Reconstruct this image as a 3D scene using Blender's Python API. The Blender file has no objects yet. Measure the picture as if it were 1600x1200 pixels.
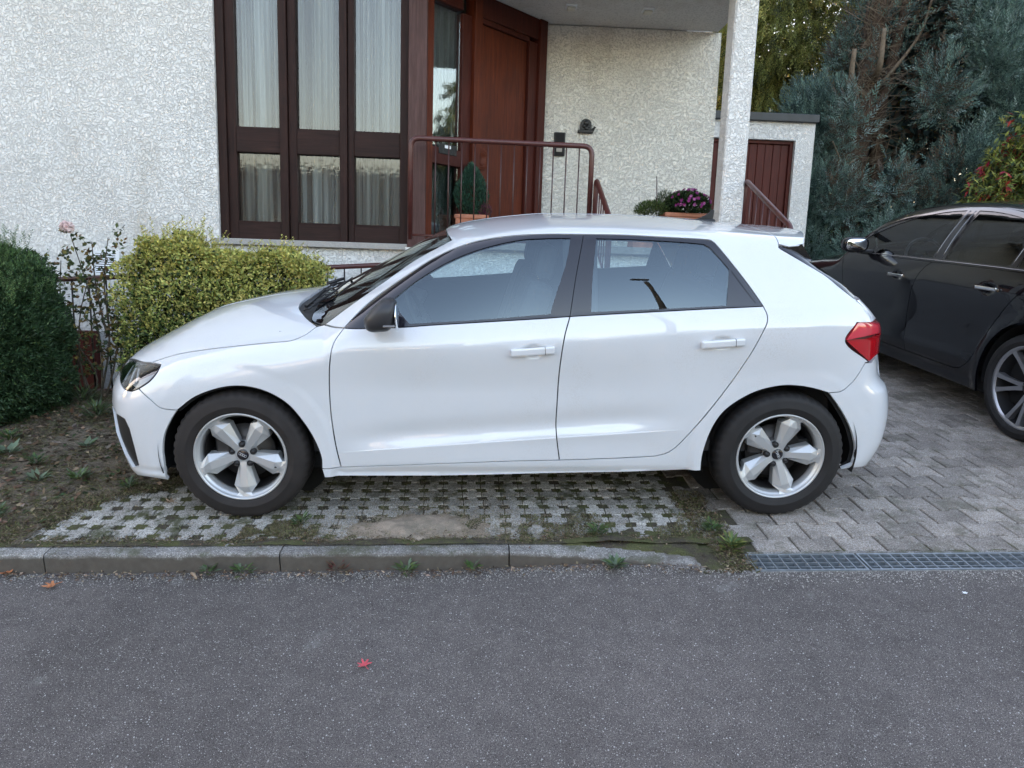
import bpy, bmesh, math, random
import numpy as np
from mathutils import Matrix, Vector
from mathutils.geometry import delaunay_2d_cdt
RNG = np.random.default_rng(7)
random.seed(7)
SC = bpy.context.scene
COL = SC.collection

# ------------------------------------------------------------------ camera
# World frame: z up, x along the house front, y away from the street.
# The driveway and street rise towards the house by 6.5 degrees: everything that
# stands on them is built in a "slope frame" (z = 0 on the paving) and turned by SLOPE.
def axes(yaw, pitch, roll):
    f = np.array([math.sin(yaw)*math.cos(pitch), math.cos(yaw)*math.cos(pitch), -math.sin(pitch)])
    r = np.array([math.cos(yaw), -math.sin(yaw), 0]); u = np.cross(r, f)
    return r*math.cos(roll)+u*math.sin(roll), u*math.cos(roll)-r*math.sin(roll), f
cam_d = bpy.data.cameras.new('camera'); cam = bpy.data.objects.new('camera', cam_d); COL.objects.link(cam)
cr, cu, cf = axes(math.radians(2.66), math.atan(.16), math.radians(1.87))
M = Matrix([[cr[i], cu[i], -cf[i], (1.101, -4.130, 1.112)[i]] for i in range(3)] + [[0, 0, 0, 1]])
cam.matrix_world = M
cam_d.sensor_fit = 'HORIZONTAL'; cam_d.sensor_width = 36.0; cam_d.lens = 1105/1600*36.0
cam_d.clip_start = .05; cam_d.clip_end = 600
SC.camera = cam
SLOPE = Matrix([[.99976, -.0025, -.0219, 0], [0, .99355, -.1134, 0], [.0220, .1134, .9933, 0], [0, 0, 0, 1]])
# orthonormalise
_x = Vector((SLOPE[0][0], SLOPE[1][0], SLOPE[2][0])).normalized()
_y = Vector((SLOPE[0][1], SLOPE[1][1], SLOPE[2][1])); _y = (_y-_x*_y.dot(_x)).normalized(); _z = _x.cross(_y)
SLOPE = Matrix([[_x[i], _y[i], _z[i], 0] for i in range(3)] + [[0, 0, 0, 1]])
WORLD = Matrix.Identity(4)

# ------------------------------------------------------------------ light
SUN_EL, SUN_AZ = math.radians(16), math.radians(-38)      # late sun behind the house, to the left: the street side lies in open shade
world = bpy.data.worlds.new('World'); SC.world = world; world.use_nodes = True
nt = world.node_tree; bg = nt.nodes['Background']
sky = nt.nodes.new('ShaderNodeTexSky'); sky.sky_type = 'NISHITA'; sky.sun_disc = False
sky.sun_elevation = SUN_EL; sky.sun_rotation = SUN_AZ
sky.air_density = 1.3; sky.dust_density = 3.0; sky.ozone_density = 1.2
# warm white-balance tint takes some of the blue out of the clear sky
hz = nt.nodes.new('ShaderNodeMixRGB'); hz.blend_type = 'MULTIPLY'; hz.inputs['Fac'].default_value = 1.; hz.inputs['Color2'].default_value = (1.21, 1.0, .925, 1)
nt.links.new(sky.outputs['Color'], hz.inputs['Color1']); nt.links.new(hz.outputs['Color'], bg.inputs['Color']); bg.inputs['Strength'].default_value = .13
sun_d = bpy.data.lights.new('sun', 'SUN'); sun_d.energy = 1.0; sun_d.angle = math.radians(2.0); sun_d.color = (1, .84, .66)
sun = bpy.data.objects.new('sun', sun_d); COL.objects.link(sun)
sd = Vector((math.sin(SUN_AZ)*math.cos(SUN_EL), math.cos(SUN_AZ)*math.cos(SUN_EL), math.sin(SUN_EL)))
sun.rotation_euler = sd.to_track_quat('Z', 'Y').to_euler(); sun.location = (0, -6, 12)
SC.view_settings.view_transform = 'Standard'; SC.view_settings.look = 'None'
SC.view_settings.exposure = 2.93; SC.view_settings.gamma = 1; SC.view_settings.use_curve_mapping = False
SC.render.engine = 'CYCLES'; SC.cycles.max_bounces = 10; SC.cycles.transparent_max_bounces = 24

# ------------------------------------------------------------------ materials
MATS = {}
def mat(name, color, rough=.7, metal=0., spec=.5, coat=0., var=0., vscale=30., bump=0., bscale=200., bdist=.002,
        island=0., coat_rough=.03, sheen=0., detail=4., stretch=None, translucent=0., emit=None):
    if name in MATS: return MATS[name]
    m = bpy.data.materials.new(name); m.use_nodes = True; N = m.node_tree.nodes; L = m.node_tree.links
    b = N['Principled BSDF']; b.inputs['Base Color'].default_value = (*color, 1); b.inputs['Roughness'].default_value = rough
    b.inputs['Metallic'].default_value = metal; b.inputs['Specular IOR Level'].default_value = spec
    b.inputs['Coat Weight'].default_value = coat; b.inputs['Coat Roughness'].default_value = coat_rough
    tc = N.new('ShaderNodeTexCoord'); src = tc.outputs['Object']
    if stretch:
        mp = N.new('ShaderNodeMapping'); mp.inputs['Scale'].default_value = stretch; L.new(src, mp.inputs['Vector']); src = mp.outputs['Vector']
    last = None
    if var:
        n = N.new('ShaderNodeTexNoise'); n.inputs['Scale'].default_value = vscale; n.inputs['Detail'].default_value = detail
        L.new(src, n.inputs['Vector'])
        r = N.new('ShaderNodeMapRange'); r.inputs['From Min'].default_value = .3; r.inputs['From Max'].default_value = .7
        r.inputs['To Min'].default_value = 1-var; r.inputs['To Max'].default_value = 1+var; L.new(n.outputs['Fac'], r.inputs['Value'])
        h = N.new('ShaderNodeHueSaturation'); h.inputs['Color'].default_value = (*color, 1)
        L.new(r.outputs['Result'], h.inputs['Value']); last = h.outputs['Color']
    if island:
        g = N.new('ShaderNodeNewGeometry'); r = N.new('ShaderNodeMapRange')
        r.inputs['To Min'].default_value = 1-island; r.inputs['To Max'].default_value = 1+island
        L.new(g.outputs['Random Per Island'], r.inputs['Value'])
        h = N.new('ShaderNodeHueSaturation'); h.inputs['Color'].default_value = (*color, 1)
        if last: L.new(last, h.inputs['Color'])
        L.new(r.outputs['Result'], h.inputs['Value']); last = h.outputs['Color']
        ml = N.new('ShaderNodeMath'); ml.operation = 'MULTIPLY_ADD'; ml.inputs[1].default_value = .04; ml.inputs[2].default_value = .48
        mm = N.new('ShaderNodeMath'); mm.operation = 'FRACT'; m7 = N.new('ShaderNodeMath'); m7.operation = 'MULTIPLY'; m7.inputs[1].default_value = 7.31
        L.new(g.outputs['Random Per Island'], m7.inputs[0]); L.new(m7.outputs[0], mm.inputs[0]); L.new(mm.outputs[0], ml.inputs[0]); L.new(ml.outputs[0], h.inputs['Hue'])
    if last: L.new(last, b.inputs['Base Color'])
    if bump:
        n = N.new('ShaderNodeTexNoise'); n.inputs['Scale'].default_value = bscale; n.inputs['Detail'].default_value = 5; L.new(src, n.inputs['Vector'])
        bp = N.new('ShaderNodeBump'); bp.inputs['Strength'].default_value = bump; bp.inputs['Distance'].default_value = bdist
        L.new(n.outputs['Fac'], bp.inputs['Height']); L.new(bp.outputs['Normal'], b.inputs['Normal'])
    if translucent:
        t = N.new('ShaderNodeBsdfTranslucent'); mx = N.new('ShaderNodeMixShader'); mx.inputs['Fac'].default_value = translucent
        t.inputs['Color'].default_value = (*color, 1)
        if last: L.new(last, t.inputs['Color'])
        L.new(b.outputs['BSDF'], mx.inputs[1]); L.new(t.outputs['BSDF'], mx.inputs[2]); L.new(mx.outputs[0], N['Material Output'].inputs['Surface'])
    MATS[name] = m; return m

class NG:
    """small helper to write node graphs"""
    def __init__(s, name):
        s.m = bpy.data.materials.new(name); s.m.use_nodes = True; s.N = s.m.node_tree.nodes; s.L = s.m.node_tree.links
        s.b = s.N['Principled BSDF']; s.out = s.N['Material Output']; s.tc = s.N.new('ShaderNodeTexCoord'); MATS[name] = s.m
    def set(s, node, key, v):
        if hasattr(v, 'is_output') or isinstance(v, bpy.types.NodeSocket): s.L.new(v, node.inputs[key])
        else:
            if isinstance(v, tuple) and len(v) == 3 and node.inputs[key].type == 'RGBA': v = (*v, 1)
            node.inputs[key].default_value = v
    def noise(s, scale, detail=4, vec=None, rough=.55, dist=0.):
        n = s.N.new('ShaderNodeTexNoise'); s.L.new(vec or s.tc.outputs['Object'], n.inputs['Vector'])
        n.inputs['Scale'].default_value = scale; n.inputs['Detail'].default_value = detail; n.inputs['Roughness'].default_value = rough
        n.inputs['Distortion'].default_value = dist
        return n.outputs['Fac']
    def noisec(s, scale, detail=2, vec=None):
        n = s.N.new('ShaderNodeTexNoise'); s.L.new(vec or s.tc.outputs['Object'], n.inputs['Vector'])
        n.inputs['Scale'].default_value = scale; n.inputs['Detail'].default_value = detail; return n.outputs['Color']
    def voro(s, scale, feature='F1', vec=None, out='Distance', rnd=1.):
        n = s.N.new('ShaderNodeTexVoronoi'); n.feature = feature; s.L.new(vec or s.tc.outputs['Object'], n.inputs['Vector'])
        n.inputs['Scale'].default_value = scale; n.inputs['Randomness'].default_value = rnd; return n.outputs[out]
    def rng(s, v, a, b, c=0., d=1., smooth=False):
        n = s.N.new('ShaderNodeMapRange'); n.interpolation_type = 'SMOOTHSTEP' if smooth else 'LINEAR'
        for k, x in zip(('Value', 'From Min', 'From Max', 'To Min', 'To Max'), (v, a, b, c, d)): s.set(n, k, x)
        return n.outputs['Result']
    def mix(s, f, a, b, mode='MIX'):
        n = s.N.new('ShaderNodeMixRGB'); n.blend_type = mode; s.set(n, 'Fac', f); s.set(n, 'Color1', a); s.set(n, 'Color2', b); return n.outputs['Color']
    def math(s, op, a, b=0.):
        n = s.N.new('ShaderNodeMath'); n.operation = op; s.set(n, 0, a); s.set(n, 1, b); return n.outputs[0]
    def map(s, scale=(1, 1, 1), loc=(0, 0, 0), vec=None):
        n = s.N.new('ShaderNodeMapping'); s.L.new(vec or s.tc.outputs['Object'], n.inputs['Vector'])
        n.inputs['Scale'].default_value = scale; n.inputs['Location'].default_value = loc; return n.outputs['Vector']
    def warp(s, amount, scale):
        c = s.noisec(scale, 3); v = s.N.new('ShaderNodeVectorMath'); v.operation = 'MULTIPLY_ADD'
        s.L.new(c, v.inputs[0]); v.inputs[1].default_value = (amount,)*3; s.L.new(s.tc.outputs['Object'], v.inputs[2]); return v.outputs[0]
    def bump(s, h, strength=.5, dist=.01, normal=None):
        n = s.N.new('ShaderNodeBump'); s.set(n, 'Height', h); n.inputs['Strength'].default_value = strength; n.inputs['Distance'].default_value = dist
        if normal: s.L.new(normal, n.inputs['Normal'])
        return n.outputs['Normal']
    def fin(s, color=None, rough=None, normal=None, **kw):
        if color is not None: s.set(s.b, 'Base Color', color)
        if rough is not None: s.set(s.b, 'Roughness', rough)
        if normal is not None: s.L.new(normal, s.b.inputs['Normal'])
        for k, v in kw.items(): s.set(s.b, k.replace('_', ' '), v)
        return s.m

def m_stucco(name, tone, scale=44., depth=.011, crack=.76):
    """roughcast: raised worm-like lumps with shade painted into the crevices"""
    g = NG(name); v = g.warp(.075, 16.)
    e = g.voro(scale, 'DISTANCE_TO_EDGE', v); a = g.noise(scale*1.1, 3, v, .6); b = g.noise(scale*4.5, 3, None, .6)
    r = g.math('ADD', e, g.math('MULTIPLY', g.math('SUBTRACT', a, .47), .95))
    ridge = g.rng(r, .0, .20, 0, 1, True)
    h = g.math('ADD', g.math('MULTIPLY', ridge, .65), g.math('ADD', g.math('MULTIPLY', a, .45), g.math('MULTIPLY', b, .20)))
    dirt_shade = g.rng(r, .0, .07, g.rng(g.noise(5., 3), .35, .65, crack+.16, crack-.16), 1.0, True)  # crevices coloured darker, standing for the shadow between the lumps
    stain = g.math('MULTIPLY', g.rng(g.noise(1.6, 5, g.map((1, 1, .45)), .7), .50, .72, 0, .42, True), 1.)
    big = g.rng(g.noise(1.1, 3), .3, .72, .90, 1.04); fine = g.rng(b, .3, .7, .93, 1.05)
    col = g.mix(1., tone, g.mix(1., big, fine, 'MULTIPLY'), 'MULTIPLY')
    col = g.mix(g.math('SUBTRACT', 1., dirt_shade), col, (.42, .41, .39))
    col = g.mix(stain, col, (.46, .42, .35))
    return g.fin(col, .92, g.bump(h, 1., depth), Specular_IOR_Level=.2)
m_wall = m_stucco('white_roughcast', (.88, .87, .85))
m_wall_shade = m_stucco('shaded_roughcast', (.88, .86, .79), 40., .012, .5)  # wall roughcast again, with the porch's warm shade put into its tone
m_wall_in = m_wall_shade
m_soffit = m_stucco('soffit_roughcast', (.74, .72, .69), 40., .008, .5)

def m_asphalt():
    g = NG('asphalt')
    base = g.rng(g.noise(1.3, 4), .3, .7, .82, 1.13); mid = g.rng(g.noise(14, 4), .3, .7, .86, 1.14)
    fine = g.noise(330, 3, None, .7)
    v1 = g.voro(210); c1 = g.voro(210, out='Color')
    sep = g.N.new('ShaderNodeSeparateColor'); g.L.new(c1, sep.inputs[0])
    stone = g.math('MULTIPLY', g.rng(v1, .36, .26, 0, 1), g.rng(sep.outputs[0], .72, .80, 0, 1))
    v2 = g.voro(95); c2 = g.voro(95, out='Color'); sep2 = g.N.new('ShaderNodeSeparateColor'); g.L.new(c2, sep2.inputs[0])
    stone2 = g.math('MULTIPLY', g.rng(v2, .27, .2, 0, 1), g.rng(sep2.outputs[1], .90, .93, 0, 1))
    col = g.mix(1., (.126, .112, .106), g.rng(fine, .33, .67, .12, 1.8), 'MULTIPLY')
    col = g.mix(1., col, base, 'MULTIPLY'); col = g.mix(1., col, mid, 'MULTIPLY')
    col = g.mix(stone, col, g.mix(sep.outputs[1], (.28, .265, .25), (.50, .48, .46)))
    col = g.mix(stone2, col, (.50, .49, .48))
    # pale dusty blotches
    pt = g.math('MULTIPLY', g.rng(g.noise(5.2, 4), .67, .75, 0, .35, True), g.rng(g.noise(60, 3), .35, .6, .2, 1))
    col = g.mix(pt, col, (.30, .30, .29))
    h = g.math('ADD', g.math('MULTIPLY', fine, .8), g.math('ADD', g.math('MULTIPLY', g.rng(v1, .5, .1, 0, 1), .5), g.math('MULTIPLY', g.rng(v2, .4, .1, 0, 1), .3)))
    return g.fin(col, .86, g.bump(h, .9, .004), Specular_IOR_Level=.35)
m_road = m_asphalt()

def m_conc(name, a, b, dark, speck=.5, moss=0., s=1., grime=0.):
    """exposed-aggregate concrete, each block a little different"""
    g = NG(name); oi = g.N.new('ShaderNodeObjectInfo'); gi = g.N.new('ShaderNodeNewGeometry')
    rnd = g.math('FRACT', g.math('ADD', oi.outputs['Random'], gi.outputs['Random Per Island']))
    gc = g.N.new('ShaderNodeNewGeometry').outputs['Position']
    v = g.voro(250*s, vec=gc); c = g.voro(250*s, vec=gc, out='Color'); sp = g.N.new('ShaderNodeSeparateColor'); g.L.new(c, sp.inputs[0])
    fine = g.noise(400*s, 3, gc, .7)
    col = g.mix(g.rng(sp.outputs[0], 0, 1, 0, 1), a, b)
    col = g.mix(g.math('MULTIPLY', g.rng(sp.outputs[1], .80, .84, 0, 1), speck), col, (.60, .59, .57))
    col = g.mix(g.math('MULTIPLY', g.rng(sp.outputs[2], .80, .84, 0, 1), speck), col, dark)
    col = g.mix(1., col, g.rng(g.noise(9, 4, gc), .3, .7, .78, 1.2), 'MULTIPLY')
    col = g.mix(1., col, g.rng(rnd, 0, 1, .74, 1.20), 'MULTIPLY')
    if moss:
        mk = g.math('MULTIPLY', g.rng(g.noise(6, 5, gc, .7), .50, .66, 0, 1, True), moss)
        col = g.mix(mk, col, g.mix(g.noise(60, 3, gc), (.06, .055, .04), (.10, .11, .05)))
    if grime:      # dirt and algae splashed on the street face
        ps = g.N.new('ShaderNodeSeparateXYZ'); g.L.new(g.tc.outputs['Object'], ps.inputs[0])
        gk = g.math('MULTIPLY', g.rng(g.math('ADD', ps.outputs[2], g.math('MULTIPLY', g.math('SUBTRACT', g.noise(14, 4), .5), .05)), -.001, -.022, 0, 1, True), grime)
        col = g.mix(gk, col, g.mix(g.noise(30, 4), (.085, .072, .060), (.15, .135, .115)))
    return g.fin(col, .9, g.bump(g.math('ADD', g.rng(v, .5, .1, 0, 1), fine), .7, .003), Specular_IOR_Level=.3)
m_block = m_conc('grey_paver_concrete', (.275, .240, .212), (.385, .342, .305), (.09, .08, .075), .55, .45)
m_grid = m_conc('pale_grid_paver_concrete', (.34, .32, .29), (.50, .48, .44), (.11, .10, .09), .8, 1.)
m_kerb = m_conc('kerb_concrete', (.21, .20, .19), (.32, .31, .295), (.08, .075, .07), .6, .75, 1., 1.)
m_concrete = m_conc('plain_concrete', (.30, .29, .27), (.36, .35, .33), (.2, .19, .18), .3, .4)

def m_soil():
    g = NG('soil'); gc = g.N.new('ShaderNodeNewGeometry').outputs['Position']
    n1 = g.noise(3.2, 5, gc, .65); n2 = g.noise(34, 5, gc, .7); n3 = g.noise(150, 4, gc, .7)
    col = g.mix(g.rng(n1, .35, .65, 0, 1, True), (.135, .108, .08), (.21, .175, .135))
    col = g.mix(g.rng(n2, .48, .68, 0, .8, True), col, (.055, .062, .028))
    col = g.mix(g.math('MULTIPLY', g.rng(g.noise(8, 4, gc), .55, .68, 0, .8, True), g.rng(n3, .35, .6, 0, 1)), col, (.12, .125, .035))
    col = g.mix(1., col, g.rng(n3, .3, .7, .45, 1.6), 'MULTIPLY')
    return g.fin(col, .95, g.bump(g.math('ADD', n3, g.math('MULTIPLY', n2, 1.5)), 1., .012), Specular_IOR_Level=.2)
m_earth = m_soil()
def m_jointsoil():
    g = NG('joint_soil'); gc = g.N.new('ShaderNodeNewGeometry').outputs['Position']
    n1 = g.noise(7, 4, gc, .6); n2 = g.noise(60, 4, gc, .7); n3 = g.noise(260, 3, gc, .7)
    col = g.mix(g.rng(n1, .42, .60, 0, 1, True), (.085, .072, .056), (.105, .110, .050))
    col = g.mix(g.rng(n2, .5, .7, 0, .7, True), col, (.14, .14, .07))
    col = g.mix(1., col, g.rng(n3, .3, .7, .5, 1.5), 'MULTIPLY')
    return g.fin(col, .95, g.bump(g.math('ADD', n3, n2), 1., .008), Specular_IOR_Level=.15)
m_joint = m_jointsoil()
def m_sandf():
    g = NG('sandy_dust'); gc = g.N.new('ShaderNodeNewGeometry').outputs['Position']
    n1 = g.noise(9, 5, gc, .65); n3 = g.noise(300, 4, gc, .75)
    col = g.mix(g.rng(n1, .38, .62, 0, 1, True), (.42, .34, .27), (.28, .24, .19))
    col = g.mix(1., col, g.rng(n3, .3, .7, .6, 1.4), 'MULTIPLY')
    return g.fin(col, .95, g.bump(n3, 1., .006), Specular_IOR_Level=.15)
m_sand = m_sandf()

def m_woodf(name, c1, c2, rough=.42, vert=True, coat=.25):
    g = NG(name); v = g.map((30, 30, 1.6) if vert else (1.6, 30, 30))
    n = g.noise(1.6, 6, v, .65, 1.2); n2 = g.noise(9, 3, v)
    col = g.mix(g.rng(n, .35, .65, 0, 1), c1, c2); col = g.mix(1., col, g.rng(n2, .3, .7, .82, 1.15), 'MULTIPLY')
    col = g.mix(1., col, g.rng(g.noise(2.2, 3), .3, .7, .82, 1.12), 'MULTIPLY')
    return g.fin(col, g.rng(n2, .3, .7, rough-.08, rough+.12), g.bump(g.math('ADD', n, g.math('MULTIPLY', n2, .4)), .35, .003), Coat_Weight=coat, Coat_Roughness=.25, Specular_IOR_Level=.25)
m_darkwood = m_woodf('dark_brown_stained_wood', (.016, .006, .005), (.032, .012, .009), .6, True, .0)
m_darkwood_h = m_woodf('dark_brown_rail_wood', (.016, .006, .005), (.034, .014, .011), .6, False, .0)
m_greywood = m_woodf('faded_brown_wood', (.060, .028, .024), (.10, .052, .048), .55, True, .03)
m_redwood = m_woodf('mahogany_door_wood', (.062, .010, .004), (.120, .024, .007), .55, True, .02)
m_redwood2 = m_woodf('mahogany_frame_wood', (.045, .008, .005), (.075, .015, .009), .55, True, .02)
m_shed = m_woodf('red_brown_shed_board', (.060, .010, .007), (.095, .018, .012), .55, True, .02)
m_rail = mat('red_brown_painted_steel', (.075, .020, .017), .42, coat=.2, var=.2, vscale=25, bump=.2, bscale=90)
m_bar = mat('dark_brown_painted_bar', (.055, .022, .02), .45, var=.2)
m_fbar = mat('blackened_steel_bar', (.02, .015, .014), .5, var=.3, vscale=60)
m_white_pl = mat('white_plastic', (.78, .80, .82), .4)
m_dark = mat('black_void', (.006, .006, .007), .8)
m_blackpl = mat('black_trim_plastic', (.016, .016, .018), .45, bump=.15, bscale=900, bdist=.0005)
m_gloss = mat('gloss_black_trim', (.010, .009, .014), .12, coat=.6)
m_bronze = mat('dark_bronze', (.035, .035, .035), .45, metal=.7, var=.4, vscale=60, bump=.5, bscale=120)
m_terra = mat('terracotta', (.42, .17, .10), .75, var=.2, vscale=18, bump=.3, bscale=150)
m_granite = mat('granite_sill', (.36, .345, .33), .6, var=.35, vscale=260, detail=3, bump=.2, bscale=300)
m_lead = mat('dark_flashing', (.030, .034, .038), .5, var=.25, vscale=7)
m_galv = mat('galvanised_steel', (.36, .40, .44), .42, metal=.75, var=.25, vscale=30, bump=.2, bscale=120)
m_curtain = None

def m_paint(name, col, flake=0., dirt_shade=0., ior=1.7):
    g = NG(name)
    c = col
    if dirt_shade:
        d = g.math('MULTIPLY', g.rng(g.noise(3.0, 5, None, .7), .45, .75, 0, 1, True), g.rng(g.noise(160, 3, None, .7), .45, .7, 0, 1))
        c = g.mix(g.math('MULTIPLY', d, dirt_shade), col, (.45, .42, .38))
    peel = g.noise(900, 1); wav = g.noise(1.2, 2)
    n = g.bump(g.math('ADD', g.math('MULTIPLY', peel, .02), wav), .12, .004)
    return g.fin(c, .30, None, Coat_Weight=1., Coat_IOR=ior, Coat_Roughness=.01, Specular_IOR_Level=.35 if ior > 1.6 else .1, Metallic=flake)
m_white = m_paint('white_car_paint', (.67, .69, .725), 0., .35)
m_anth = m_paint('dark_metallic_car_paint', (.003, .003, .005), .0, 0., 1.5)

def m_glassf(name, tint, ior=1.5, boost=1.6, rough=0., ripple=0., rscale=60., refl=(1, 1, 1)):
    """thin sheet: tinted straight-through light plus a fresnel mirror (both faces)"""
    m = bpy.data.materials.new(name); m.use_nodes = True; N = m.node_tree.nodes; L = m.node_tree.links; N.remove(N['Principled BSDF'])
    t = N.new('ShaderNodeBsdfTransparent'); t.inputs['Color'].default_value = (*tint, 1)
    gl = N.new('ShaderNodeBsdfGlossy'); gl.inputs['Roughness'].default_value = rough; gl.inputs['Color'].default_value = (*refl, 1)
    fr = N.new('ShaderNodeFresnel'); fr.inputs['IOR'].default_value = ior
    mu = N.new('ShaderNodeMath'); mu.operation = 'MULTIPLY'; mu.inputs[1].default_value = boost; mu.use_clamp = True
    mx = N.new('ShaderNodeMixShader'); L.new(fr.outputs[0], mu.inputs[0]); L.new(mu.outputs[0], mx.inputs[0])
    L.new(t.outputs[0], mx.inputs[1]); L.new(gl.outputs[0], mx.inputs[2]); L.new(mx.outputs[0], N['Material Output'].inputs['Surface'])
    if ripple:
        tc = N.new('ShaderNodeTexCoord'); n = N.new('ShaderNodeTexNoise'); n.inputs['Scale'].default_value = rscale; n.inputs['Detail'].default_value = 2
        L.new(tc.outputs['Object'], n.inputs['Vector'])
        bp = N.new('ShaderNodeBump'); bp.inputs['Strength'].default_value = ripple; bp.inputs['Distance'].default_value = .002
        L.new(n.outputs['Fac'], bp.inputs['Height']); L.new(bp.outputs[0], gl.inputs['Normal'])
    MATS[name] = m; return m
m_carglass = m_glassf('tinted_car_glass', (.84, .95, .96), 1.60, 2.5, refl=(.80, .93, 1.))
m_screen = m_glassf('windscreen_glass', (.60, .68, .64), 1.5, 1.5)
m_privacy = m_glassf('dark_car_glass', (.30, .32, .33), 1.5, 1.1)
m_pane = m_glassf('window_pane_glass', (.80, .86, .86), 1.55, 1.9, 0., .16, 38.)
m_pane2 = m_glassf('plain_side_pane', (.80, .84, .84), 1.5, .45, 0., .05, 40.)
m_lens = m_glassf('clear_lamp_lens', (.92, .94, .95), 1.5, 1.6)

# ------------------------------------------------------------------ object helpers
USED = {}
def link(o): COL.objects.link(o); return o
def tag(o, label=None, cat=None, group=None, kind=None):
    if label: o['label'] = label
    if cat: o['category'] = cat
    if group: o['group'] = group
    if kind: o['kind'] = kind
    return o
def thing(name, label, cat, org=(0, 0, 0), frame=WORLD, group=None, rotz=0.):
    o = link(bpy.data.objects.new(name, None)); o.empty_display_size = .1
    o.matrix_world = frame @ Matrix.Translation(org) @ Matrix.Rotation(rotz, 4, 'Z')
    o['org'] = list(org); tag(o, label, cat, group); return o
def org_of(p):
    return np.array(p['org']) if p is not None and 'org' in p.keys() else np.zeros(3)
def mesh_np(name, V, F, mats, smooth=False, midx=None):
    """V (n,3) array; F list of tuples or (m,k) array"""
    me = bpy.data.meshes.new(name)
    V = np.ascontiguousarray(V, dtype=np.float32)
    if isinstance(F, np.ndarray):
        k = F.shape[1]; m = len(F); me.vertices.add(len(V)); me.vertices.foreach_set('co', V.ravel())
        me.loops.add(m*k); me.loops.foreach_set('vertex_index', np.ascontiguousarray(F, dtype=np.int32).ravel())
        me.polygons.add(m); me.polygons.foreach_set('loop_start', np.arange(0, m*k, k, dtype=np.int32))
        me.polygons.foreach_set('loop_total', np.full(m, k, dtype=np.int32))
    else:
        me.from_pydata([tuple(map(float, v)) for v in V], [], [tuple(f) for f in F])
    for mm in (mats if isinstance(mats, (list, tuple)) else [mats]): me.materials.append(mm)
    if midx is not None: me.polygons.foreach_set('material_index', np.asarray(midx, dtype=np.int32))
    if smooth: me.polygons.foreach_set('use_smooth', np.ones(len(me.polygons), dtype=bool))
    me.update(calc_edges=True); me.validate(verbose=False)
    return me
def put(name, me, parent=None, frame=WORLD, loc=(0, 0, 0), kind=None):
    """link a mesh that is authored relative to loc (frame coordinates)"""
    o = link(bpy.data.objects.new(name, me))
    if parent is not None:
        o.parent = parent; o.location = Vector(loc)
    else: o.matrix_world = frame @ Matrix.Translation(loc)
    if kind: o['kind'] = kind
    return o
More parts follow.
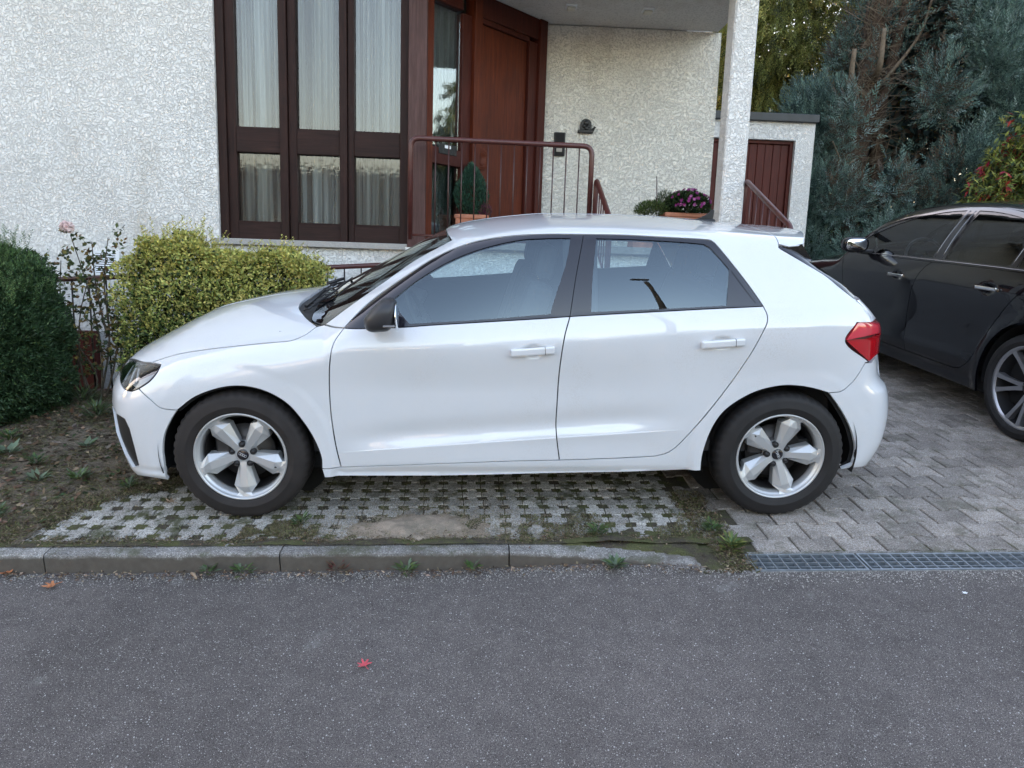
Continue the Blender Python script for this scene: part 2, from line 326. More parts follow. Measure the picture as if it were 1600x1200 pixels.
class MB:
    """collects geometry in frame coordinates"""
    def __init__(s): s.bm = bmesh.new()
    def box(s, c, size, rot=None, bevel=0., seg=1, taper=None):
        g = bmesh.ops.create_cube(s.bm, size=1.); vs = g['verts']
        for v in vs:
            v.co = Vector((v.co.x*size[0], v.co.y*size[1], v.co.z*size[2]))
            if taper and v.co.z > 0: v.co.x *= taper; v.co.y *= taper
        if bevel:
            es = list({e for v in vs for e in v.link_edges}); r = bmesh.ops.bevel(s.bm, geom=es, offset=bevel, segments=seg, affect='EDGES', profile=.6)
            vs = list({v for f in r['faces'] for v in f.verts} | {v for v in vs if v.is_valid})
        Mx = Matrix.Translation(c) @ (rot.to_4x4() if rot else Matrix.Identity(4))
        bmesh.ops.transform(s.bm, matrix=Mx, verts=vs); return s
    def span(s, a, b, bevel=0.):
        a = Vector(a); b = Vector(b); return s.box((a+b)/2, [abs(x) for x in (b-a)], bevel=bevel)
    def tube(s, pts, r, n=12, caps=True):
        pts = [Vector(p) for p in pts]; rr = r if hasattr(r, '__len__') else [r]*len(pts); rings = []; prev = None
        for i, p in enumerate(pts):
            if i == 0: d = pts[1]-p
            elif i == len(pts)-1: d = p-pts[-2]
            else: d = (pts[i+1]-p).normalized()+(p-pts[i-1]).normalized()
            d.normalize()
            if prev is None: a = d.orthogonal().normalized()
            else: a = (prev-d*prev.dot(d)).normalized()
            prev = a; b = d.cross(a)
            rings.append([s.bm.verts.new(p+(a*math.cos(t)+b*math.sin(t))*rr[i]) for t in [2*math.pi*k/n for k in range(n)]])
        for q, w in zip(rings, rings[1:]):
            for k in range(n): s.bm.faces.new((q[k], q[(k+1) % n], w[(k+1) % n], w[k])).smooth = True
        if caps: s.bm.faces.new(rings[0][::-1]); s.bm.faces.new(rings[-1])
        return s
    def lathe(s, prof, center=(0, 0, 0), axis='Y', n=48, smooth=True, start=0.):
        """prof: (radius, offset along axis)"""
        rings = []
        for r, h in prof:
            ring = []
            for k in range(n):
                t = 2*math.pi*k/n+start; c, q = r*math.cos(t), r*math.sin(t)
                p = {'Y': (c, h, q), 'Z': (c, q, h), 'X': (h, c, q)}[axis]
                ring.append(s.bm.verts.new(Vector(center)+Vector(p)))
            rings.append(ring)
        for a, b in zip(rings, rings[1:]):
            for k in range(n):
                f = s.bm.faces.new((a[k], a[(k+1) % n], b[(k+1) % n], b[k])); f.smooth = smooth
        return s
    def prism(s, poly, z0, z1, axis='Z', bevel=0.):
        def P(u, v, w): return {'Z': (u, v, w), 'Y': (u, w, v), 'X': (w, u, v)}[axis]
        a = [s.bm.verts.new(P(u, v, z0)) for u, v in poly]; b = [s.bm.verts.new(P(u, v, z1)) for u, v in poly]; n = len(poly)
        fs = [s.bm.faces.new(a[::-1]), s.bm.faces.new(b)]
        for k in range(n): fs.append(s.bm.faces.new((a[k], a[(k+1) % n], b[(k+1) % n], b[k])))
        if bevel:
            es = [e for e in {e for f in fs for e in f.edges}]; bmesh.ops.bevel(s.bm, geom=es, offset=bevel, segments=1, affect='EDGES')
        return s
    def quad(s, pts, smooth=False):
        f = s.bm.faces.new([s.bm.verts.new(p) for p in pts]); f.smooth = smooth; return s
    def mesh(s, name, m, org=(0, 0, 0), smooth=None):
        bmesh.ops.recalc_face_normals(s.bm, faces=s.bm.faces)
        bmesh.ops.translate(s.bm, vec=-Vector(org), verts=s.bm.verts)
        me = bpy.data.meshes.new(name); s.bm.to_mesh(me); s.bm.free()
        for x in (m if isinstance(m, (list, tuple)) else [m]): me.materials.append(x)
        if smooth is not None: me.polygons.foreach_set('use_smooth', np.full(len(me.polygons), smooth, dtype=bool))
        return me
    def build(s, name, m, parent=None, frame=WORLD, org=None, kind=None, smooth=None):
        """link as one object; geometry was given in absolute frame coordinates"""
        if parent is not None:
            po = org_of(parent)
            return put(name, s.mesh(name, m, po, smooth), parent, kind=kind)
        org = org or (0, 0, 0)
        return put(name, s.mesh(name, m, org, smooth), None, frame, org, kind)
def copy_tree(o, parent=None):
    c = o.copy(); COL.objects.link(c)
    if parent is not None: c.parent = parent
    for ch in list(o.children): copy_tree(ch, c)
    return c
def sub(o, base=None):
    """remember the absolute origin of a part so that its sub-parts can be given in frame coordinates"""
    o['org'] = list(base if base is not None else (0, 0, 0)); return o
def SW(p):                      # slope frame -> world
    return SLOPE @ Vector(p)

# ------------------------------------------------------------------ car body shape functions
def pch(xs, ys, x):
    """monotone cubic interpolation"""
    xs=np.asarray(xs,float); ys=np.asarray(ys,float); x=np.asarray(x,float)
    h=np.diff(xs); d=np.diff(ys)/h; m=np.zeros(len(xs))
    m[0]=d[0]; m[-1]=d[-1]
    for i in range(1,len(xs)-1):
        if d[i-1]*d[i]>0:
            w1=2*h[i]+h[i-1]; w2=h[i]+2*h[i-1]; m[i]=(w1+w2)/(w1/d[i-1]+w2/d[i])
    i=np.clip(np.searchsorted(xs,x)-1,0,len(xs)-2); t=(x-xs[i])/h[i]; tc=np.clip(t,0,1)
    r=((1+2*tc)*(1-tc)**2*ys[i]+tc*(1-tc)**2*h[i]*m[i]+tc**2*(3-2*tc)*ys[i+1]+tc**2*(tc-1)*h[i]*m[i+1])
    return r+np.where(t<0,t*h[i]*m[i],0)+np.where(t>1,(t-1)*h[i]*m[i+1],0)
def sst(a,b,x):
    t=np.clip((x-a)/(b-a),0,1)
    return t*t*(3-2*t)
def smax(a,b,k):
    h=np.maximum(k-np.abs(a-b),0)/k
    return np.maximum(a,b)+h*h*k*.25

class Hatch:
    """implicit body of the white hatchback; x runs to the rear from the front hub, y across, z up"""
    HX=(0.0,2.563)
    def zb(s,X): return pch([-.4,.4,.5,.76,1.115,1.52,1.913,2.403,2.8],[.88,.91,.921,.930,.956,.985,1.012,1.036,1.04],X)
    def zs(s,X): return pch([-.6,0,.45,1.1,1.5,1.95,2.43,2.7,3.1],[.72,.78,.822,.850,.872,.905,.944,.952,.945],X)
    def W(s,X,Z):
        zb=s.zb(X); zs=s.zs(X)
        zc=.339+(X-.48)*.0713
        A=sst(.40,.80,X)*(1-sst(1.75,2.12,X))
        base=np.interp(Z,[0,.10,.15,.20,.215,.235,.255,.45,.62],[.62,.74,.80,.838,.842,.838,.846,.856,.859])
        base=base-.013*sst(.45,.8,X)*(1-sst(1.75,2.1,X))*sst(.26,.40,Z)*(Z<=.62)
        base=np.where(Z>.62, .859-.013*sst(.45,.8,X)*(1-sst(1.75,2.1,X))*(1-sst(0,1,(Z-.62)/np.maximum(zs-.62,.05)))+.011*sst(0,1,(Z-.62)/np.maximum(zs-.62,.05)), base)
        lo=np.interp((Z-.25)/(zc-.25),[0,.25,1],[0,.35,1.0])*(.015)
        dz=np.maximum(Z-zc,0); hi=.0125*np.exp(-dz/.040)-.012*np.exp(-((dz-.060)/.055)**2)*(1-np.exp(-(dz/.03)**2))
        f=np.where(Z<zc,lo*(Z>.25),hi)
        w=base+A*f
        # shoulder to belt
        t=np.clip((Z-zs)/np.maximum(zb-zs,.03),0,1)
        w=w-.040*(.55*t+.45*t*t)*(Z>zs)
        u=np.maximum(Z-zb,0)
        w=w-(.34*u+.50*u*u)-np.minimum(u/.35,1.2)*(.045*sst(1.35,.75,X)+.060*sst(1.9,2.8,X))
        # plan taper
        w=w-.085*(np.maximum(-.10-X,0)/.6)**2
        w=w-(.055+.05*sst(.6,.95,Z))*(np.maximum(X-2.55,0)/.55)**2
        # wheel arch lips
        for hx in s.HX:
            r=np.hypot(X-hx,Z-.315)
            m=1-sst(.418,.462,r)
            m=m*sst(.12,.22,Z)
            tap=.085*(np.maximum(-.10-X,0)/.6)**2+.055*(np.maximum(X-2.55,0)/.55)**2
            lip=.8620-tap; far=sst(.20,.30,np.abs(X-hx))*((X<.0)|(X>2.6))
            lip=lip*(1-far)+(w+.003)*far
            w=w*(1-m)+m*lip
        # swelling above the rear arch
        w=w+.006*np.exp(-((X-2.60)/.35)**2-((Z-.86)/.10)**2)
        # handle bowls
        for hx,hz in ((1.357,.830),(2.218,.874)):
            w=w-.013*(1-sst(.35,1.0,np.hypot((X-hx)/.062,(Z-hz)/.040)))
        return w
    def T(s,X,Y,spoiler=False):
        q=X-.10*Y*Y
        z0=pch([-.95,-.86,-.80,-.73,-.589,-.453,-.315,-.182,-.003,.133,.264,.335,.363,.49,.67,.848,.907,.978,1.11,1.286,1.462,1.727,1.904,2.126,2.306,2.535,2.773,2.90],
               [.50,.58,.635,.690,.772,.830,.880,.912,.948,.966,.980,.988,1.004,1.078,1.183,1.281,1.310,1.340,1.368,1.391,1.405,1.406,1.403,1.396,1.385,1.364,1.350,1.333],q)
        c=np.interp(X,[-.2,.3,.9,1.3,2.2,2.65,3],[.165,.165,.15,.115,.105,.07,.06])
        z=z0-c*Y*Y-.10*np.maximum(np.abs(Y)-.45,0)**2
        if spoiler: return z
        xe=X-.10*(.36-Y*Y)
        zr=1.062-.56*(xe-2.947)
        zr=pch([2.55,2.70,2.947,3.02,3.2,3.4],[1.33,1.215,1.062,.99,.70,.40],xe)
        k=.03; h=np.maximum(k-np.abs(z-zr),0)/k
        return np.minimum(z,zr)-h*h*k*.25
    def N(s,Y,Z):
        xc=pch([.0,.12,.16,.20,.28,.36,.46,.56,.62,.68,.75],[-.62,-.70,-.745,-.765,-.785,-.80,-.803,-.790,-.765,-.72,-.60],Z)
        y=np.abs(Y)/.87
        return xc+.26*y**2.3+.10*y**7
    def Rr(s,Y,Z):
        xc=pch([0,.15,.19,.25,.367,.465,.567,.618,.658,.70,.80,.924,.946,.994,1.05,1.2],
               [2.95,3.06,3.13,3.185,3.228,3.235,3.222,3.203,3.166,3.146,3.135,3.124,3.117,3.08,3.02,2.9],Z)
        y=np.abs(Y)/.87
        return xc-.25*y**5
    def F(s,X,Y,Z,spoiler=False):
        a=np.abs(Y)-s.W(X,Z); b=Z-s.T(X,Y,spoiler)
        k=np.interp(X,[-.9,.2,.6,2.5,3.0],[.15,.13,.06,.06,.05])
        f=smax(a,b,k)
        f=smax(f,s.N(Y,Z)-X,.07)
        f=smax(f,X-s.Rr(Y,Z),.06) if not spoiler else smax(f,X-(2.90-.22*(np.abs(Y)/.6)**3*.6),.03)
        return f
    def kx(s,X): return np.interp(X,[-.9,.2,.6,2.5,3.0],[.15,.13,.06,.06,.05])
    def corner(s,X):
        X=np.asarray(X,float); y=np.full_like(X,.6); z=np.full_like(X,1.3)
        for _ in range(60):
            z=.5*z+.5*(s.T(X,y,True)-s.kx(X)/4); y=.5*y+.5*(s.W(X,z)-s.kx(X)/4)
        return y,z
def bis(f,lo,hi,n=34):
    """f>0 at lo (outside), f<0 at hi (inside)"""
    for _ in range(n):
        m=.5*(lo+hi); o=f(m)>0
        lo=np.where(o,m,lo); hi=np.where(o,hi,m)
    return .5*(lo+hi)
def lift(car,dom,U,V,cx=0,**kw):
    U=np.asarray(U,float);V=np.asarray(V,float)
    if dom=='side':
        y=bis(lambda y:car.F(U,y,V,**kw),np.full_like(U,-1.3),np.full_like(U,-.02)); P=np.stack([U,y,V],1)
    elif dom=='top':
        z=bis(lambda z:car.F(U,V,z,**kw),np.full_like(U,1.9),np.full_like(U,.35)); P=np.stack([U,V,z],1)
    else:
        sg=-1 if dom=='front' else 1
        # polar: U=angle, V=z
        r=bis(lambda r:car.F(cx+sg*r*np.cos(U),-r*np.sin(U),V,**kw),np.full_like(U,2.0),np.full_like(U,.02)); P=np.stack([cx+sg*r*np.cos(U),-r*np.sin(U),V],1)
    e=1e-3
    x,y,z=P.T
    g=np.stack([car.F(x+e,y,z,**kw)-car.F(x-e,y,z,**kw),car.F(x,y+e,z,**kw)-car.F(x,y-e,z,**kw),car.F(x,y,z+e,**kw)-car.F(x,y,z-e,**kw)],1)
    g/=np.linalg.norm(g,axis=1)[:,None]+1e-12
    return P,g
def todom(dom,P,cx=0):
    P=np.asarray(P,float)
    if dom=='side': return P[:,[0,2]]
    if dom=='top': return P[:,[0,1]]
    sg=-1 if dom=='front' else 1
    return np.stack([np.arctan2(-P[:,1],sg*(P[:,0]-cx)),P[:,2]],1)
# feature lines of the hatchback on its body surface (slope frame, metres)
PTS = {
 'dlo_top_f': [(0.5005, -0.8034, 0.9184), (0.5337, -0.7788, 0.9546), (0.6009, -0.7302, 1.0196), (0.7004, -0.6903, 1.0929), (0.7876, -0.6655, 1.1498), (0.8901, -0.6347, 1.2139), (1.0017, -0.6253, 1.2659), (1.1134, -0.6162, 1.3003), (1.2624, -0.6228, 1.324), (1.4109, -0.6316, 1.3342), (1.5936, -0.6415, 1.3363)],
 'dlo_top_r': [(1.5936, -0.6415, 1.3363), (1.7822, -0.6511, 1.3357), (1.9303, -0.6611, 1.3309), (2.0407, -0.6657, 1.3267), (2.155, -0.6675, 1.3217), (2.1877, -0.6704, 1.3177), (2.2034, -0.681, 1.3064)],
 'dlo_rear': [(2.2034, -0.681, 1.3064), (2.2901, -0.7495, 1.1969), (2.357, -0.7966, 1.107), (2.4041, -0.8295, 1.0376)],
 'dlo_bot_r': [(2.4041, -0.8295, 1.0376), (2.1317, -0.8315, 1.0225), (1.9124, -0.8315, 1.009), (1.6941, -0.831, 0.9955), (1.5213, -0.8306, 0.9839)],
 'dlo_bot_f': [(1.5213, -0.8306, 0.9839), (1.404, -0.8313, 0.9743), (1.1151, -0.8308, 0.9545), (0.8992, -0.8297, 0.9396), (0.7557, -0.8308, 0.9285), (0.6185, -0.8314, 0.9233), (0.5005, -0.8034, 0.9184)],
 'bline_up': [(1.5936, -0.6415, 1.3363), (1.5514, -0.7586, 1.1555), (1.5213, -0.8306, 0.9839)],
 'bline_lo': [(1.5213, -0.8306, 0.9839), (1.496, -0.8647, 0.8949), (1.4807, -0.8601, 0.7598), (1.4752, -0.8459, 0.6091), (1.4749, -0.8434, 0.4384), (1.4939, -0.8517, 0.2963)],
 'glass_f': [(0.7283, -0.7626, 1.0493), (0.8216, -0.7216, 1.1203), (0.9666, -0.6816, 1.2048), (1.1137, -0.6619, 1.263), (1.2971, -0.6515, 1.3065), (1.4096, -0.6533, 1.3153), (1.531, -0.6577, 1.3185), None, (1.531, -0.6577, 1.3185), (1.5094, -0.7201, 1.2234), (1.478, -0.7674, 1.1327), (1.4389, -0.8143, 1.0228), (1.433, -0.8243, 0.9952), None, (1.433, -0.8243, 0.9952), (1.1151, -0.8258, 0.9667), (0.7984, -0.8238, 0.945), None, (0.7984, -0.8238, 0.945), (0.7538, -0.7978, 0.994), (0.7283, -0.7626, 1.0493)],
 'glass_r': [(1.6524, -0.6632, 1.3189), (1.8534, -0.6743, 1.3163), (2.076, -0.6851, 1.3066), (2.1505, -0.6883, 1.3005), None, (2.1505, -0.6883, 1.3005), (2.1701, -0.6961, 1.2897), (2.2568, -0.7519, 1.1939), None, (2.2568, -0.7519, 1.1939), (2.2446, -0.7935, 1.1143), (2.2349, -0.8262, 1.0401), None, (2.2349, -0.8262, 1.0401), (1.9127, -0.8268, 1.0214), (1.6187, -0.8253, 1.0056), None, (1.6187, -0.8253, 1.0056), (1.6267, -0.7716, 1.1346), (1.6524, -0.6632, 1.3189)],
 'glass_q': [(2.268, -0.7563, 1.1857), (2.3136, -0.7889, 1.1231), (2.3681, -0.8226, 1.0523), None, (2.3681, -0.8226, 1.0523), (2.2467, -0.8258, 1.0416), None, (2.2467, -0.8258, 1.0416), (2.268, -0.7563, 1.1857)],
 'fdoor_front': [(0.5005, -0.8034, 0.9184), (0.4611, -0.8439, 0.8605), (0.4455, -0.869, 0.7926), (0.4336, -0.8614, 0.6804), (0.4322, -0.8575, 0.5359), (0.4441, -0.8543, 0.3847), (0.4629, -0.8464, 0.2598)],
 'sill_f': [(0.4629, -0.8464, 0.2598), (0.815, -0.8511, 0.2742), (1.2686, -0.8519, 0.2915), (1.4939, -0.8517, 0.2963)],
 'sill_r': [(1.4939, -0.8517, 0.2963), (1.7847, -0.8513, 0.3066), (1.9477, -0.8501, 0.3149)],
 'rdoor_rear': [(1.9477, -0.8501, 0.3149), (2.0021, -0.8503, 0.3296), (2.0401, -0.8514, 0.3544), (2.108, -0.8552, 0.4334), (2.1884, -0.8599, 0.5448), (2.2871, -0.8608, 0.6964), (2.3591, -0.8706, 0.8331), (2.4008, -0.8725, 0.932), (2.4177, -0.863, 0.9716), (2.4193, -0.8511, 0.9988), (2.4041, -0.8295, 1.0376)],
 'pillar_ws': [(0.3858, -0.6776, 0.9096), (0.5095, -0.6298, 0.9996), (0.6572, -0.5846, 1.1009), (0.8053, -0.5216, 1.2018), (0.9284, -0.5104, 1.2691), (0.9743, -0.5008, 1.2931)],
 'seam_sp': [(2.518, -0.2605, 1.3694), (2.4956, -0.5243, 1.3466), (2.5059, -0.6781, 1.2891)],
 'cpil': [(2.5059, -0.6781, 1.2891), (2.6276, -0.7188, 1.2206), (2.7192, -0.7394, 1.1677), (2.78, -0.7658, 1.1183), (2.8606, -0.7667, 1.0625)],
 'lid': [(2.8606, -0.7667, 1.0625), (2.9128, -0.7593, 1.0256), (2.9389, -0.7719, 0.9917), (2.9365, -0.7969, 0.9599)],
 'light_top': [(2.9365, -0.7969, 0.9599), (2.8483, -0.8354, 0.9666)],
 'light_left': [(2.8483, -0.8354, 0.9666), (2.7972, -0.8526, 0.8858), (2.9456, -0.8102, 0.7758)],
 'light_right': [(2.9456, -0.8102, 0.7758), (3.0102, -0.7587, 0.7792), (3.0632, -0.6897, 0.8045), (3.0538, -0.6917, 0.8368), (2.955, -0.7926, 0.9349), (2.9365, -0.7969, 0.9599)],
 'bump_r': [(2.925, -0.8209, 0.7722), (2.8976, -0.8328, 0.7285), (2.867, -0.8396, 0.6835), (2.816, -0.849, 0.6421), (2.7529, -0.8545, 0.6342)],
 'arch_r': [(2.7529, -0.8545, 0.6342), (2.6871, -0.8587, 0.6539), (2.6076, -0.8616, 0.6691), (2.5311, -0.8622, 0.6715), (2.4274, -0.8621, 0.6509), (2.3466, -0.862, 0.6133), (2.2621, -0.862, 0.5472), (2.2171, -0.862, 0.4742), (2.1908, -0.862, 0.394), (2.1764, -0.862, 0.3128), (2.1762, -0.862, 0.2454)],
 'arch_rb': [(2.7529, -0.8545, 0.6342), (2.8113, -0.8491, 0.5664), (2.8615, -0.8422, 0.5004), (2.9095, -0.8338, 0.4164), (2.9392, -0.8254, 0.3309), (2.9341, -0.8228, 0.2664)],
 'sill_bot': [(2.1762, -0.862, 0.2454), (1.8876, -0.8388, 0.2312), (1.5006, -0.8401, 0.2243), (0.9251, -0.8414, 0.2128), (0.3859, -0.8617, 0.2129)],
 'sill_l': [(0.3859, -0.8617, 0.2129), (0.3766, -0.862, 0.258)],
 'sill_l2': [(0.3766, -0.862, 0.258), (0.4629, -0.8464, 0.2598)],
 'bonnet_line': [(-0.4254, -0.7022, 0.7277), (-0.2904, -0.7323, 0.774), (-0.1339, -0.7535, 0.8055), (0.0192, -0.7728, 0.8273), (0.1667, -0.7792, 0.8445), (0.2602, -0.7809, 0.8559), (0.3126, -0.7531, 0.8758), (0.3511, -0.6841, 0.9015)],
 'a_base': [(0.3511, -0.6841, 0.9015), (0.3858, -0.6776, 0.9096), (0.5005, -0.8034, 0.9184)],
 'ab1': [(0.3511, -0.6841, 0.9015), (0.3858, -0.6776, 0.9096)],
 'ab2': [(0.3858, -0.6776, 0.9096), (0.5005, -0.8034, 0.9184)],
 'arch_f': [(0.3766, -0.862, 0.258), (0.3769, -0.862, 0.3145), (0.3472, -0.862, 0.4096), (0.3001, -0.862, 0.497), (0.2416, -0.862, 0.5738), (0.1732, -0.862, 0.6223), (0.1039, -0.862, 0.6492), (0.0336, -0.862, 0.6601), (-0.0525, -0.862, 0.6517), (-0.1709, -0.8608, 0.6088), (-0.2438, -0.8567, 0.5557), (-0.2601, -0.8551, 0.543)],
 'arch_fb': [(-0.2601, -0.8551, 0.543), (-0.2962, -0.8507, 0.4923), (-0.3362, -0.8442, 0.4186), (-0.3546, -0.8383, 0.344), (-0.3583, -0.8338, 0.2656), (-0.3574, -0.8097, 0.1808)],
 'bump_f': [(-0.2601, -0.8551, 0.543), (-0.3016, -0.8511, 0.5447), (-0.3394, -0.8473, 0.5525), (-0.3909, -0.8355, 0.5945), (-0.4428, -0.8058, 0.6312)],
 'hl_low': [(-0.4426, -0.8065, 0.6299), (-0.3835, -0.8126, 0.6698), (-0.3522, -0.7945, 0.7104), (-0.3496, -0.7684, 0.7309)],
 'hl_top': [(-0.3513, -0.7639, 0.7328), (-0.4254, -0.7022, 0.7277)],
 'hl_top2': [(-0.4254, -0.7022, 0.7277), (-0.4904, -0.6458, 0.7165), (-0.6995, -0.3719, 0.6681)],
 'hl_left': [(-0.6995, -0.3719, 0.6681), (-0.6958, -0.4307, 0.6406), (-0.6159, -0.6193, 0.6411), (-0.5703, -0.7063, 0.6241), (-0.5233, -0.7619, 0.6122), (-0.4797, -0.7924, 0.615), (-0.4426, -0.8065, 0.6299)],
 'cowl': [(0.3511, -0.6841, 0.9015), (0.3046, -0.6212, 0.9137), (0.2594, -0.5425, 0.927), (0.2068, -0.4183, 0.9433), (0.1933, -0.3004, 0.9568), (0.2085, -0.179, 0.9685)],
 'wsbot': [(0.3858, -0.6776, 0.9096), (0.3442, -0.6363, 0.9137), (0.3109, -0.6084, 0.9175)],
 'intake': [(-0.6004, -0.7283, 0.4825), (-0.5346, -0.7872, 0.4769), (-0.5142, -0.7991, 0.4338), (-0.5021, -0.8007, 0.3392), (-0.4986, -0.7893, 0.2444), (-0.5404, -0.7568, 0.2212), (-0.5632, -0.7495, 0.2806), (-0.5794, -0.7497, 0.3844)],
 'sp_wing': [(2.5059, -0.6781, 1.2891), (2.6271, -0.6646, 1.3175), (2.6276, -0.7188, 1.2206)],
 'handle_f': [(1.2511, -0.8694, 0.8355), (1.4534, -0.8697, 0.8515), (1.4518, -0.8671, 0.8153), (1.2719, -0.8669, 0.8053)],
 'handle_r': [(2.115, -0.8703, 0.8793), (2.3133, -0.8722, 0.8958), (2.3229, -0.8717, 0.863), (2.1232, -0.8696, 0.8554)],
}

# ------------------------------------------------------------------ car panels
def inpoly(P, poly):
    x, y = P[:, 0], P[:, 1]; r = np.zeros(len(P), bool); n = len(poly); j = n-1
    for i in range(n):
        xi, yi = poly[i]; xj, yj = poly[j]
        c = ((yi > y) != (yj > y)) & (x < (xj-xi)*(y-yi)/((yj-yi) or 1e-12)+xi); r ^= c; j = i
    return r
def segdist(P, poly):
    d = np.full(len(P), 9.); n = len(poly)
    for i in range(n):
        a = poly[i]; b = poly[(i+1) % n]; ab = b-a; t = np.clip(((P-a)@ab)/max(ab@ab, 1e-12), 0, 1)
        d = np.minimum(d, np.linalg.norm(P-a-t[:, None]*ab, axis=1))
    return d
def spline(pts, step=.012):
    pts = np.asarray(pts, float); out = []
    n = len(pts)
    for i in range(n-1):
        p0 = pts[max(i-1, 0)]; p1 = pts[i]; p2 = pts[i+1]; p3 = pts[min(i+2, n-1)]
        if i == 0: p0 = 2*p1-p2
        if i+2 > n-1: p3 = 2*p2-p1
        L = np.linalg.norm(p2-p1); k = max(1, int(L/step))
        t1 = max(L, 1e-6)**.5; t0 = max(np.linalg.norm(p1-p0), 1e-6)**.5; t2 = max(np.linalg.norm(p3-p2), 1e-6)**.5
        m1 = ((p1-p0)/t0-(p2-p0)/(t0+t1)+(p2-p1)/t1)*t1; m2 = ((p2-p1)/t1-(p3-p1)/(t1+t2)+(p3-p2)/t2)*t1
        for j in range(k):
            t = j/k; out.append((2*t**3-3*t**2+1)*p1+(t**3-2*t**2+t)*m1+(-2*t**3+3*t**2)*p2+(t**3-t**2)*m2)
    out.append(pts[-1]); return np.array(out)
def path(key, dom, cx=0, rev=False, store=None):
    """named 3D feature line -> splined 2D line in the panel's own parameter plane (corners at None)"""
    raw = (store or PTS)[key]; segs = [[]]
    for p in raw:
        if p is None: segs.append([])
        else: segs[-1].append(p)
    out = [spline(todom(dom, s_, cx)) for s_ in segs if len(s_) > 1]
    r = np.concatenate(out)
    return r[::-1] if rev else r
def loop(parts):
    P = np.concatenate([np.atleast_2d(p) for p in parts]); keep = [0]
    for i in range(1, len(P)):
        if np.linalg.norm(P[i]-P[keep[-1]]) > .0025: keep.append(i)
    if np.linalg.norm(P[keep[-1]]-P[0]) < .0025: keep.pop()
    return P[keep]
def area2(P): return .5*np.sum(P[:, 0]*np.roll(P[:, 1], -1)-np.roll(P[:, 0], -1)*P[:, 1])
def inset(P, d, fixed=None):
    if area2(P) < 0: P = P[::-1]; fixed = None if fixed is None else fixed[::-1]
    a = P-np.roll(P, 1, 0); b = np.roll(P, -1, 0)-P
    na = np.stack([-a[:, 1], a[:, 0]], 1); nb = np.stack([-b[:, 1], b[:, 0]], 1)
    na /= np.linalg.norm(na, axis=1)[:, None]+1e-12; nb /= np.linalg.norm(nb, axis=1)[:, None]+1e-12
    m = na+nb; m /= np.maximum(np.linalg.norm(m, axis=1)[:, None], .3); s_ = 1/np.clip((m*na).sum(1), .5, 1)
    Q = P+m*(d*s_)[:, None]
    if fixed is not None: Q[fixed] = P[fixed]
    return Q
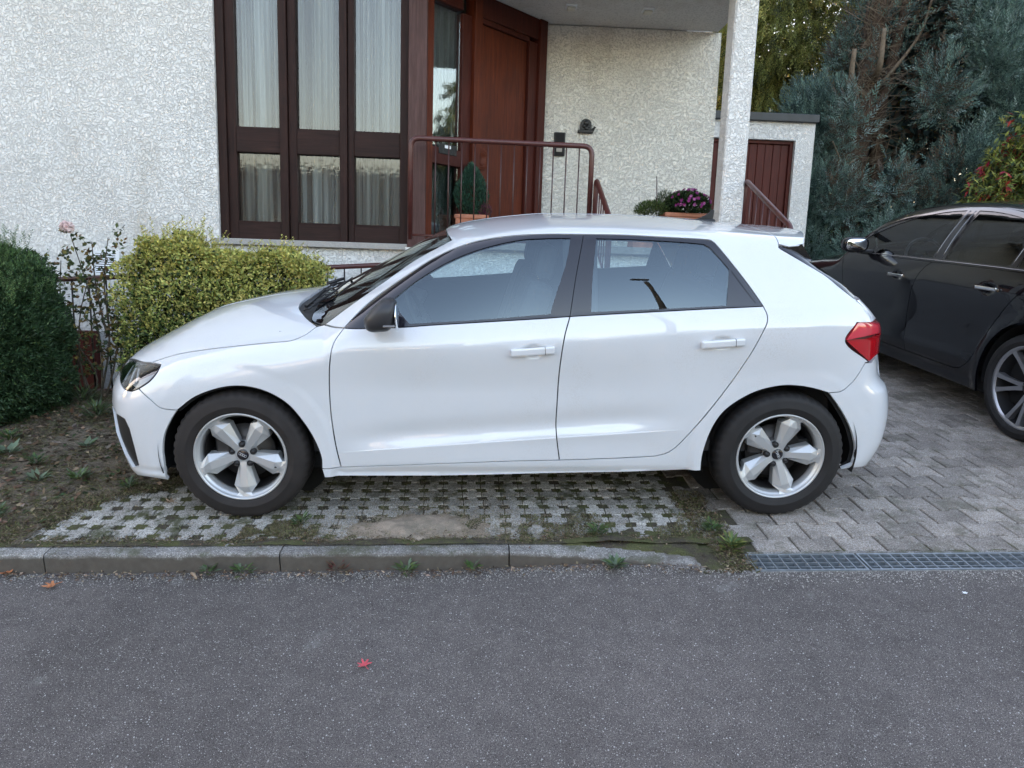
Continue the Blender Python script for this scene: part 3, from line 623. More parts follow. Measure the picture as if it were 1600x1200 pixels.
def panel(name, car, dom, outer, parent, material, holes=(), gap=.0027, depth=.016, off=0., cx=0, sp=.016,
          mirror='both', flange=True, hole_flange=True, label=None, kw={}, keep=(), lines=None):
    """one sheet of bodywork: outline in the parameter plane, lifted on to the body surface, edges turned in.
    mirror: 'both' = second object on the far side, 'join' = one mesh across the centre line, 'none'"""
    outer = np.asarray(outer, float)
    if area2(outer) < 0: outer = outer[::-1]
    mid = 1 if dom == 'top' else (0 if dom in ('front', 'rear') else None)
    fx = None
    if mirror == 'join': fx = np.abs(outer[:, mid]) < 1e-4
    for kc in keep:
        k_ = np.min(np.linalg.norm(outer[:, None]-np.asarray(kc)[None], axis=2), 1) < 1e-5; fx = k_ if fx is None else fx | k_
    O = inset(outer, gap, fx); H = [inset(np.asarray(h, float), -gap if hole_flange else 0) for h in holes]
    lo = O.min(0); hi = O.max(0)
    asp = .35 if dom in ('front', 'rear') else 1.
    su = sp/ (.75 if dom in ('front', 'rear') else 1.)
    gx, gy = np.meshgrid(np.arange(lo[0]+su*.5, hi[0], su), np.arange(lo[1]+sp*.5, hi[1], sp)); gx[1::2] += su*.5
    G = np.stack([gx.ravel(), gy.ravel()], 1); k = inpoly(G, O); G = G[k]; G = G[segdist(G, O) > sp*.45]
    for h in H: G = G[~inpoly(G, h)]; G = G[segdist(G, h) > sp*.45] if len(G) else G
    if lines is not None:
        Lp = lines[inpoly(lines, O)]; Lp = Lp[segdist(Lp, O) > .003]
        for h in H: Lp = Lp[~inpoly(Lp, h)]
        k_ = np.array([np.min(np.abs(Lp-g_).sum(1)) for g_ in G]) > .009; G = np.concatenate([G[k_], Lp])
    loops = [O]+H; verts = np.concatenate(loops+[G]); edges = []; s0 = 0
    for L_ in loops:
        n = len(L_); edges += [(s0+i, s0+(i+1) % n) for i in range(n)]; s0 += n
    r = delaunay_2d_cdt([Vector(v) for v in verts.tolist()], edges, [], 0, 1e-6)
    V2 = np.array([tuple(v) for v in r[0]]); T_ = np.array([f for f in r[2] if len(f) == 3]); orig = r[3]
    cen = V2[T_].mean(1); ok = inpoly(cen, O)
    for h in H: ok &= ~inpoly(cen, h)
    T_ = T_[ok]
    P, Nn = lift(car, dom, V2[:, 0], V2[:, 1], cx, **kw)
    P = P+Nn*off
    # orientation outward
    fn = np.cross(P[T_[:, 1]]-P[T_[:, 0]], P[T_[:, 2]]-P[T_[:, 0]]); flip = (fn*Nn[T_[:, 0]]).sum(1) < 0
    T_[flip] = T_[flip][:, ::-1]
    faces = [tuple(t) for t in T_.tolist()]; ln = [Nn[list(f)] for f in faces]
    Vl = [P]; nv = len(P)
    if flange:
        inv = {}
        for i, o in enumerate(orig):
            for q in o: inv[q] = i
        s0 = 0
        for li, L_ in enumerate(loops):
            n = len(L_)
            if li == 0 or hole_flange:
                idx = [inv.get(s0+i) for i in range(n)]
                for i in range(n):
                    a, b = idx[i], idx[(i+1) % n]
                    if a is None or b is None or a == b: continue
                    if mirror == 'join' and abs(V2[a][mid]) < 1e-4 and abs(V2[b][mid]) < 1e-4: continue
                    pa, pb = P[a], P[b]; q = np.array([pa, pb, pb-Nn[b]*depth, pa-Nn[a]*depth]); Vl.append(q)
                    faces.append((nv, nv+1, nv+2, nv+3)); f_n = np.cross(q[1]-q[0], q[2]-q[0]); f_n /= np.linalg.norm(f_n)+1e-12
                    ln.append(np.tile(f_n, (4, 1))); nv += 4
            s0 += n
    V = np.concatenate(Vl)
    def mk(V, faces, ln, nm):
        o = org_of(parent); me = bpy.data.meshes.new(nm); me.from_pydata((V-o).tolist(), [], faces)
        me.materials.append(material); me.polygons.foreach_set('use_smooth', np.ones(len(faces), bool)); me.update()
        me.normals_split_custom_set(np.concatenate(ln).tolist()); return me
    mV = V*np.array([1, -1, 1]); mF = [f[::-1] for f in faces]; mL = [l[::-1]*np.array([1, -1, 1]) for l in ln]
    if mirror == 'join':
        n0 = len(V); V = np.concatenate([V, mV]); faces = faces+[tuple(i+n0 for i in f) for f in mF]; ln = ln+mL
    o1 = put(name, mk(V, faces, ln, name), parent)
    if label: o1['label'] = label
    o1['org'] = list(org_of(parent)*1.0)
    if mirror == 'both':
        o2 = put(name, mk(mV, mF, mL, name), parent); o2['org'] = list(org_of(parent)*1.0)
        if label: o2['label'] = label
        return o1, o2
    return o1

def lathe_mesh(name, prof, m, n=64): return MB().lathe(prof, n=n).mesh(name, m)

def tyre_mesh(name, R, Rr, w, m, lugs=72, n=144):
    """tyre about the y axis, outer face towards -y; tread blocks cut in the shoulder"""
    hw = w/2; sh = R-Rr
    prof = [(Rr-.004, -hw+.020), (Rr+.004, -hw+.006), (Rr+.012, -hw+.002), (Rr+sh*.30, -hw-.004), (Rr+sh*.33, -hw-.0055), (Rr+sh*.36, -hw-.004), (Rr+sh*.62, -hw-.002),
            (Rr+sh*.80, -hw+.005), (R-.013, -hw+.012), (R-.006, -hw+.022), (R-.002, -hw+.036), (R, -hw+.06)]
    prof = prof+[(R, -.012), (R-.007, -.010), (R-.007, .0), (R, .002), (R, .03)]+[(R, hw-.05), (R-.006, hw-.022), (R-.03, hw), (Rr+.01, hw), (Rr-.004, hw-.02)]
    V = []; F = []
    for k in range(n):
        t = 2*math.pi*k/n; g = k % 3 == 0
        for i, (r, y) in enumerate(prof):
            rr = r-(.006 if (g and 8 <= i <= 11) else 0); tt = t+(.012*(i-9) if 9 <= i <= 12 else 0)
            V.append((rr*math.cos(tt), y, rr*math.sin(tt)))
    p = len(prof)
    for k in range(n):
        a = k*p; b = ((k+1) % n)*p
        for i in range(p-1): F.append((a+i, a+i+1, b+i+1, b+i))
    me = mesh_np(name, np.array(V), np.array(F), m, smooth=True); return me
m_tyre = mat('tyre_rubber', (.012, .011, .012), .72, var=.25, vscale=14, bump=.25, bscale=220, bdist=.001)
m_tyre_d = mat('tyre_rubber_dusty', (.020, .0165, .016), .78, var=.3, vscale=10, bump=.25, bscale=220, bdist=.001)
m_alloy = mat('silver_alloy', (.56, .57, .58), .40, metal=.55, coat=.1)
m_alloy_d = mat('machined_alloy', (.42, .42, .45), .28, metal=.8, coat=.3)
m_rotor = mat('brake_disc_steel', (.085, .08, .078), .45, metal=.7)
m_chrome = mat('chrome', (.75, .75, .76), .08, metal=1.)
m_trimchrome = mat('dark_chrome_trim', (.30, .30, .31), .15, metal=1.)
m_logo = mat('badge_silver', (.7, .7, .72), .25, metal=.6)

def alloy_a(name):
    """five broad faceted spokes that point outwards, unit wheel in the xz plane, face towards -y, rim flange radius .2155"""
    mb = MB(); bm = mb.bm
    # (radius, half width, y of flat, y of edge)
    st = [(.034, .025, .016, -.062, -.052), (.062, .028, .014, -.068, -.046), (.154, .053, .019, -.084, -.058), (.186, .029, .003, -.080, -.074), (.206, .044, .003, -.085, -.084)]
    for s_ in range(5):
        an = math.pi/2+2*math.pi*s_/5; ca, sa = math.cos(an), math.sin(an); rows = []
        for (r, hw, fl, yf, ye) in st:
            row = [(-hw, -.012), (-hw, ye), (-fl, yf), (fl, yf), (hw, ye), (hw, -.012)]
            rows.append([bm.verts.new((r*ca-u*sa, y, r*sa+u*ca)) for u, y in row])
        for a, b in zip(rows, rows[1:]):
            for i in range(5): bm.faces.new((a[i], a[i+1], b[i+1], b[i]))
    mb.lathe([(.0, -.060), (.038, -.060), (.054, -.054), (.060, -.03), (.060, -.0)], n=40)
    # rim: flange and barrel
    mb.lathe([(.2155, -.088), (.2165, -.094), (.214, -.098), (.208, -.096), (.205, -.088), (.2025, -.078), (.198, -.076), (.1945, -.066), (.188, -.035), (.184, .05), (.20, .085)], n=96)
    return mb.mesh(name, m_alloy)
def four_rings(parent_add, name, m, s_=1.):
    mb = MB()
    for k in range(4):
        cx = (k-1.5)*.0088*s_
        pts = [Vector((cx+.0058*s_*math.cos(t), 0, .0058*s_*math.sin(t))) for t in [2*math.pi*j/20 for j in range(21)]]
        mb.tube(pts, .0009*s_, 6, caps=False)
    return parent_add(name, mb.mesh(name, m))

# ------------------------------------------------------------------ white hatchback (slope frame)
HC = Hatch()
def build_hatch():
    car = thing('hatchback', 'white five-door hatchback parked side-on on the grid pavers in the foreground', 'car', (1.28, 0, 0), SLOPE)
    pn = lambda *a, **k: panel(a[0], HC, *a[1:], **k)
    D = 'side'; p = lambda k, rev=False, dom='side', cx=0: path(k, dom, cx, rev)
    e0 = np.array(PTS['pillar_ws'][-1]); e1 = np.array(PTS['seam_sp'][-1]); xs = np.linspace(e0[0], e1[0], 110); cy, cz = HC.corner(xs)
    w0 = 1-sst(0, .20, xs-e0[0]); w1 = 1-sst(0, .08, e1[0]-xs); yy = -(cy-.055)*(1-w0-w1)+e0[1]*w0+e1[1]*w1
    C3, _ = lift(HC, 'top', xs, yy, spoiler=True); cs = C3[:, [0, 2]].copy(); ct = C3[:, [0, 1]].copy()
    crx = np.arange(.40, 2.12, .008); crz = .339+(crx-.48)*.0713; CR = [np.stack([crx, crz], 1), np.stack([crx, crz-.0035], 1), np.stack([crx, crz+.0045], 1)]
    shx = np.arange(.30, 2.9, .010); shz = HC.zs(shx); CR += [np.stack([shx, shz], 1), np.stack([shx, shz+.006], 1)]; 
    for hx_ in HC.HX:
        for rr in (.418, .429, .440, .451, .462):
            ta = np.linspace(-.2, math.pi+.2, 170); CR.append(np.stack([hx_+rr*np.cos(ta), .315+rr*np.sin(ta)], 1))
    CR = np.concatenate(CR)
    black = m_dark
    def inner(dom, L_, **k): pn('inner_sheet', dom, L_, car, black, gap=-.010, off=-.022, flange=False, sp=.05, **k)  # black sheets added behind the panels to block light through the gaps
    # ---- sides
    df = loop([p('fdoor_front'), p('sill_f'), p('bline_lo', True), p('dlo_bot_f')])
    for o in pn('front_door', D, df, car, m_white, lines=CR): handle(o, 1.353, .832)
    inner(D, df)
    dr = loop([p('sill_r'), p('rdoor_rear'), p('dlo_bot_r'), p('bline_lo')])
    for o in pn('rear_door', D, dr, car, m_white, lines=CR): handle(o, 2.218, .874)
    inner(D, dr)
    sf = loop([p('pillar_ws'), cs, p('cpil'), p('lid'), p('light_top'), p('light_left'), p('bump_r'), p('arch_r'), p('sill_bot'), p('sill_l'), p('sill_l2'),
               p('sill_f'), p('sill_r'), p('rdoor_rear'), p('dlo_rear', True), p('dlo_top_r', True), p('dlo_top_f', True), p('ab2', True)])
    pn('side_frame', D, sf, car, m_white, keep=[cs], lines=CR)
    fen = loop([p('hl_top'), p('bonnet_line'), p('ab1'), p('ab2'), p('fdoor_front'), p('sill_l2', True), p('arch_f'), p('bump_f'), p('hl_low')])
    pn('front_wing', D, fen, car, m_white, lines=CR); inner(D, fen)
    # ---- glasshouse
    ff = loop([p('dlo_top_f'), p('bline_up'), p('dlo_bot_f')]); gf = loop([p('glass_f')])
    pn('front_window_frame', D, ff, car, m_gloss, holes=[gf], gap=.0015)
    pn('front_side_window', D, gf, car, m_carglass, gap=-.004, off=-.004, flange=False)
    fr = loop([p('dlo_top_r'), p('dlo_rear'), p('dlo_bot_r'), p('bline_up', True)]); gr = loop([p('glass_r')]); gq = loop([p('glass_q')])
    pn('rear_window_frame', D, fr, car, m_gloss, holes=[gr, gq], gap=.0015)
    pn('rear_side_window', D, gr, car, m_carglass, gap=-.004, off=-.004, flange=False)
    pn('rear_quarter_light', D, gq, car, m_gloss, gap=-.003, off=-.003, flange=False)
    # thin rubber line round the window area
    T = 'top'
    wsb = np.array([[.28, 0], [.283, -.2], [.292, -.42], [.311, -.608], [.344, -.642], [.386, -.678]])
    wst = np.array([[.974, -.50], [.952, -.35], [.935, -.18], [.930, 0]])
    ws = loop([spline(wsb), p('pillar_ws', dom=T), spline(wst)])
    ws[np.abs(ws[:, 1]) < 1e-9, 1] = 0
    pn('windscreen', T, ws, car, m_screen, mirror='join', off=-.003, gap=.004, sp=.03)
    wi = np.array([[.365, 0], [.37, -.3], [.385, -.52], [.42, -.605], [.60, -.555], [.80, -.495], [.915, -.445], [.895, -.3], [.875, 0]])
    band = loop([ws, spline(wi[::-1], .03)]); pn('windscreen_band', T, band, car, m_gloss, mirror='join', off=-.009, gap=.004, sp=.03, flange=False)
    cowl = path('cowl', T); cowl = np.concatenate([cowl, spline(np.array([cowl[-1], [.212, -.09], [.214, 0]]))[1:]])
    bon = loop([spline(np.array([[-.742, 0], [-.735, -.16], [-.70, -.372]])), path('hl_top2', T, rev=True), path('bonnet_line', T), cowl])
    pn('bonnet', T, bon, car, m_white, mirror='join', sp=.025); inner(T, bon, mirror='join')
    cw = loop([cowl[::-1], np.array([PTS['ab1'][1][:2]]), spline(wsb)[::-1]]); pn('scuttle', T, cw, car, m_blackpl, mirror='join', off=-.012, gap=.001, sp=.03)
    for j in range(9): MB().tube([(.235+.004*j, -.45+.1*j, .935+.014*min(j, 9-j)*.9), (.30, -.42+.1*j, .962+.012*min(j, 9-j)*.9)], .004, 6).build('scuttle_rib', m_blackpl, car)
    for (x0, y0, x1, y1) in ((.27, -.50, .40, .02), (.27, .05, .42, .52)):
        a = Vector((x0, y0, float(HC.T(np.array(x0), np.array(y0)))+.018)); pts = []
        for t in np.linspace(0, 1, 10):
            x = x0+(x1-x0)*t; y = y0+(y1-y0)*t; pts.append((x, y, float(HC.T(np.array(x), np.array(y)))+.014))
        MB().tube(pts, .006, 6).tube([(x0-.04, y0+.12, a.z-.01), (x0+.03, (y0+y1)/2, pts[5][2]+.012)], .009, 6).build('wiper', m_blackpl, car)
    # ---- roof and tail
    seam = np.array([[2.513, -.662], [2.521, -.46], [2.535, -.25], [2.54, 0]])
    rf = loop([spline(wst)[::-1], ct, spline(seam)]); kw = dict(spoiler=True)
    pn('roof', T, rf, car, m_white, mirror='join', sp=.03, keep=[ct], kw=kw)
    pn('headliner', T, rf, car, mat('grey_headliner', (.22, .22, .22), .9), mirror='join', sp=.08, gap=.02, off=-.03, flange=False, kw=kw)
    tr = np.array([[2.828, 0], [2.800, -.22], [2.735, -.42], [2.672, -.57], [2.640, -.648]])
    spo = loop([spline(seam[::-1]), np.array([[2.56, -.672], [2.610, -.664]]), spline(tr[::-1])])
    pn('roof_spoiler', T, spo, car, m_white, mirror='join', sp=.02, depth=.022, kw=kw)
    mb = MB()
    for sy in (1,): pass
    mb.bm.free()
    for sy in (-1, 1):
        w = MB(); A_, C_ = PTS['cpil'][0], PTS['cpil'][1]; B_ = PTS['sp_wing'][1]
        a = [(A_[0], -A_[1]-.004, A_[2]-.003), (B_[0], -B_[1]-.01, B_[2]-.012), (C_[0]+.055, -C_[1]-.06, C_[2]+.012), (C_[0]+.004, -C_[1]-.006, C_[2]-.003)]
        o = [w.bm.verts.new((x, y*sy, z)) for x, y, z in a]; i_ = [w.bm.verts.new((x, (y-.05)*sy, z-.003)) for x, y, z in a]
        w.bm.faces.new(o); w.bm.faces.new(i_[::-1])
        for k in range(4): w.bm.faces.new((o[k], o[(k+1) % 4], i_[(k+1) % 4], i_[k]))
        w.build('spoiler_fin', m_gloss, car)
    cp = path('cpil', T); tu = loop([cp, spline(np.array([[2.861, -.766], [2.935, -.60], [2.975, -.30], [2.985, 0]])), np.array([[2.60, 0], [2.56, -.5]])])
    rw = np.array([[2.64, 0], [2.64, -.50], [2.66, -.615], [2.85, -.675], [2.915, -.57], [2.945, -.3], [2.952, 0]])
    tu2 = loop([cp, spline(np.array([[2.861, -.766], [2.935, -.60], [2.975, -.30], [2.985, 0]])), spline(rw[::-1], .03), np.array([[2.60, 0], [2.56, -.5]])])
    pn('tailgate_surround', T, tu2, car, m_gloss, mirror='join', sp=.03, off=-.004, gap=.002)
    pn('rear_window', T, loop([rw]), car, m_privacy, mirror='join', sp=.04, off=-.002, gap=-.004, flange=False)
    R_ = 'rear'; cx = 2.2; q = lambda k, rev=False: path(k, R_, cx, rev)
    th = lambda P: todom(R_, np.array([P]), cx)[0]
    topc = np.array([[0, 1.052], [.25, 1.052], [.5, 1.055], list(th((2.861, -.766, 1.060)))])
    tg = loop([np.array([[0, .645], [.58, .665], [.60, .785], [.46, .80], [.46, .925]]), np.array([th(PTS['lid'][-1])]), q('lid', True), spline(topc[::-1], .03)])
    pn('tailgate', R_, tg, car, m_white, mirror='join', cx=cx, sp=.022); inner(R_, tg, mirror='join', cx=cx)
    lt = loop([np.array([[.46, .925]]), q('light_left'), np.array([[.80, .772], [.60, .785], [.46, .80]])])
    hous = pn('tail_light', R_, lt, car, m_tailhouse, cx=cx, sp=.02, off=-.020, gap=.001, flange=False)
    tl = path('light_left', R_, cx); mid = .5*(tl[0]+tl[-1])
    for o in hous:
        pass
    a_, b_, c_ = th(PTS['light_left'][0]), th(PTS['light_left'][1]), th(PTS['light_left'][2])
    up = loop([np.array([a_, b_, [.70, b_[1]+.004], [.64, .945]])]); lw = loop([np.array([b_, c_, [.62, .785], [.47, .80], [.47, .925], [.64, .942], [.70, b_[1]+.002]])])
    for s_, L_, mm, nm in ((0, up, m_red2, 'upper_lens'), (1, lw, m_red1, 'lower_lens')):
        os_ = pn(nm, R_, L_, car, mm, cx=cx, sp=.015, off=.003 if s_ else .005, gap=.0025, depth=.016)
        for o, h in zip(os_, hous): o.parent = h
    bp = loop([q('bump_r', True), np.array([[.80, .768], [.62, .778], [.585, .655], [0, .638]]), np.array([[0, .20], [.45, .20], [.70, .21]]), np.array([th((2.90, -.845, .235))]), q('arch_rb', True)])
    pn('rear_bumper', R_, bp, car, m_white, mirror='join', cx=cx, sp=.022); inner(R_, bp, mirror='join', cx=cx)
    # ---- nose
    Fr = 'front'; cf_ = -.05; f = lambda k, rev=False: path(k, Fr, cf_, rev); tf = lambda P: todom(Fr, np.array([P]), cf_)[0]
    ink = loop([np.array([tf(P) for P in PTS['intake'][:5]]), np.array([[.98, .222], [.90, .27], [.80, .36], [.72, .47]])])
    nose = loop([spline(np.array([[0, .630], [.25, .632], list(tf((-.70, -.372, .652)))])), f('hl_left'), f('bump_f', True), f('arch_fb'),
                 np.array([[1.0, .178], [.6, .170], [0, .165], [0, .235], [.30, .235], [.44, .40], [.38, .555], [0, .575]])])
    pn('front_bumper', Fr, nose, car, m_white, holes=[ink], mirror='join', cx=cf_, sp=.022)
    grl = loop([np.array([[0, .235], [.30, .235], [.44, .40], [.38, .555], [0, .575]])])
    pn('radiator_grille', Fr, grl, car, m_blackpl, mirror='join', cx=cf_, off=-.02, gap=-.003, sp=.03, flange=False)
    pn('side_intake', Fr, ink, car, m_blackpl, cx=cf_, off=-.014, gap=-.003, sp=.02, flange=False)
    hl = loop([f('hl_top'), f('hl_top2'), f('hl_left'), f('hl_low')])
    hs = pn('headlight', Fr, hl, car, m_hlhouse, cx=cf_, off=-.045, gap=.003, sp=.02, flange=False)
    parts = pn('lens', Fr, hl, car, m_lens, cx=cf_, off=.001, gap=.003, sp=.02, flange=False)
    for o, h in zip(parts, hs): o.parent = h
    rim_in = inset(hl, .0075)
    n_ = len(hl)
    for o, h in zip(pn('lamp_surround', Fr, hl, car, m_gloss, holes=[rim_in], cx=cf_, off=.002, gap=.002, depth=.05, sp=.02), hs): o.parent = h
    c0 = tf((-.37, -.80, .69)); l_ = [tf(P) for P in PTS['hl_left'] if P]
    refl = loop([np.array([[1.12, .700], [1.22, .722], [1.16, .655], [1.04, .632], [.98, .640]])])
    for o, h in zip(pn('reflector', Fr, refl, car, m_alloy, cx=cf_, off=-.028, gap=.0, sp=.01, flange=False), hs): o.parent = h
    for (A, B) in (((.90, .695), (.98, .640)), ((.96, .700), (1.05, .650)), ((.80, .690), (.88, .640))):
        P0, N0 = lift(HC, Fr, np.array([A[0], B[0]]), np.array([A[1], B[1]]), cf_); P0 = P0-N0*.02
        for sy, h in ((1, hs[0]), (-1, hs[1])):
            MB().tube([(P0[0][0], P0[0][1]*sy, P0[0][2]), (P0[1][0], P0[1][1]*sy, P0[1][2])], .0045, 6).build('light_bar', m_white_pl, h)
    # ---- mirrors
    for sy in (-1, 1):
        mb = MB(); bmesh.ops.create_icosphere(mb.bm, subdivisions=4, radius=1.)
        for v in mb.bm.verts:
            x, y, z = v.co; e = 2.6; k_ = (abs(x)**e+abs(y)**e+abs(z)**e)**(-1/e); x, y, z = x*k_, y*k_, z*k_
            X = .700+x*.076+(.012*z); Y = -.965+y*.090; Z = 1.010+z*.071
            if x > .45: X = .700+.45*.076+(x-.45)*.076*.55+.012*z
            X += .03*max(-x, 0)*max(z, 0)*1.3; Z -= .012*max(-x, 0)
            v.co = (X, Y*(-sy), Z) if sy > 0 else (X, Y, Z)
        o = mb.build('door_mirror', m_mirrorcap, car, smooth=True); sub(o, (1.28, 0, 0))
        s2 = 1 if sy < 0 else -1
        MB().box((.665, -.89*s2, .955), (.07, .16, .022), bevel=.006).box((.65, -.835*s2, .955), (.10, .06, .035), bevel=.01).build('mirror_arm', m_blackpl, o)
        MB().box((.735, -1.050*s2, .975), (.050, .016, .009), Matrix.Rotation(0, 3, 'X'), .003).build('mirror_indicator', m_lensgrey, o)
        MB().lathe([(.0, 0), (.060, 0), (.062, -.004)], (.762, -.97*s2, 1.0), 'X', 24).build('mirror_glass', m_chrome, o)
    # ---- fin, wheels, arches
    MB().prism([(2.265, 1.375), (2.36, 1.402), (2.395, 1.440), (2.405, 1.438), (2.400, 1.375)], -.012, .012, 'Y', .005).prism([(2.25, 1.376), (2.41, 1.37), (2.41, 1.388), (2.27, 1.385)], -.028, .028, 'Y', .006).build('aerial_fin', m_blackpl, car)
    tm = tyre_mesh('tyre', .317, .2155, .205, m_tyre_d); tm2 = tyre_mesh('tyre', .317, .2155, .205, m_tyre)
    for t_ in (tm, tm2):
        for v in t_.vertices:
            if v.co.z < -.3095: v.co.z = -.3095
    rm = alloy_a('rim')
    dm = MB().lathe([(.0, .00), (.135, .0), (.135, .022), (.07, .022), (.07, -.02), (0, -.02)], n=40).box((-.10, -.005, .055), (.07, .05, .13), bevel=.01).lathe([(.182, -.05), (.183, .08)], n=48).mesh('wheel', m_rotor)
    capm = MB().lathe([(0, -.064), (.024, -.064), (.028, -.060), (.029, -.05)], n=32).mesh('hub_cap', m_gloss)
    boltm = MB().lathe([(0, -.066), (.0065, -.066), (.0085, -.063), (.0100, -.060), (.0125, -.062), (.0135, -.064), (.0150, -.060), (.0150, -.045)], n=16).mesh('wheel_bolt', m_blackpl)
    for hx, ang in ((0., math.radians(180)), (2.563, math.radians(-19))):
        for sy in (-1, 1):
            w = put('wheel', dm, car, loc=(hx-1.28, .752*sy, .3095)); 
            if sy > 0: w.rotation_euler = (0, 0, math.pi)
            put('tyre', tm if hx == 0 else tm2, w)
            r_ = put('rim', rm, w); r_.rotation_euler = (0, -ang, 0)
            c = put('hub_cap', capm, w); c.rotation_euler = (0, -.5 if hx == 0 else -1.1, 0)
            four_rings(lambda n, me: put(n, me, w, loc=(0, -.0652, 0)), 'cap_badge', m_logo).rotation_euler = (0, .5 if hx == 0 else 1.1, 0)
            for k in range(5):
                a = math.pi/2+math.pi/5+2*math.pi*k/5; bb = put('wheel_bolt', boltm, w); 
                an = a-ang if False else a+ang
                bb.location = (.0515*math.cos(an), -.002, .0515*math.sin(an))
            MB().tube([(.178*math.cos(2.8+ang), -.07, .178*math.sin(2.8+ang)), (.160*math.cos(2.8+ang), -.085, .160*math.sin(2.8+ang))], .004, 6).build('valve', m_blackpl, w)
        for sy in (-1, 1):
            mb = MB(); n = 40; rows = []
            for i in range(n+1):
                t = math.radians(-14)+math.radians(208)*i/n; rows.append([(hx+.379*math.cos(t), y*sy, .315+.372*math.sin(t)) for y in (-.838, -.80, -.52)])
            for a, b in zip(rows, rows[1:]):
                for i in range(2): mb.quad([a[i], b[i], b[i+1], a[i+1]], True)
            mb.build('wheel_arch_liner', m_dark, car)
            MB().lathe([(0, .52*sy), (.40, .52*sy)], (hx, 0, .315), n=32).build('inner_wing', m_dark, car)
    # ---- underbody and cabin
    MB().span((-.42, -.70, .19), (2.95, .70, .30), .02).build('underbody', m_dark, car)
    MB().span((.30, -.74, .30), (2.75, .74, .36)).span((.18, -.70, .30), (.24, .70, .88)).build('cabin_floor', m_cab, car)
    MB().prism([(.30, .36), (.32, .84), (.46, .91), (.64, .925), (.78, .88), (.72, .78), (.60, .60), (.6, .36)], -.64, .64, 'Y', .02).build('dashboard', m_cab, car)
    MB().prism([(2.52, .36), (2.52, 1.00), (2.88, 1.02), (2.9, .36)], -.62, .62, 'Y', .02).build('parcel_shelf', m_cab, car)
    seat = MB().box((0, 0, .50), (.50, .50, .16), bevel=.05, seg=2).box((.30, 0, .80), (.14, .48, .62), Matrix.Rotation(math.radians(18), 3, 'Y'), .05, 2).mesh('front_seat', m_cab2)
    hrm = MB().box((.42, 0, 1.185), (.10, .26, .17), Matrix.Rotation(math.radians(12), 3, 'Y'), .04, 2).tube([(.39, -.05, 1.12), (.37, -.05, 1.04)], .006, 6).tube([(.39, .05, 1.12), (.37, .05, 1.04)], .006, 6).mesh('headrest', m_cab2)
    for sy in (-1, 1):
        s_ = put('front_seat', seat, car, loc=(1.02-1.28, .37*sy, 0)); put('headrest', hrm, s_)
    rs = MB().box((2.0, 0, .52), (.48, 1.22, .15), bevel=.05, seg=2).box((2.30, 0, .78), (.13, 1.22, .56), Matrix.Rotation(math.radians(20), 3, 'Y'), .05, 2).build('rear_bench', m_cab2, car)
    for y in (-.40, .40): put('headrest', hrm, rs, loc=(1.97-1.28+1.28-1.28, y, -.07))
    c = Vector((.82, -.37, .86)); nx = Vector((-.90, 0, -.42)).normalized(); ux = Vector((0, 1, 0)); vx = nx.cross(ux)
    MB().tube([c+(ux*math.cos(t)+vx*math.sin(t))*.182 for t in [2*math.pi*k/36 for k in range(37)]], .015, 8, caps=False).tube([c+ux*.18, c-ux*.18], .02, 8).tube([c, c-vx*.17 if vx.z > 0 else c+vx*.17], .018, 8).tube([c, c+nx*.25], .04, 10).build('steering_wheel', m_cab, car)
    for x, t0 in ((1.56, 0),):
        for sy in (-1, 1): MB().box((1.58, .70*sy, 1.12), (.16, .03, .46), Matrix.Rotation(-.35*sy*-1, 3, 'X'), .01).build('pillar_trim', m_cab2, car)
    MB().box((.86, 0, 1.255), (.02, .22, .06), bevel=.01).build('inner_mirror', m_blackpl, car)
    return car
def handle(door, x, z):
    sy = -1 if door.data.vertices[0].co.y < 0 else 1
    R_ = Matrix.Rotation(math.radians(-4.5), 3, 'Y')
    MB().box((x, .884*sy, z), (.200, .016, .034), R_, .007, 2).box((x-.08, .868*sy, z-.003), (.02, .03, .024), R_, .003).box((x+.085, .868*sy, z+.005), (.03, .03, .024), R_, .003).build('door_handle', m_white, door)
    MB().box((x+.056, .885*sy, z+.0045), (.0018, .0165, .0345), R_).build('handle_gap', m_dark, door)
m_tailhouse = mat('tail_lamp_housing', (.05, .004, .006), .4)
m_red1 = mat('deep_red_lens', (.42, .004, .010), .12, coat=1., spec=.6)
m_red2 = mat('bright_red_lens', (.62, .045, .07), .12, coat=1., spec=.6)
m_hlhouse = mat('lamp_housing_black', (.02, .022, .025), .35)
m_mirrorcap = mat('matt_black_mirror_cap', (.032, .032, .036), .42, bump=.1, bscale=900, bdist=.0005)
m_lensgrey = mat('smoked_indicator', (.20, .19, .19), .15, coat=.6)
m_cab = mat('dark_cabin_plastic', (.05, .052, .056), .6)
m_cab2 = mat('dark_seat_fabric', (.055, .058, .064), .9)
HATCH = build_hatch()

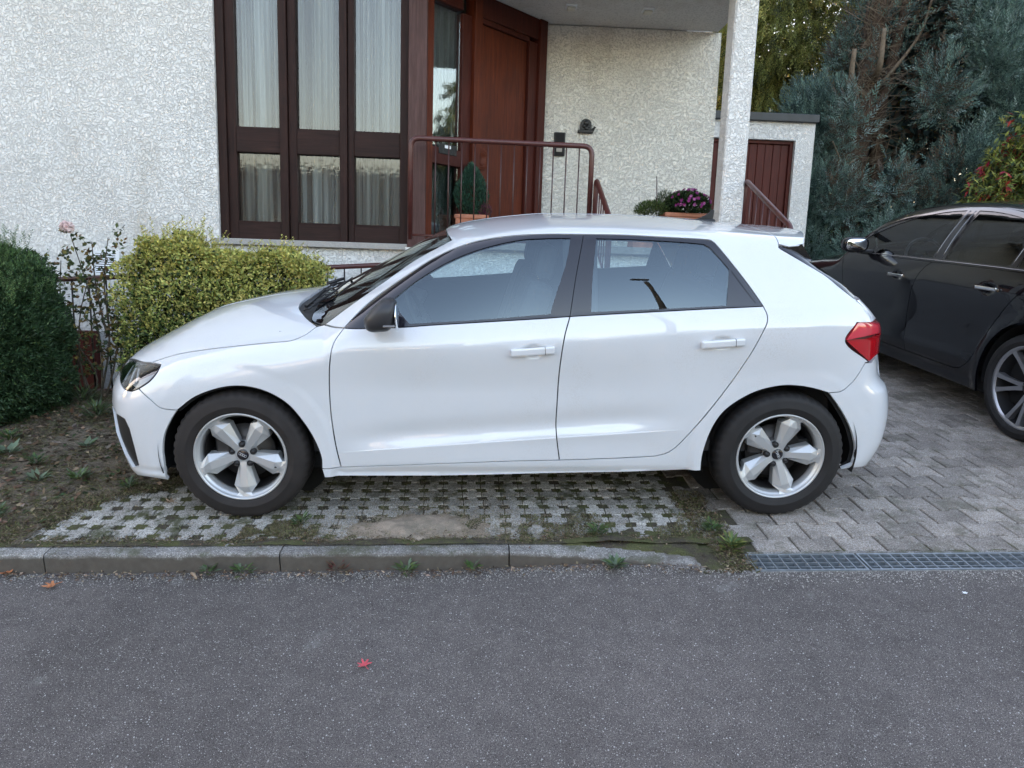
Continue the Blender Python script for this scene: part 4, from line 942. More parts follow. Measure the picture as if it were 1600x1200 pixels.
# ------------------------------------------------------------------ dark saloon parked nose-in on the block paving
class Saloon(Hatch):
    HX = (0.0, 2.97)
    def zb(s, X): return pch([-.8, .4, 1.02, 1.775, 2.266, 2.734, 3.6, 4.1], [.93, 1.0, 1.016, 1.037, 1.051, 1.061, 1.070, 1.06], X)
    def zs(s, X): return s.zb(X)-.15
    def W(s, X, Z):
        zb = s.zb(X); zs = s.zs(X)
        base = np.interp(Z, [0, .12, .18, .23, .26, .33, .55], [.70, .84, .885, .893, .885, .905, .898])
        base = np.where(Z > .55, .898+.020*sst(0, 1, (Z-.55)/np.maximum(zs-.55, .05)), base)
        base = base+.007*np.exp(-((Z-.36-.02*X)/.05)**2)*sst(.5, .9, X)*(1-sst(2.3, 2.6, X))
        t = np.clip((Z-zs)/np.maximum(zb-zs, .03), 0, 1); w = base-.048*(.4*t+.6*t*t)*(Z > zs)
        u = np.maximum(Z-zb, 0); w = w-(.38*u+.62*u*u)
        w = w-.10*(np.maximum(-.2-X, 0)/.6)**2-.09*(np.maximum(X-3.0, 0)/1.0)**2
        for hx in s.HX:
            r = np.hypot(X-hx, Z-.36); m = 1-sst(.43, .50, r); m = m*sst(.12, .22, Z); w = w*(1-m)+m*(.917-.06*(np.maximum(X-3.1, 0)/.5)**2-.06*(np.maximum(-.2-X, 0)/.5)**2)
        for hx, hz in ((1.50, .893), (2.52, .925)): w = w-.016*(1-sst(.35, 1., np.hypot((X-hx)/.085, (Z-hz)/.045)))
        return w
    def T(s, X, Y, spoiler=False):
        q = X-.12*Y*Y
        z0 = pch([-.95, -.84, -.74, -.5, 0, .36, .42, .60, .85, 1.2, 1.6, 1.95, 2.3, 2.7, 3.2, 3.62, 4.0, 4.08, 4.15], [.5, .66, .80, .875, .975, 1.035, 1.055, 1.20, 1.365, 1.462, 1.500, 1.510, 1.497, 1.435, 1.265, 1.115, 1.085, 1.05, .9], q)
        c = np.interp(X, [-.2, .4, 1, 4], [.13, .13, .11, .11]); return z0-c*Y*Y-.1*np.maximum(np.abs(Y)-.45, 0)**2
    def N(s, Y, Z):
        xc = pch([0, .15, .25, .45, .6, .70, .80], [-.65, -.76, -.82, -.84, -.83, -.80, -.70], Z); y = np.abs(Y)/.9; return xc+.22*y**2.4+.10*y**7
    def Rr(s, Y, Z):
        xc = pch([0, .2, .3, .5, .7, 1.0, 1.2], [3.85, 4.0, 4.06, 4.09, 4.07, 4.06, 4.0], Z); y = np.abs(Y)/.9; return xc-.25*y**5
    def kx(s, X): return np.interp(X, [-.9, .2, .6, 2.5, 3.0], [.13, .12, .07, .07, .07])
    def F(s, X, Y, Z, spoiler=False):
        f = smax(np.abs(Y)-s.W(X, Z), Z-s.T(X, Y), s.kx(X)); f = smax(f, s.N(Y, Z)-X, .08); return smax(f, X-s.Rr(Y, Z), .08)
SA = Saloon()
def build_saloon():
    d = .040; ex = Vector((d, -math.sqrt(1-d*d), 0)); ey = Vector((math.sqrt(1-d*d), d, 0)); O = Vector((5.38, 3.257, 0))
    fr = SLOPE @ Matrix([[ex[i], ey[i], (0, 0, 1)[i], O[i]] for i in range(3)]+[[0, 0, 0, 1]])
    car = thing('saloon_car', 'dark metallic saloon car parked nose-in on the grey block paving at the right', 'car', (1.5, 0, 0), fr)
    pn = lambda *a, **k: panel(a[0], SA, *a[1:], **{**dict(sp=.035), **k}); A = np.array; S = 'side'
    top = spline(A([[.50, 1.004], [.62, 1.075], [.80, 1.165], [1.07, 1.290], [1.33, 1.375], [1.577, 1.428], [1.816, 1.450], [2.036, 1.450], [2.345, 1.428], [2.75, 1.345], [3.08, 1.215], [3.30, 1.082]]), .03)
    bx = np.linspace(3.28, .52, 60); bot = np.stack([bx, SA.zb(bx)-.004], 1)
    dlo = loop([top, bot]); pn('window_frame', S, dlo, car, m_gloss, gap=.001, holes=[
        G1 := loop([spline(A([[.86, 1.165], [1.07, 1.262], [1.33, 1.347], [1.577, 1.398], [1.80, 1.420]]), .03), A([[1.80, 1.42], [1.815, 1.062]]), A([[1.3, 1.045], [.80, 1.032], [.78, 1.12]])]),
        G2 := loop([spline(A([[1.935, 1.423], [2.1, 1.420], [2.345, 1.398], [2.60, 1.352]]), .03), A([[2.60, 1.09], [2.585, 1.082]]), A([[1.965, 1.066]])]),
        G3 := loop([spline(A([[2.67, 1.335], [2.9, 1.262], [3.05, 1.19], [3.19, 1.10]]), .03), A([[3.19, 1.092], [2.665, 1.085]])])])
    for G_ in (G1, G2, G3): pn('side_window', S, G_, car, m_privacy, gap=-.004, off=-.004, flange=False)
    fdf = spline(A([[.56, .995], [.63, .93], [.68, .80], [.70, .6], [.70, .45], [.72, .315]]), .02); bl = spline(A([[1.845, SA.zb(1.845)-.004], [1.79, .98], [1.72, .82], [1.685, .62], [1.70, .46], [1.745, .315]]), .02)
    rdr = spline(A([[3.02, SA.zb(3.02)-.004], [2.93, 1.01], [2.80, .93], [2.62, .70], [2.52, .53], [2.44, .38], [2.36, .325], [2.25, .315]]), .02)
    b1 = np.stack([np.linspace(1.845, .56, 40), SA.zb(np.linspace(1.845, .56, 40))-.004], 1); b2 = np.stack([np.linspace(3.02, 1.845, 40), SA.zb(np.linspace(3.02, 1.845, 40))-.004], 1)
    def arc(hx, a0, a1, r=.405): return A([[hx+r*math.cos(math.radians(a)), .36+r*math.sin(math.radians(a))] for a in np.linspace(a0, a1, 40)])
    D1 = loop([fdf, A([[1.2, .315]]), bl[::-1], b1]); D2 = loop([bl, A([[2.0, .315]]), rdr[::-1], b2])
    d1 = pn('front_door', S, D1, car, m_anth, sp=.02); d2 = pn('rear_door', S, D2, car, m_anth, sp=.02)
    ws = spline(A([[.40, .985], [.55, 1.085], [.80, 1.248], [1.05, 1.350]]), .03)
    xs = np.linspace(1.12, 3.05, 80); cy, cz = SA.corner(xs)
    w0 = ws[-1]; C3 = [(x, -y, z) for x, y, z in zip(xs, cy, cz)]
    cs = A([[p[0], p[2]] for p in C3])
    rear = A([[3.3, 1.19], [3.62, 1.075], [3.95, 1.02], [4.0, .95], [3.98, .60], [3.90, .30], [3.80, .215]])
    side = loop([ws, cs, rear, arc(2.97, -21, 201), A([[2.5, .212], [.5, .212]]), A([[.40, .25], [.41, .32]]), fdf[::-1][:1], A([[1.2, .315]]), bl[-1:], A([[2.0, .315]]), rdr[::-1], b2[:1], A([[3.1, 1.065], [3.28, 1.066]]), top[::-1], A([[.52, .998], [.44, .985]])])
    pn('side_frame', S, side, car, m_anth, sp=.03)
    wing = loop([A([[.42, .975], [.555, .99]]), fdf, A([[.42, .32]]), arc(0, -8, 188), A([[-.42, .25], [-.62, .25], [-.70, .45], [-.66, .64], [-.60, .72]]), spline(A([[-.60, .73], [-.3, .86], [0, .915], [.3, .955]]), .03)])
    pn('front_wing', S, wing, car, m_anth, sp=.03)
    T = 'top'
    pn('bonnet', T, loop([A([[-.78, 0]]), spline(A([[-.76, -.35], [-.66, -.62], [-.45, -.755], [-.1, -.80], [.2, -.80], [.38, -.78]]), .03), A([[.34, -.5], [.31, 0]])]), car, m_anth, mirror='join', sp=.04)
    wt = A([[1.05, -.56], [1.0, -.3], [.985, 0]])
    P_, _ = lift(SA, S, ws[:, 0], ws[:, 1]); wsT = P_[:, :2]
    pn('windscreen', T, loop([A([[.35, 0], [.36, -.4]]), wsT, spline(wt)]), car, m_privacy, mirror='join', sp=.05, off=-.003)
    Pc, _ = lift(SA, S, cs[:, 0], cs[:, 1]); k = cs[:, 0] < 2.55
    pn('roof', T, loop([wt[::-1][:1], wt[::-1][1:], Pc[k][:, :2], A([[2.62, -.4], [2.66, 0]])]), car, m_anth, mirror='join', sp=.05, gap=-.004)
    pn('rear_window', T, loop([A([[2.66, 0], [2.62, -.4]]), Pc[~k][:, :2], A([[3.45, -.5], [3.55, 0]])]), car, m_privacy, mirror='join', sp=.06)
    pn('boot_lid', T, loop([A([[3.56, 0], [3.48, -.5], [3.50, -.72]]), A([[3.9, -.70], [4.02, 0]])]), car, m_anth, mirror='join', sp=.06)
    pn('rear_bumper', 'rear', loop([A([[0, .22], [1.0, .22], [1.02, .60], [1.0, 1.02], [0, 1.04]])]), car, m_anth, mirror='join', cx=3.3, sp=.04)
    pn('front_bumper', 'front', loop([A([[0, .20], [1.12, .20], [1.20, .45], [1.15, .66], [0, .72]])]), car, m_anth, mirror='join', cx=-.3, sp=.04)
    for o, (hx, hz) in [(o, c) for oo, c in ((d1, (1.50, .893)), (d2, (2.52, .925))) for o in oo]:
        sy = -1 if o.data.vertices[0].co.y < 0 else 1; R_ = Matrix.Rotation(math.radians(-1.5), 3, 'Y')
        MB().box((hx, .932*sy, hz), (.20, .018, .026), R_, .008, 2).box((hx-.085, .915*sy, hz), (.02, .04, .02), R_, .004).box((hx+.085, .915*sy, hz), (.02, .04, .02), R_, .004).build('door_handle', m_chrome, o)
    def strip(name, L2, r, off, par):
        P2, N2 = lift(SA, S, L2[:, 0], L2[:, 1]); P2 = P2+N2*off
        for sy in (1, -1): MB().tube([(p[0], p[1]*sy, p[2]) for p in P2], r, 6).build(name, m_trimchrome, par)
    strip('chrome_strip', np.stack([np.linspace(.6, 3.25, 50), SA.zb(np.linspace(.6, 3.25, 50))+.008], 1), .0040, .002, car)
    for x0, x1 in (((1.845, 1.07), (1.84, 1.42)), ((1.93, 1.07), (1.90, 1.42)), ((2.625, 1.09), (2.635, 1.34))):
        t_ = np.linspace(0, 1, 8)[:, None]; strip('pillar_strip', A(x0)*(1-t_)+A(x1)*t_, .0022, .001, car)
    for sy in (-1, 1):
        mb = MB(); bmesh.ops.create_icosphere(mb.bm, subdivisions=3, radius=1.)
        for v in mb.bm.verts:
            x, y, z = v.co; e = 3.; k_ = (abs(x)**e+abs(y)**e+abs(z)**e)**(-1/e); x, y, z = x*k_, y*k_, z*k_
            v.co = (1.0+max(x, -.9)*.075 if x < 0 else 1.0+min(x, .4)*.075, (1.02+y*.115)*sy, 1.098+z*.066-.012*y*0)
        o = mb.build('door_mirror', m_anth, car, smooth=True); sub(o, (1.5, 0, 0))
        MB().lathe([(0, 0), (1, 0), (1.06, -.02)], (0, 0, 0), 'X', 32).mesh('x', m_chrome)
        g = MB().lathe([(0, 0), (1, 0), (1.05, -.1)], (0, 0, 0), 'X', 32).mesh('mirror_glass', m_chrome)
        for v in g.vertices:
            k_ = (abs(v.co.y)**4+abs(v.co.z)**4+1e-9)**-.25*min(1.05, math.hypot(v.co.y, v.co.z)) if math.hypot(v.co.y, v.co.z) > .01 else 0
            v.co = (1.0345+v.co.x*.03-1.5, (1.02+v.co.y*.088*k_)*sy, 1.098+v.co.z*.048*k_)
        put('mirror_glass', g, o)
        MB().box((.98, .90*sy, 1.035), (.08, .14, .03), bevel=.008).build('mirror_arm', m_blackpl, o)
    # wheels with paired spokes
    tm = tyre_mesh('tyre', .352, .272, .245, m_tyre)
    for v in tm.vertices:
        if v.co.z < -.345: v.co.z = -.345
    mb = MB()
    for s_ in range(5):
        an = 2*math.pi*s_/5+math.radians(186)
        for sg in (-1, 1):
            pts = [(.060, .010, .016), (.12, .020, .0135), (.19, .036, .013), (.240, .050, .017), (.262, .058, .024)]; rows = []
            for r, o_, hw in pts:
                o_ = o_*sg; row = []
                for u, y in ((o_-hw, -.055), (o_-hw, -.103+.05*(1-r/.27)), (o_+hw, -.103+.05*(1-r/.27)), (o_+hw, -.055)):
                    row.append(mb.bm.verts.new((r*math.cos(an)-u*math.sin(an), y, r*math.sin(an)+u*math.cos(an))))
                rows.append(row)
            for a, b in zip(rows, rows[1:]):
                for i in range(3): mb.bm.faces.new((a[i], a[i+1], b[i+1], b[i]))
    mb.lathe([(.036, -.062), (.062, -.060), (.072, -.05), (.072, 0)], n=32).lathe([(.252, -.096), (.262, -.106), (.272, -.112), (.2745, -.106), (.273, -.098)], n=96)
    rm = mb.mesh('rim', m_alloy_d)
    brm = MB().lathe([(.258, -.10), (.250, -.07), (.244, -.03), (.240, .09)], n=64).lathe([(0, .0), (.17, .0), (.17, .03)], n=40).lathe([(0, -.065), (.033, -.065), (.036, -.058), (.05, -.03)], n=30).mesh('wheel', m_blackpl)
    for hx in (0, 2.97):
        for sy in (-1, 1):
            w = put('wheel', brm, car, loc=(hx-1.5, .787*sy, .345)); 
            if sy > 0: w.rotation_euler = (0, 0, math.pi)
            put('tyre', tm, w); put('rim', rm, w)
            MB().box((.115*math.cos(2.9), -.01, .115*math.sin(2.9)), (.05, .04, .13)).mesh('c', m_rotor)
            li = MB(); n = 30; rows = []
            for i in range(n+1):
                t = math.radians(-12)+math.radians(204)*i/n; rows.append([(hx+.404*math.cos(t), y*sy, .36+.398*math.sin(t)) for y in (-.875, -.50)])
            for a, b in zip(rows, rows[1:]): li.quad([a[0], b[0], b[1], a[1]], True)
            li.build('wheel_arch_liner', m_dark, car); MB().lathe([(0, .50*sy), (.42, .50*sy)], (hx, 0, .36), n=28).build('inner_wing', m_dark, car)
    MB().span((-.7, -.80, .17), (3.9, .80, .32), .03).span((.45, -.80, .32), (3.5, .80, .55)).build('underbody', m_dark, car)
    MB().prism([(.4, .5), (.42, .95), (.9, 1.0), (.95, .9), (.85, .5)], -.72, .72, 'Y', .02).build('dashboard', m_cab, car)
    seat = MB().box((0, 0, .55), (.5, .52, .16), bevel=.05, seg=2).box((.30, 0, .86), (.14, .5, .66), Matrix.Rotation(math.radians(18), 3, 'Y'), .05, 2).mesh('front_seat', m_cab2)
    hr = MB().box((.43, 0, 1.26), (.10, .27, .18), Matrix.Rotation(math.radians(12), 3, 'Y'), .04, 2).mesh('headrest', m_cab2)
    for sy in (-1, 1): put('headrest', hr, put('front_seat', seat, car, loc=(1.35-1.5, .38*sy, 0)))
    MB().box((2.45, 0, .6), (.5, 1.3, .16), bevel=.05, seg=2).box((2.78, 0, .86), (.14, 1.3, .58), Matrix.Rotation(math.radians(22), 3, 'Y'), .05, 2).build('rear_bench', m_cab2, car)
    c = Vector((1.05, -.38, .98)); nx = Vector((-.9, 0, -.4)).normalized(); ux = Vector((0, 1, 0)); vx = nx.cross(ux)
    MB().tube([c+(ux*math.cos(t)+vx*math.sin(t))*.185 for t in [2*math.pi*k/36 for k in range(37)]], .013, 8, caps=False).tube([c+ux*.18, c-ux*.18], .014, 8).tube([c, c+nx*.2], .04, 10).build('steering_wheel', m_galv, car)
    return car
SALOON = build_saloon()

# ------------------------------------------------------------------ ground, road, paving (slope frame unless noted)
def vnoise(x, y, s, seed=0):
    x = np.asarray(x)*s; y = np.asarray(y)*s; xi = np.floor(x).astype(int); yi = np.floor(y).astype(int); fx = x-xi; fy = y-yi
    fx = fx*fx*(3-2*fx); fy = fy*fy*(3-2*fy)
    def h(a, b):
        n = (a*374761393+b*668265263+seed*2246822519) & 0xffffffff; n = ((n ^ (n >> 13))*1274126177) & 0xffffffff; return ((n ^ (n >> 16)) & 0xffff)/65535.
    return (h(xi, yi)*(1-fx)+h(xi+1, yi)*fx)*(1-fy)+(h(xi, yi+1)*(1-fx)+h(xi+1, yi+1)*fx)*fy
def roadz(x): return -.085+.083*sst(.9, 2.25, np.asarray(x, float))
def ground_pt(x, y, z):
    """slope-frame point; beyond the plot the land levels out"""
    xc = np.clip(x, -14, 16); yc = np.clip(y, -7.5, 8)
    S = np.array(SLOPE)[:3, :3]; P = np.stack([xc, yc, z], -1)@S.T
    P[..., 0] += x-xc; P[..., 1] += y-yc; return P
def sheet(name, xs, ys, zf, m, kind='structure'):
    X, Y = np.meshgrid(xs, ys); Z = zf(X, Y); P = ground_pt(X, Y, Z).reshape(-1, 3); nx, ny = len(xs), len(ys)
    i = np.arange(nx*ny).reshape(ny, nx); F = np.stack([i[:-1, :-1].ravel(), i[:-1, 1:].ravel(), i[1:, 1:].ravel(), i[1:, :-1].ravel()], 1)
    return put(name, mesh_np(name, P, F, m, True), kind=kind)
far = np.array([-200, -90, -40, -14.01]); fx = np.concatenate([far, np.arange(-14, 16.1, 2), [16.01, 40, 90, 200]])
EDGE = -1.24
# land under everything, a little below the paving
sheet('ground', np.concatenate([far, np.linspace(-14, .5, 30), [.505], np.linspace(.6, 16, 30), [16.01, 40, 90, 200]]), np.concatenate([[-1.1, -.9, 0, .5, 1.0, 1.40, 1.405], np.arange(1.5, 8, .5), [8.01, 12, 30, 90, 300]]),
      lambda X, Y: np.where((X < .502) & (Y > 1.402) & (Y < 2.6) & (X > -13.9), -1.2, -.075), m_earth)
# road: worn asphalt
def kerb_front(x): return np.interp(x, [-20, 1.24, 1.55, 1.85, 2.13, 2.27, 30], [-1.195, -1.195, -1.225, -1.27, -1.335, -1.362, -1.362])
def road():
    xs = np.concatenate([far, np.arange(-14, -2, 1.), np.arange(-2, 4.5, .06), np.arange(4.5, 16.1, 1.), [16.01, 40, 90, 200]])
    V = []; ys = [0, .03, .06, .10, .16, .25, .5, 1, 2, 3.5, 5, 6.3]
    for x in xs:
        f = float(kerb_front(x))
        for d in ys:
            y = f+.012-d; z = float(roadz(x))+.006*float(vnoise(x, y, 3, 4))*(d > .1)+.012*max(0, 1-d/.10)*float(vnoise(x, y, 9, 2))*(x < 2.2)-.004
            V.append((x, y, z))
    V = np.array(V); P = ground_pt(V[:, 0], V[:, 1], V[:, 2]); n = len(ys); i = np.arange(len(xs)*n).reshape(len(xs), n)
    F = np.stack([i[:-1, :-1].ravel(), i[:-1, 1:].ravel(), i[1:, 1:].ravel(), i[1:, :-1].ravel()], 1)
    put('road', mesh_np('road', P, F, m_road, True), kind='structure')
road()
sheet('opposite_pavement', fx, np.array([-7.45, -7.5, -9.5]), lambda X, Y: -.02+0*X, m_concrete)
sheet('opposite_garden_ground', fx, np.array([-9.5, -14, -30, -90, -300]), lambda X, Y: -.02+0*X, mat('dark_lawn', (.030, .045, .018), .95, var=.3, vscale=2))

# kerb: straight stones on the left, one curved dropping stone on the right
KERB = link(bpy.data.objects.new('kerb', None)); KERB.matrix_world = SLOPE; KERB['kind'] = 'structure'; KERB['org'] = [0, 0, 0]
def kerb_stone(x0, x1, drop=False):
    n = 14; V = []; F = []
    for i in range(n+1):
        x = x0+(x1-x0)*i/n; f = float(kerb_front(x)); 
        top = -.002 if not drop else -.002-.0*x; 
        t = float(sst(1.35, 2.16, x)) if drop else 0
        top = -.002*(1-t)+(-.012)*t; bot = -.16; w = .105*(1-.1*t)
        dx = .012*t
        for (y, z) in ((f+w, bot), (f+w, top), (f+w-.004, top+.003), (f+.014, top+.003), (f+.004, top-.002), (f, top-.012), (f-.004*(1-t), bot)):
            V.append((x+dx, y, z+.003*(float(vnoise(x*9, y*30, 3))-.5)))
    m = 7
    for i in range(n):
        for j in range(m-1): F.append((i*m+j, i*m+j+1, (i+1)*m+j+1, (i+1)*m+j))
    F.append(tuple(range(m))[::-1]); F.append(tuple(n*m+j for j in range(m)))
    put('kerb_stone', mesh_np('kerb_stone', np.array(V), F, m_kerb), KERB)
for a in range(-9, -1): kerb_stone(a-.745+.003, a+1-.745-.003)
kerb_stone(-1.742, -.748); kerb_stone(-.742, .248); kerb_stone(.254, 1.244); kerb_stone(1.250, 2.15, True)

# grid pavers: 97 mm stones with notched corners, the notches make the planting holes
def in_grid(x, y):
    """region of the grid pavers"""
    r = 2.16+.10*sst(-.6, -1.2, y); l = np.interp(y, [-1.1, -.70, -.45, -.2], [-1.02, -.86, -.52, -.30])+.06*math.sin(x*31+y*17)
    return x < r and x > l and y < 1.0
def grid_mesh(v):
    a, c = .0478, .0245; rnd = np.random.default_rng(v)
    poly = [(-a+c, -a), (a-c, -a), (a-c, -a+c), (a, -a+c), (a, a-c), (a-c, a-c), (a-c, a), (-a+c, a), (-a+c, a-c), (-a, a-c), (-a, -a+c), (-a+c, -a+c)]
    poly = [(x+rnd.uniform(-.0012, .0012), y+rnd.uniform(-.0012, .0012)) for x, y in poly]; cen = np.mean(poly, 0)
    V = [(x, y, -.06) for x, y in poly]+[(x, y, -.005) for x, y in poly]+[(x*.93, y*.93, 0) for x, y in poly]; n = 12; F = []
    for k in range(n):
        for j in (0, 1): F.append((j*n+k, j*n+(k+1) % n, (j+1)*n+(k+1) % n, (j+1)*n+k))
    F.append(tuple(range(2*n, 3*n))); return V, F
gm = [mesh_np('paver', np.array(grid_mesh(v)[0]), grid_mesh(v)[1], m_grid) for v in range(4)]
GP = link(bpy.data.objects.new('grid_paving', None)); GP.matrix_world = SLOPE; GP['kind'] = 'structure'; GP['org'] = [0, 0, 0]
pos = []
for j in range(22):
    y = EDGE+.112+.052+j*.100
    for i in range(-14, 26):
        x = i*.100-.02+.012*math.sin(j*.7)
        if in_grid(x, y): pos.append((x, y))
def sandy(x, y): return 1-sst(.16, .34, np.hypot((x-.82)/1.15, (y+.93)/.62))
pos.sort(key=lambda p: abs(p[0]-.6)*.25+p[1])
rest = []
for k, (x, y) in enumerate(pos):
    z = .002*float(vnoise(x, y, 5, 1))-.004-.010*float(sandy(x, y)); rz = random.gauss(0, .012)
    if k < 290:
        o = put('paver', gm[k % 4], GP, loc=(x, y, z)); o.rotation_euler = (random.gauss(0, .012), random.gauss(0, .012), rz)
    else: rest.append((x, y, z, k % 4))
V = []; F = []
for x, y, z, v in rest:
    b = len(V); v_, f_ = grid_mesh(v); V += [(p[0]+x, p[1]+y, p[2]+z) for p in v_]; F += [tuple(i+b for i in f) for f in f_]
put('paver_field', mesh_np('paver_field', np.array(V), F, m_grid), GP, kind='stuff')
# soil in the joints and holes
def soil_sheet(name, x0, x1, y0, y1, st, zf, m, parent=None, kind='structure', clip=None):
    xs = np.arange(x0, x1+st, st); ys = np.arange(y0, y1+st, st); X, Y = np.meshgrid(xs, ys); Z = zf(X, Y); P = np.stack([X, Y, Z], -1).reshape(-1, 3)
    nx, ny = len(xs), len(ys); i = np.arange(nx*ny).reshape(ny, nx); F = np.stack([i[:-1, :-1].ravel(), i[:-1, 1:].ravel(), i[1:, 1:].ravel(), i[1:, :-1].ravel()], 1)
    if clip is not None: F = F[clip(P[F].mean(1))]
    return put(name, mesh_np(name, P, F, m, True), parent, SLOPE, kind=kind)
soil_sheet('joint_soil', -1.5, 2.36, -1.13, 1.1, .02, lambda X, Y: -.018+.011*vnoise(X, Y, 11, 9)+.006*vnoise(X, Y, 40, 8)+.017*(1-sst(-1.10, -1.03, Y))+.012*sst(.3, .9, 1-np.abs(X-1.75)/.5)*(1-sst(-1.05, -.8, Y))*vnoise(X, Y, 14, 5), m_joint)
# washed-out sandy patch over the stones
def sandm(X, Y): return (1-sst(.08, .40, np.hypot((X-.82)/1.2, (Y+.96)/.55)))*1.
soil_sheet('sand_patch', .22, 1.46, -1.11, -.60, .008, lambda X, Y: -.024+.034*sandm(X, Y)**.7*(.35+.9*vnoise(X, Y, 13, 3))+.006*vnoise(X, Y, 45, 13), m_sand)

# block paving: bone-shaped interlocking concrete blocks
BL, BP, BA = .200, .1425, .0125
def wave(x):     # trapezoid wave, +1 around 0
    u = (x/BL) % 1.; u = min(u, 1-u); return float(np.clip((.25-u)/.055, -1, 1))
def block_poly(g=.003):
    up = []; xs = [-.100, -.061, -.039, .039, .061, .100]
    top = [(x*(1-2*g/BL/1.0), BP/2+BA*wave(x+BL/2)-g) for x in xs]; return top, [(x, -y) for x, y in top]
def block_mesh(v):
    rnd = np.random.default_rng(50+v); t, b = block_poly(.0042); poly = b+t[::-1]; poly = [(x+rnd.uniform(-.0012, .0012), y+rnd.uniform(-.0012, .0012)) for x, y in poly]
    n = len(poly); V = [(x, y, -.07) for x, y in poly]+[(x, y, -.005) for x, y in poly]+[(x-math.copysign(.004, x), y-math.copysign(.004, y), 0) for x, y in poly]
    F = []
    for k in range(n):
        for j in (0, 1): F.append((j*n+k, j*n+(k+1) % n, (j+1)*n+(k+1) % n, (j+1)*n+k))
    F.append(tuple(range(2*n, 3*n))); return V, F
bmz = [mesh_np('paving_block', np.array(block_mesh(v)[0]), block_mesh(v)[1], m_block) for v in range(4)]
BPV = link(bpy.data.objects.new('block_paving', None)); BPV.matrix_world = SLOPE; BPV['kind'] = 'structure'; BPV['org'] = [0, 0, 0]
pos = []
for j in range(66):
    y = -1.208+BP/2+j*BP
    for i in range(0, 60):
        x = 2.05+i*BL+(j % 2)*BL/2
        r = 2.16+.10*float(sst(-.6, -1.2, y))
        if x-.07 > r and x < 10.5 and not (y > 4.5 and x < 5.2): pos.append((x, y, j))
pos.sort(key=lambda p: math.hypot(p[0]-1.1, p[1]+4)+(3 if p[0] > 4.7 and p[1] > -.4 else 0)+(1.2 if p[0] < 2.9 and p[1] > -.4 else 0))
V = []; F = []
for k, (x, y, j) in enumerate(pos):
    z = .003*float(vnoise(x, y, 4, 6))-.003
    if k < 298:
        o = put('paving_block', bmz[k % 4], BPV, loc=(x, y, z)); o.rotation_euler = (random.gauss(0, .008), random.gauss(0, .008), random.gauss(0, .004))
    else:
        v_, f_ = block_mesh(k % 4); b = len(V); V += [(p[0]+x, p[1]+y, p[2]+z) for p in v_]; F += [tuple(i+b for i in f) for f in f_]
put('block_field', mesh_np('block_field', np.array(V), F, m_block), BPV, kind='stuff')
soil_sheet('paving_bed', 2.0, 10.6, -1.20, 8.2, .06, lambda X, Y: -.022+.008*vnoise(X, Y, 14, 9)+.014*(1-sst(-1.20, -1.02, Y)), m_joint)
# dirt washed into the corner between the dropped kerb and the drain
soil_sheet('kerb_soil', 1.26, 2.10, -1.29, -1.085, .012, lambda X, Y: np.where(Y > kerb_front(X)+.085, -.008+.012*vnoise(X, Y, 16, 33)+.005*vnoise(X, Y, 50, 34), -.05), m_joint, clip=lambda c: c[:, 1] > kerb_front(c[:, 0])+.07)
soil_sheet('gutter_dirt', 2.06, 2.292, -1.372, -1.18, .012, lambda X, Y: -.016+.014*vnoise(X, Y, 20, 31)+.006*vnoise(X, Y, 60, 32), m_joint)
# narrow mortar edge between blocks and drain
MB().span((2.30, -1.222, -.10), (14, -1.206, .001)).build('mortar_strip', m_kerb, None, SLOPE, kind='structure')

# drain channel with mesh gratings
def grate(x0, x1, name_label):
    y0, y1 = -1.362, -1.224; t = thing('drain_grate', name_label, 'drain grate', ((x0+x1)/2, (y0+y1)/2, -.01), SLOPE, 'gratings of the drain channel')
    MB().span((x0, y0, -.03), (x1, y0+.009, .001)).span((x0, y1-.009, -.03), (x1, y1, .001)).span((x0, y0+.009, -.03), (x0+.007, y1-.009, .0008)).span((x1-.007, y0+.009, -.03), (x1, y1-.009, .0008)).build('frame', m_galv, t)
    bar = MB().span((-.0022, y0+.009, -.026), (.0022, y1-.009, -.001)).mesh('cross_bar', m_galv, (0, (y0+y1)/2, -.01))
    n = int(round((x1-x0)/.05))
    for k in range(1, n): put('cross_bar', bar, t, loc=(x0+(x1-x0)*k/n-(x0+x1)/2, 0, 0))
    for k in range(1, 4):
        y = y0+(y1-y0)*k/4; MB().span((x0+.007, y-.0018, -.026), (x1-.007, y+.0018, -.0025)).build('long_bar', m_galv, t)
grate(2.285, 2.775, 'short dusty steel drain grating ending beside the curved kerb stone')
grate(2.785, 3.785, 'longer bluish steel drain grating running out of the picture on the right')
grate(3.795, 4.795, 'steel drain grating in front of the driveway beyond the longer one')
CH = MB().span((2.27, -1.366, -.16), (4.9, -1.3625, -.004)).span((2.27, -1.2235, -.16), (4.9, -1.2225, -.002)).span((2.27, -1.366, -.17), (4.9, -1.222, -.15)).span((2.27, -1.3625, -.16), (2.284, -1.2235, -.003)).build('drain_channel', m_concrete, None, SLOPE, kind='structure')

# rough soil on the left
def soilz(X, Y): return -.022+.030*vnoise(X, Y, 4, 21)+.016*vnoise(X, Y, 13, 22)+.010*vnoise(X, Y, 37, 23)+.030*sst(-1.0, .8, Y)*0
soil_sheet('bare_soil', -3.6, .1, -1.10, 1.30, .02, soilz, m_earth, clip=lambda c: np.array([not in_grid(x+.09, y) and x < -.2 or y > 1.0 or x < -.9 for x, y in c[:, :2]]) & (c[:, 0] < .05))

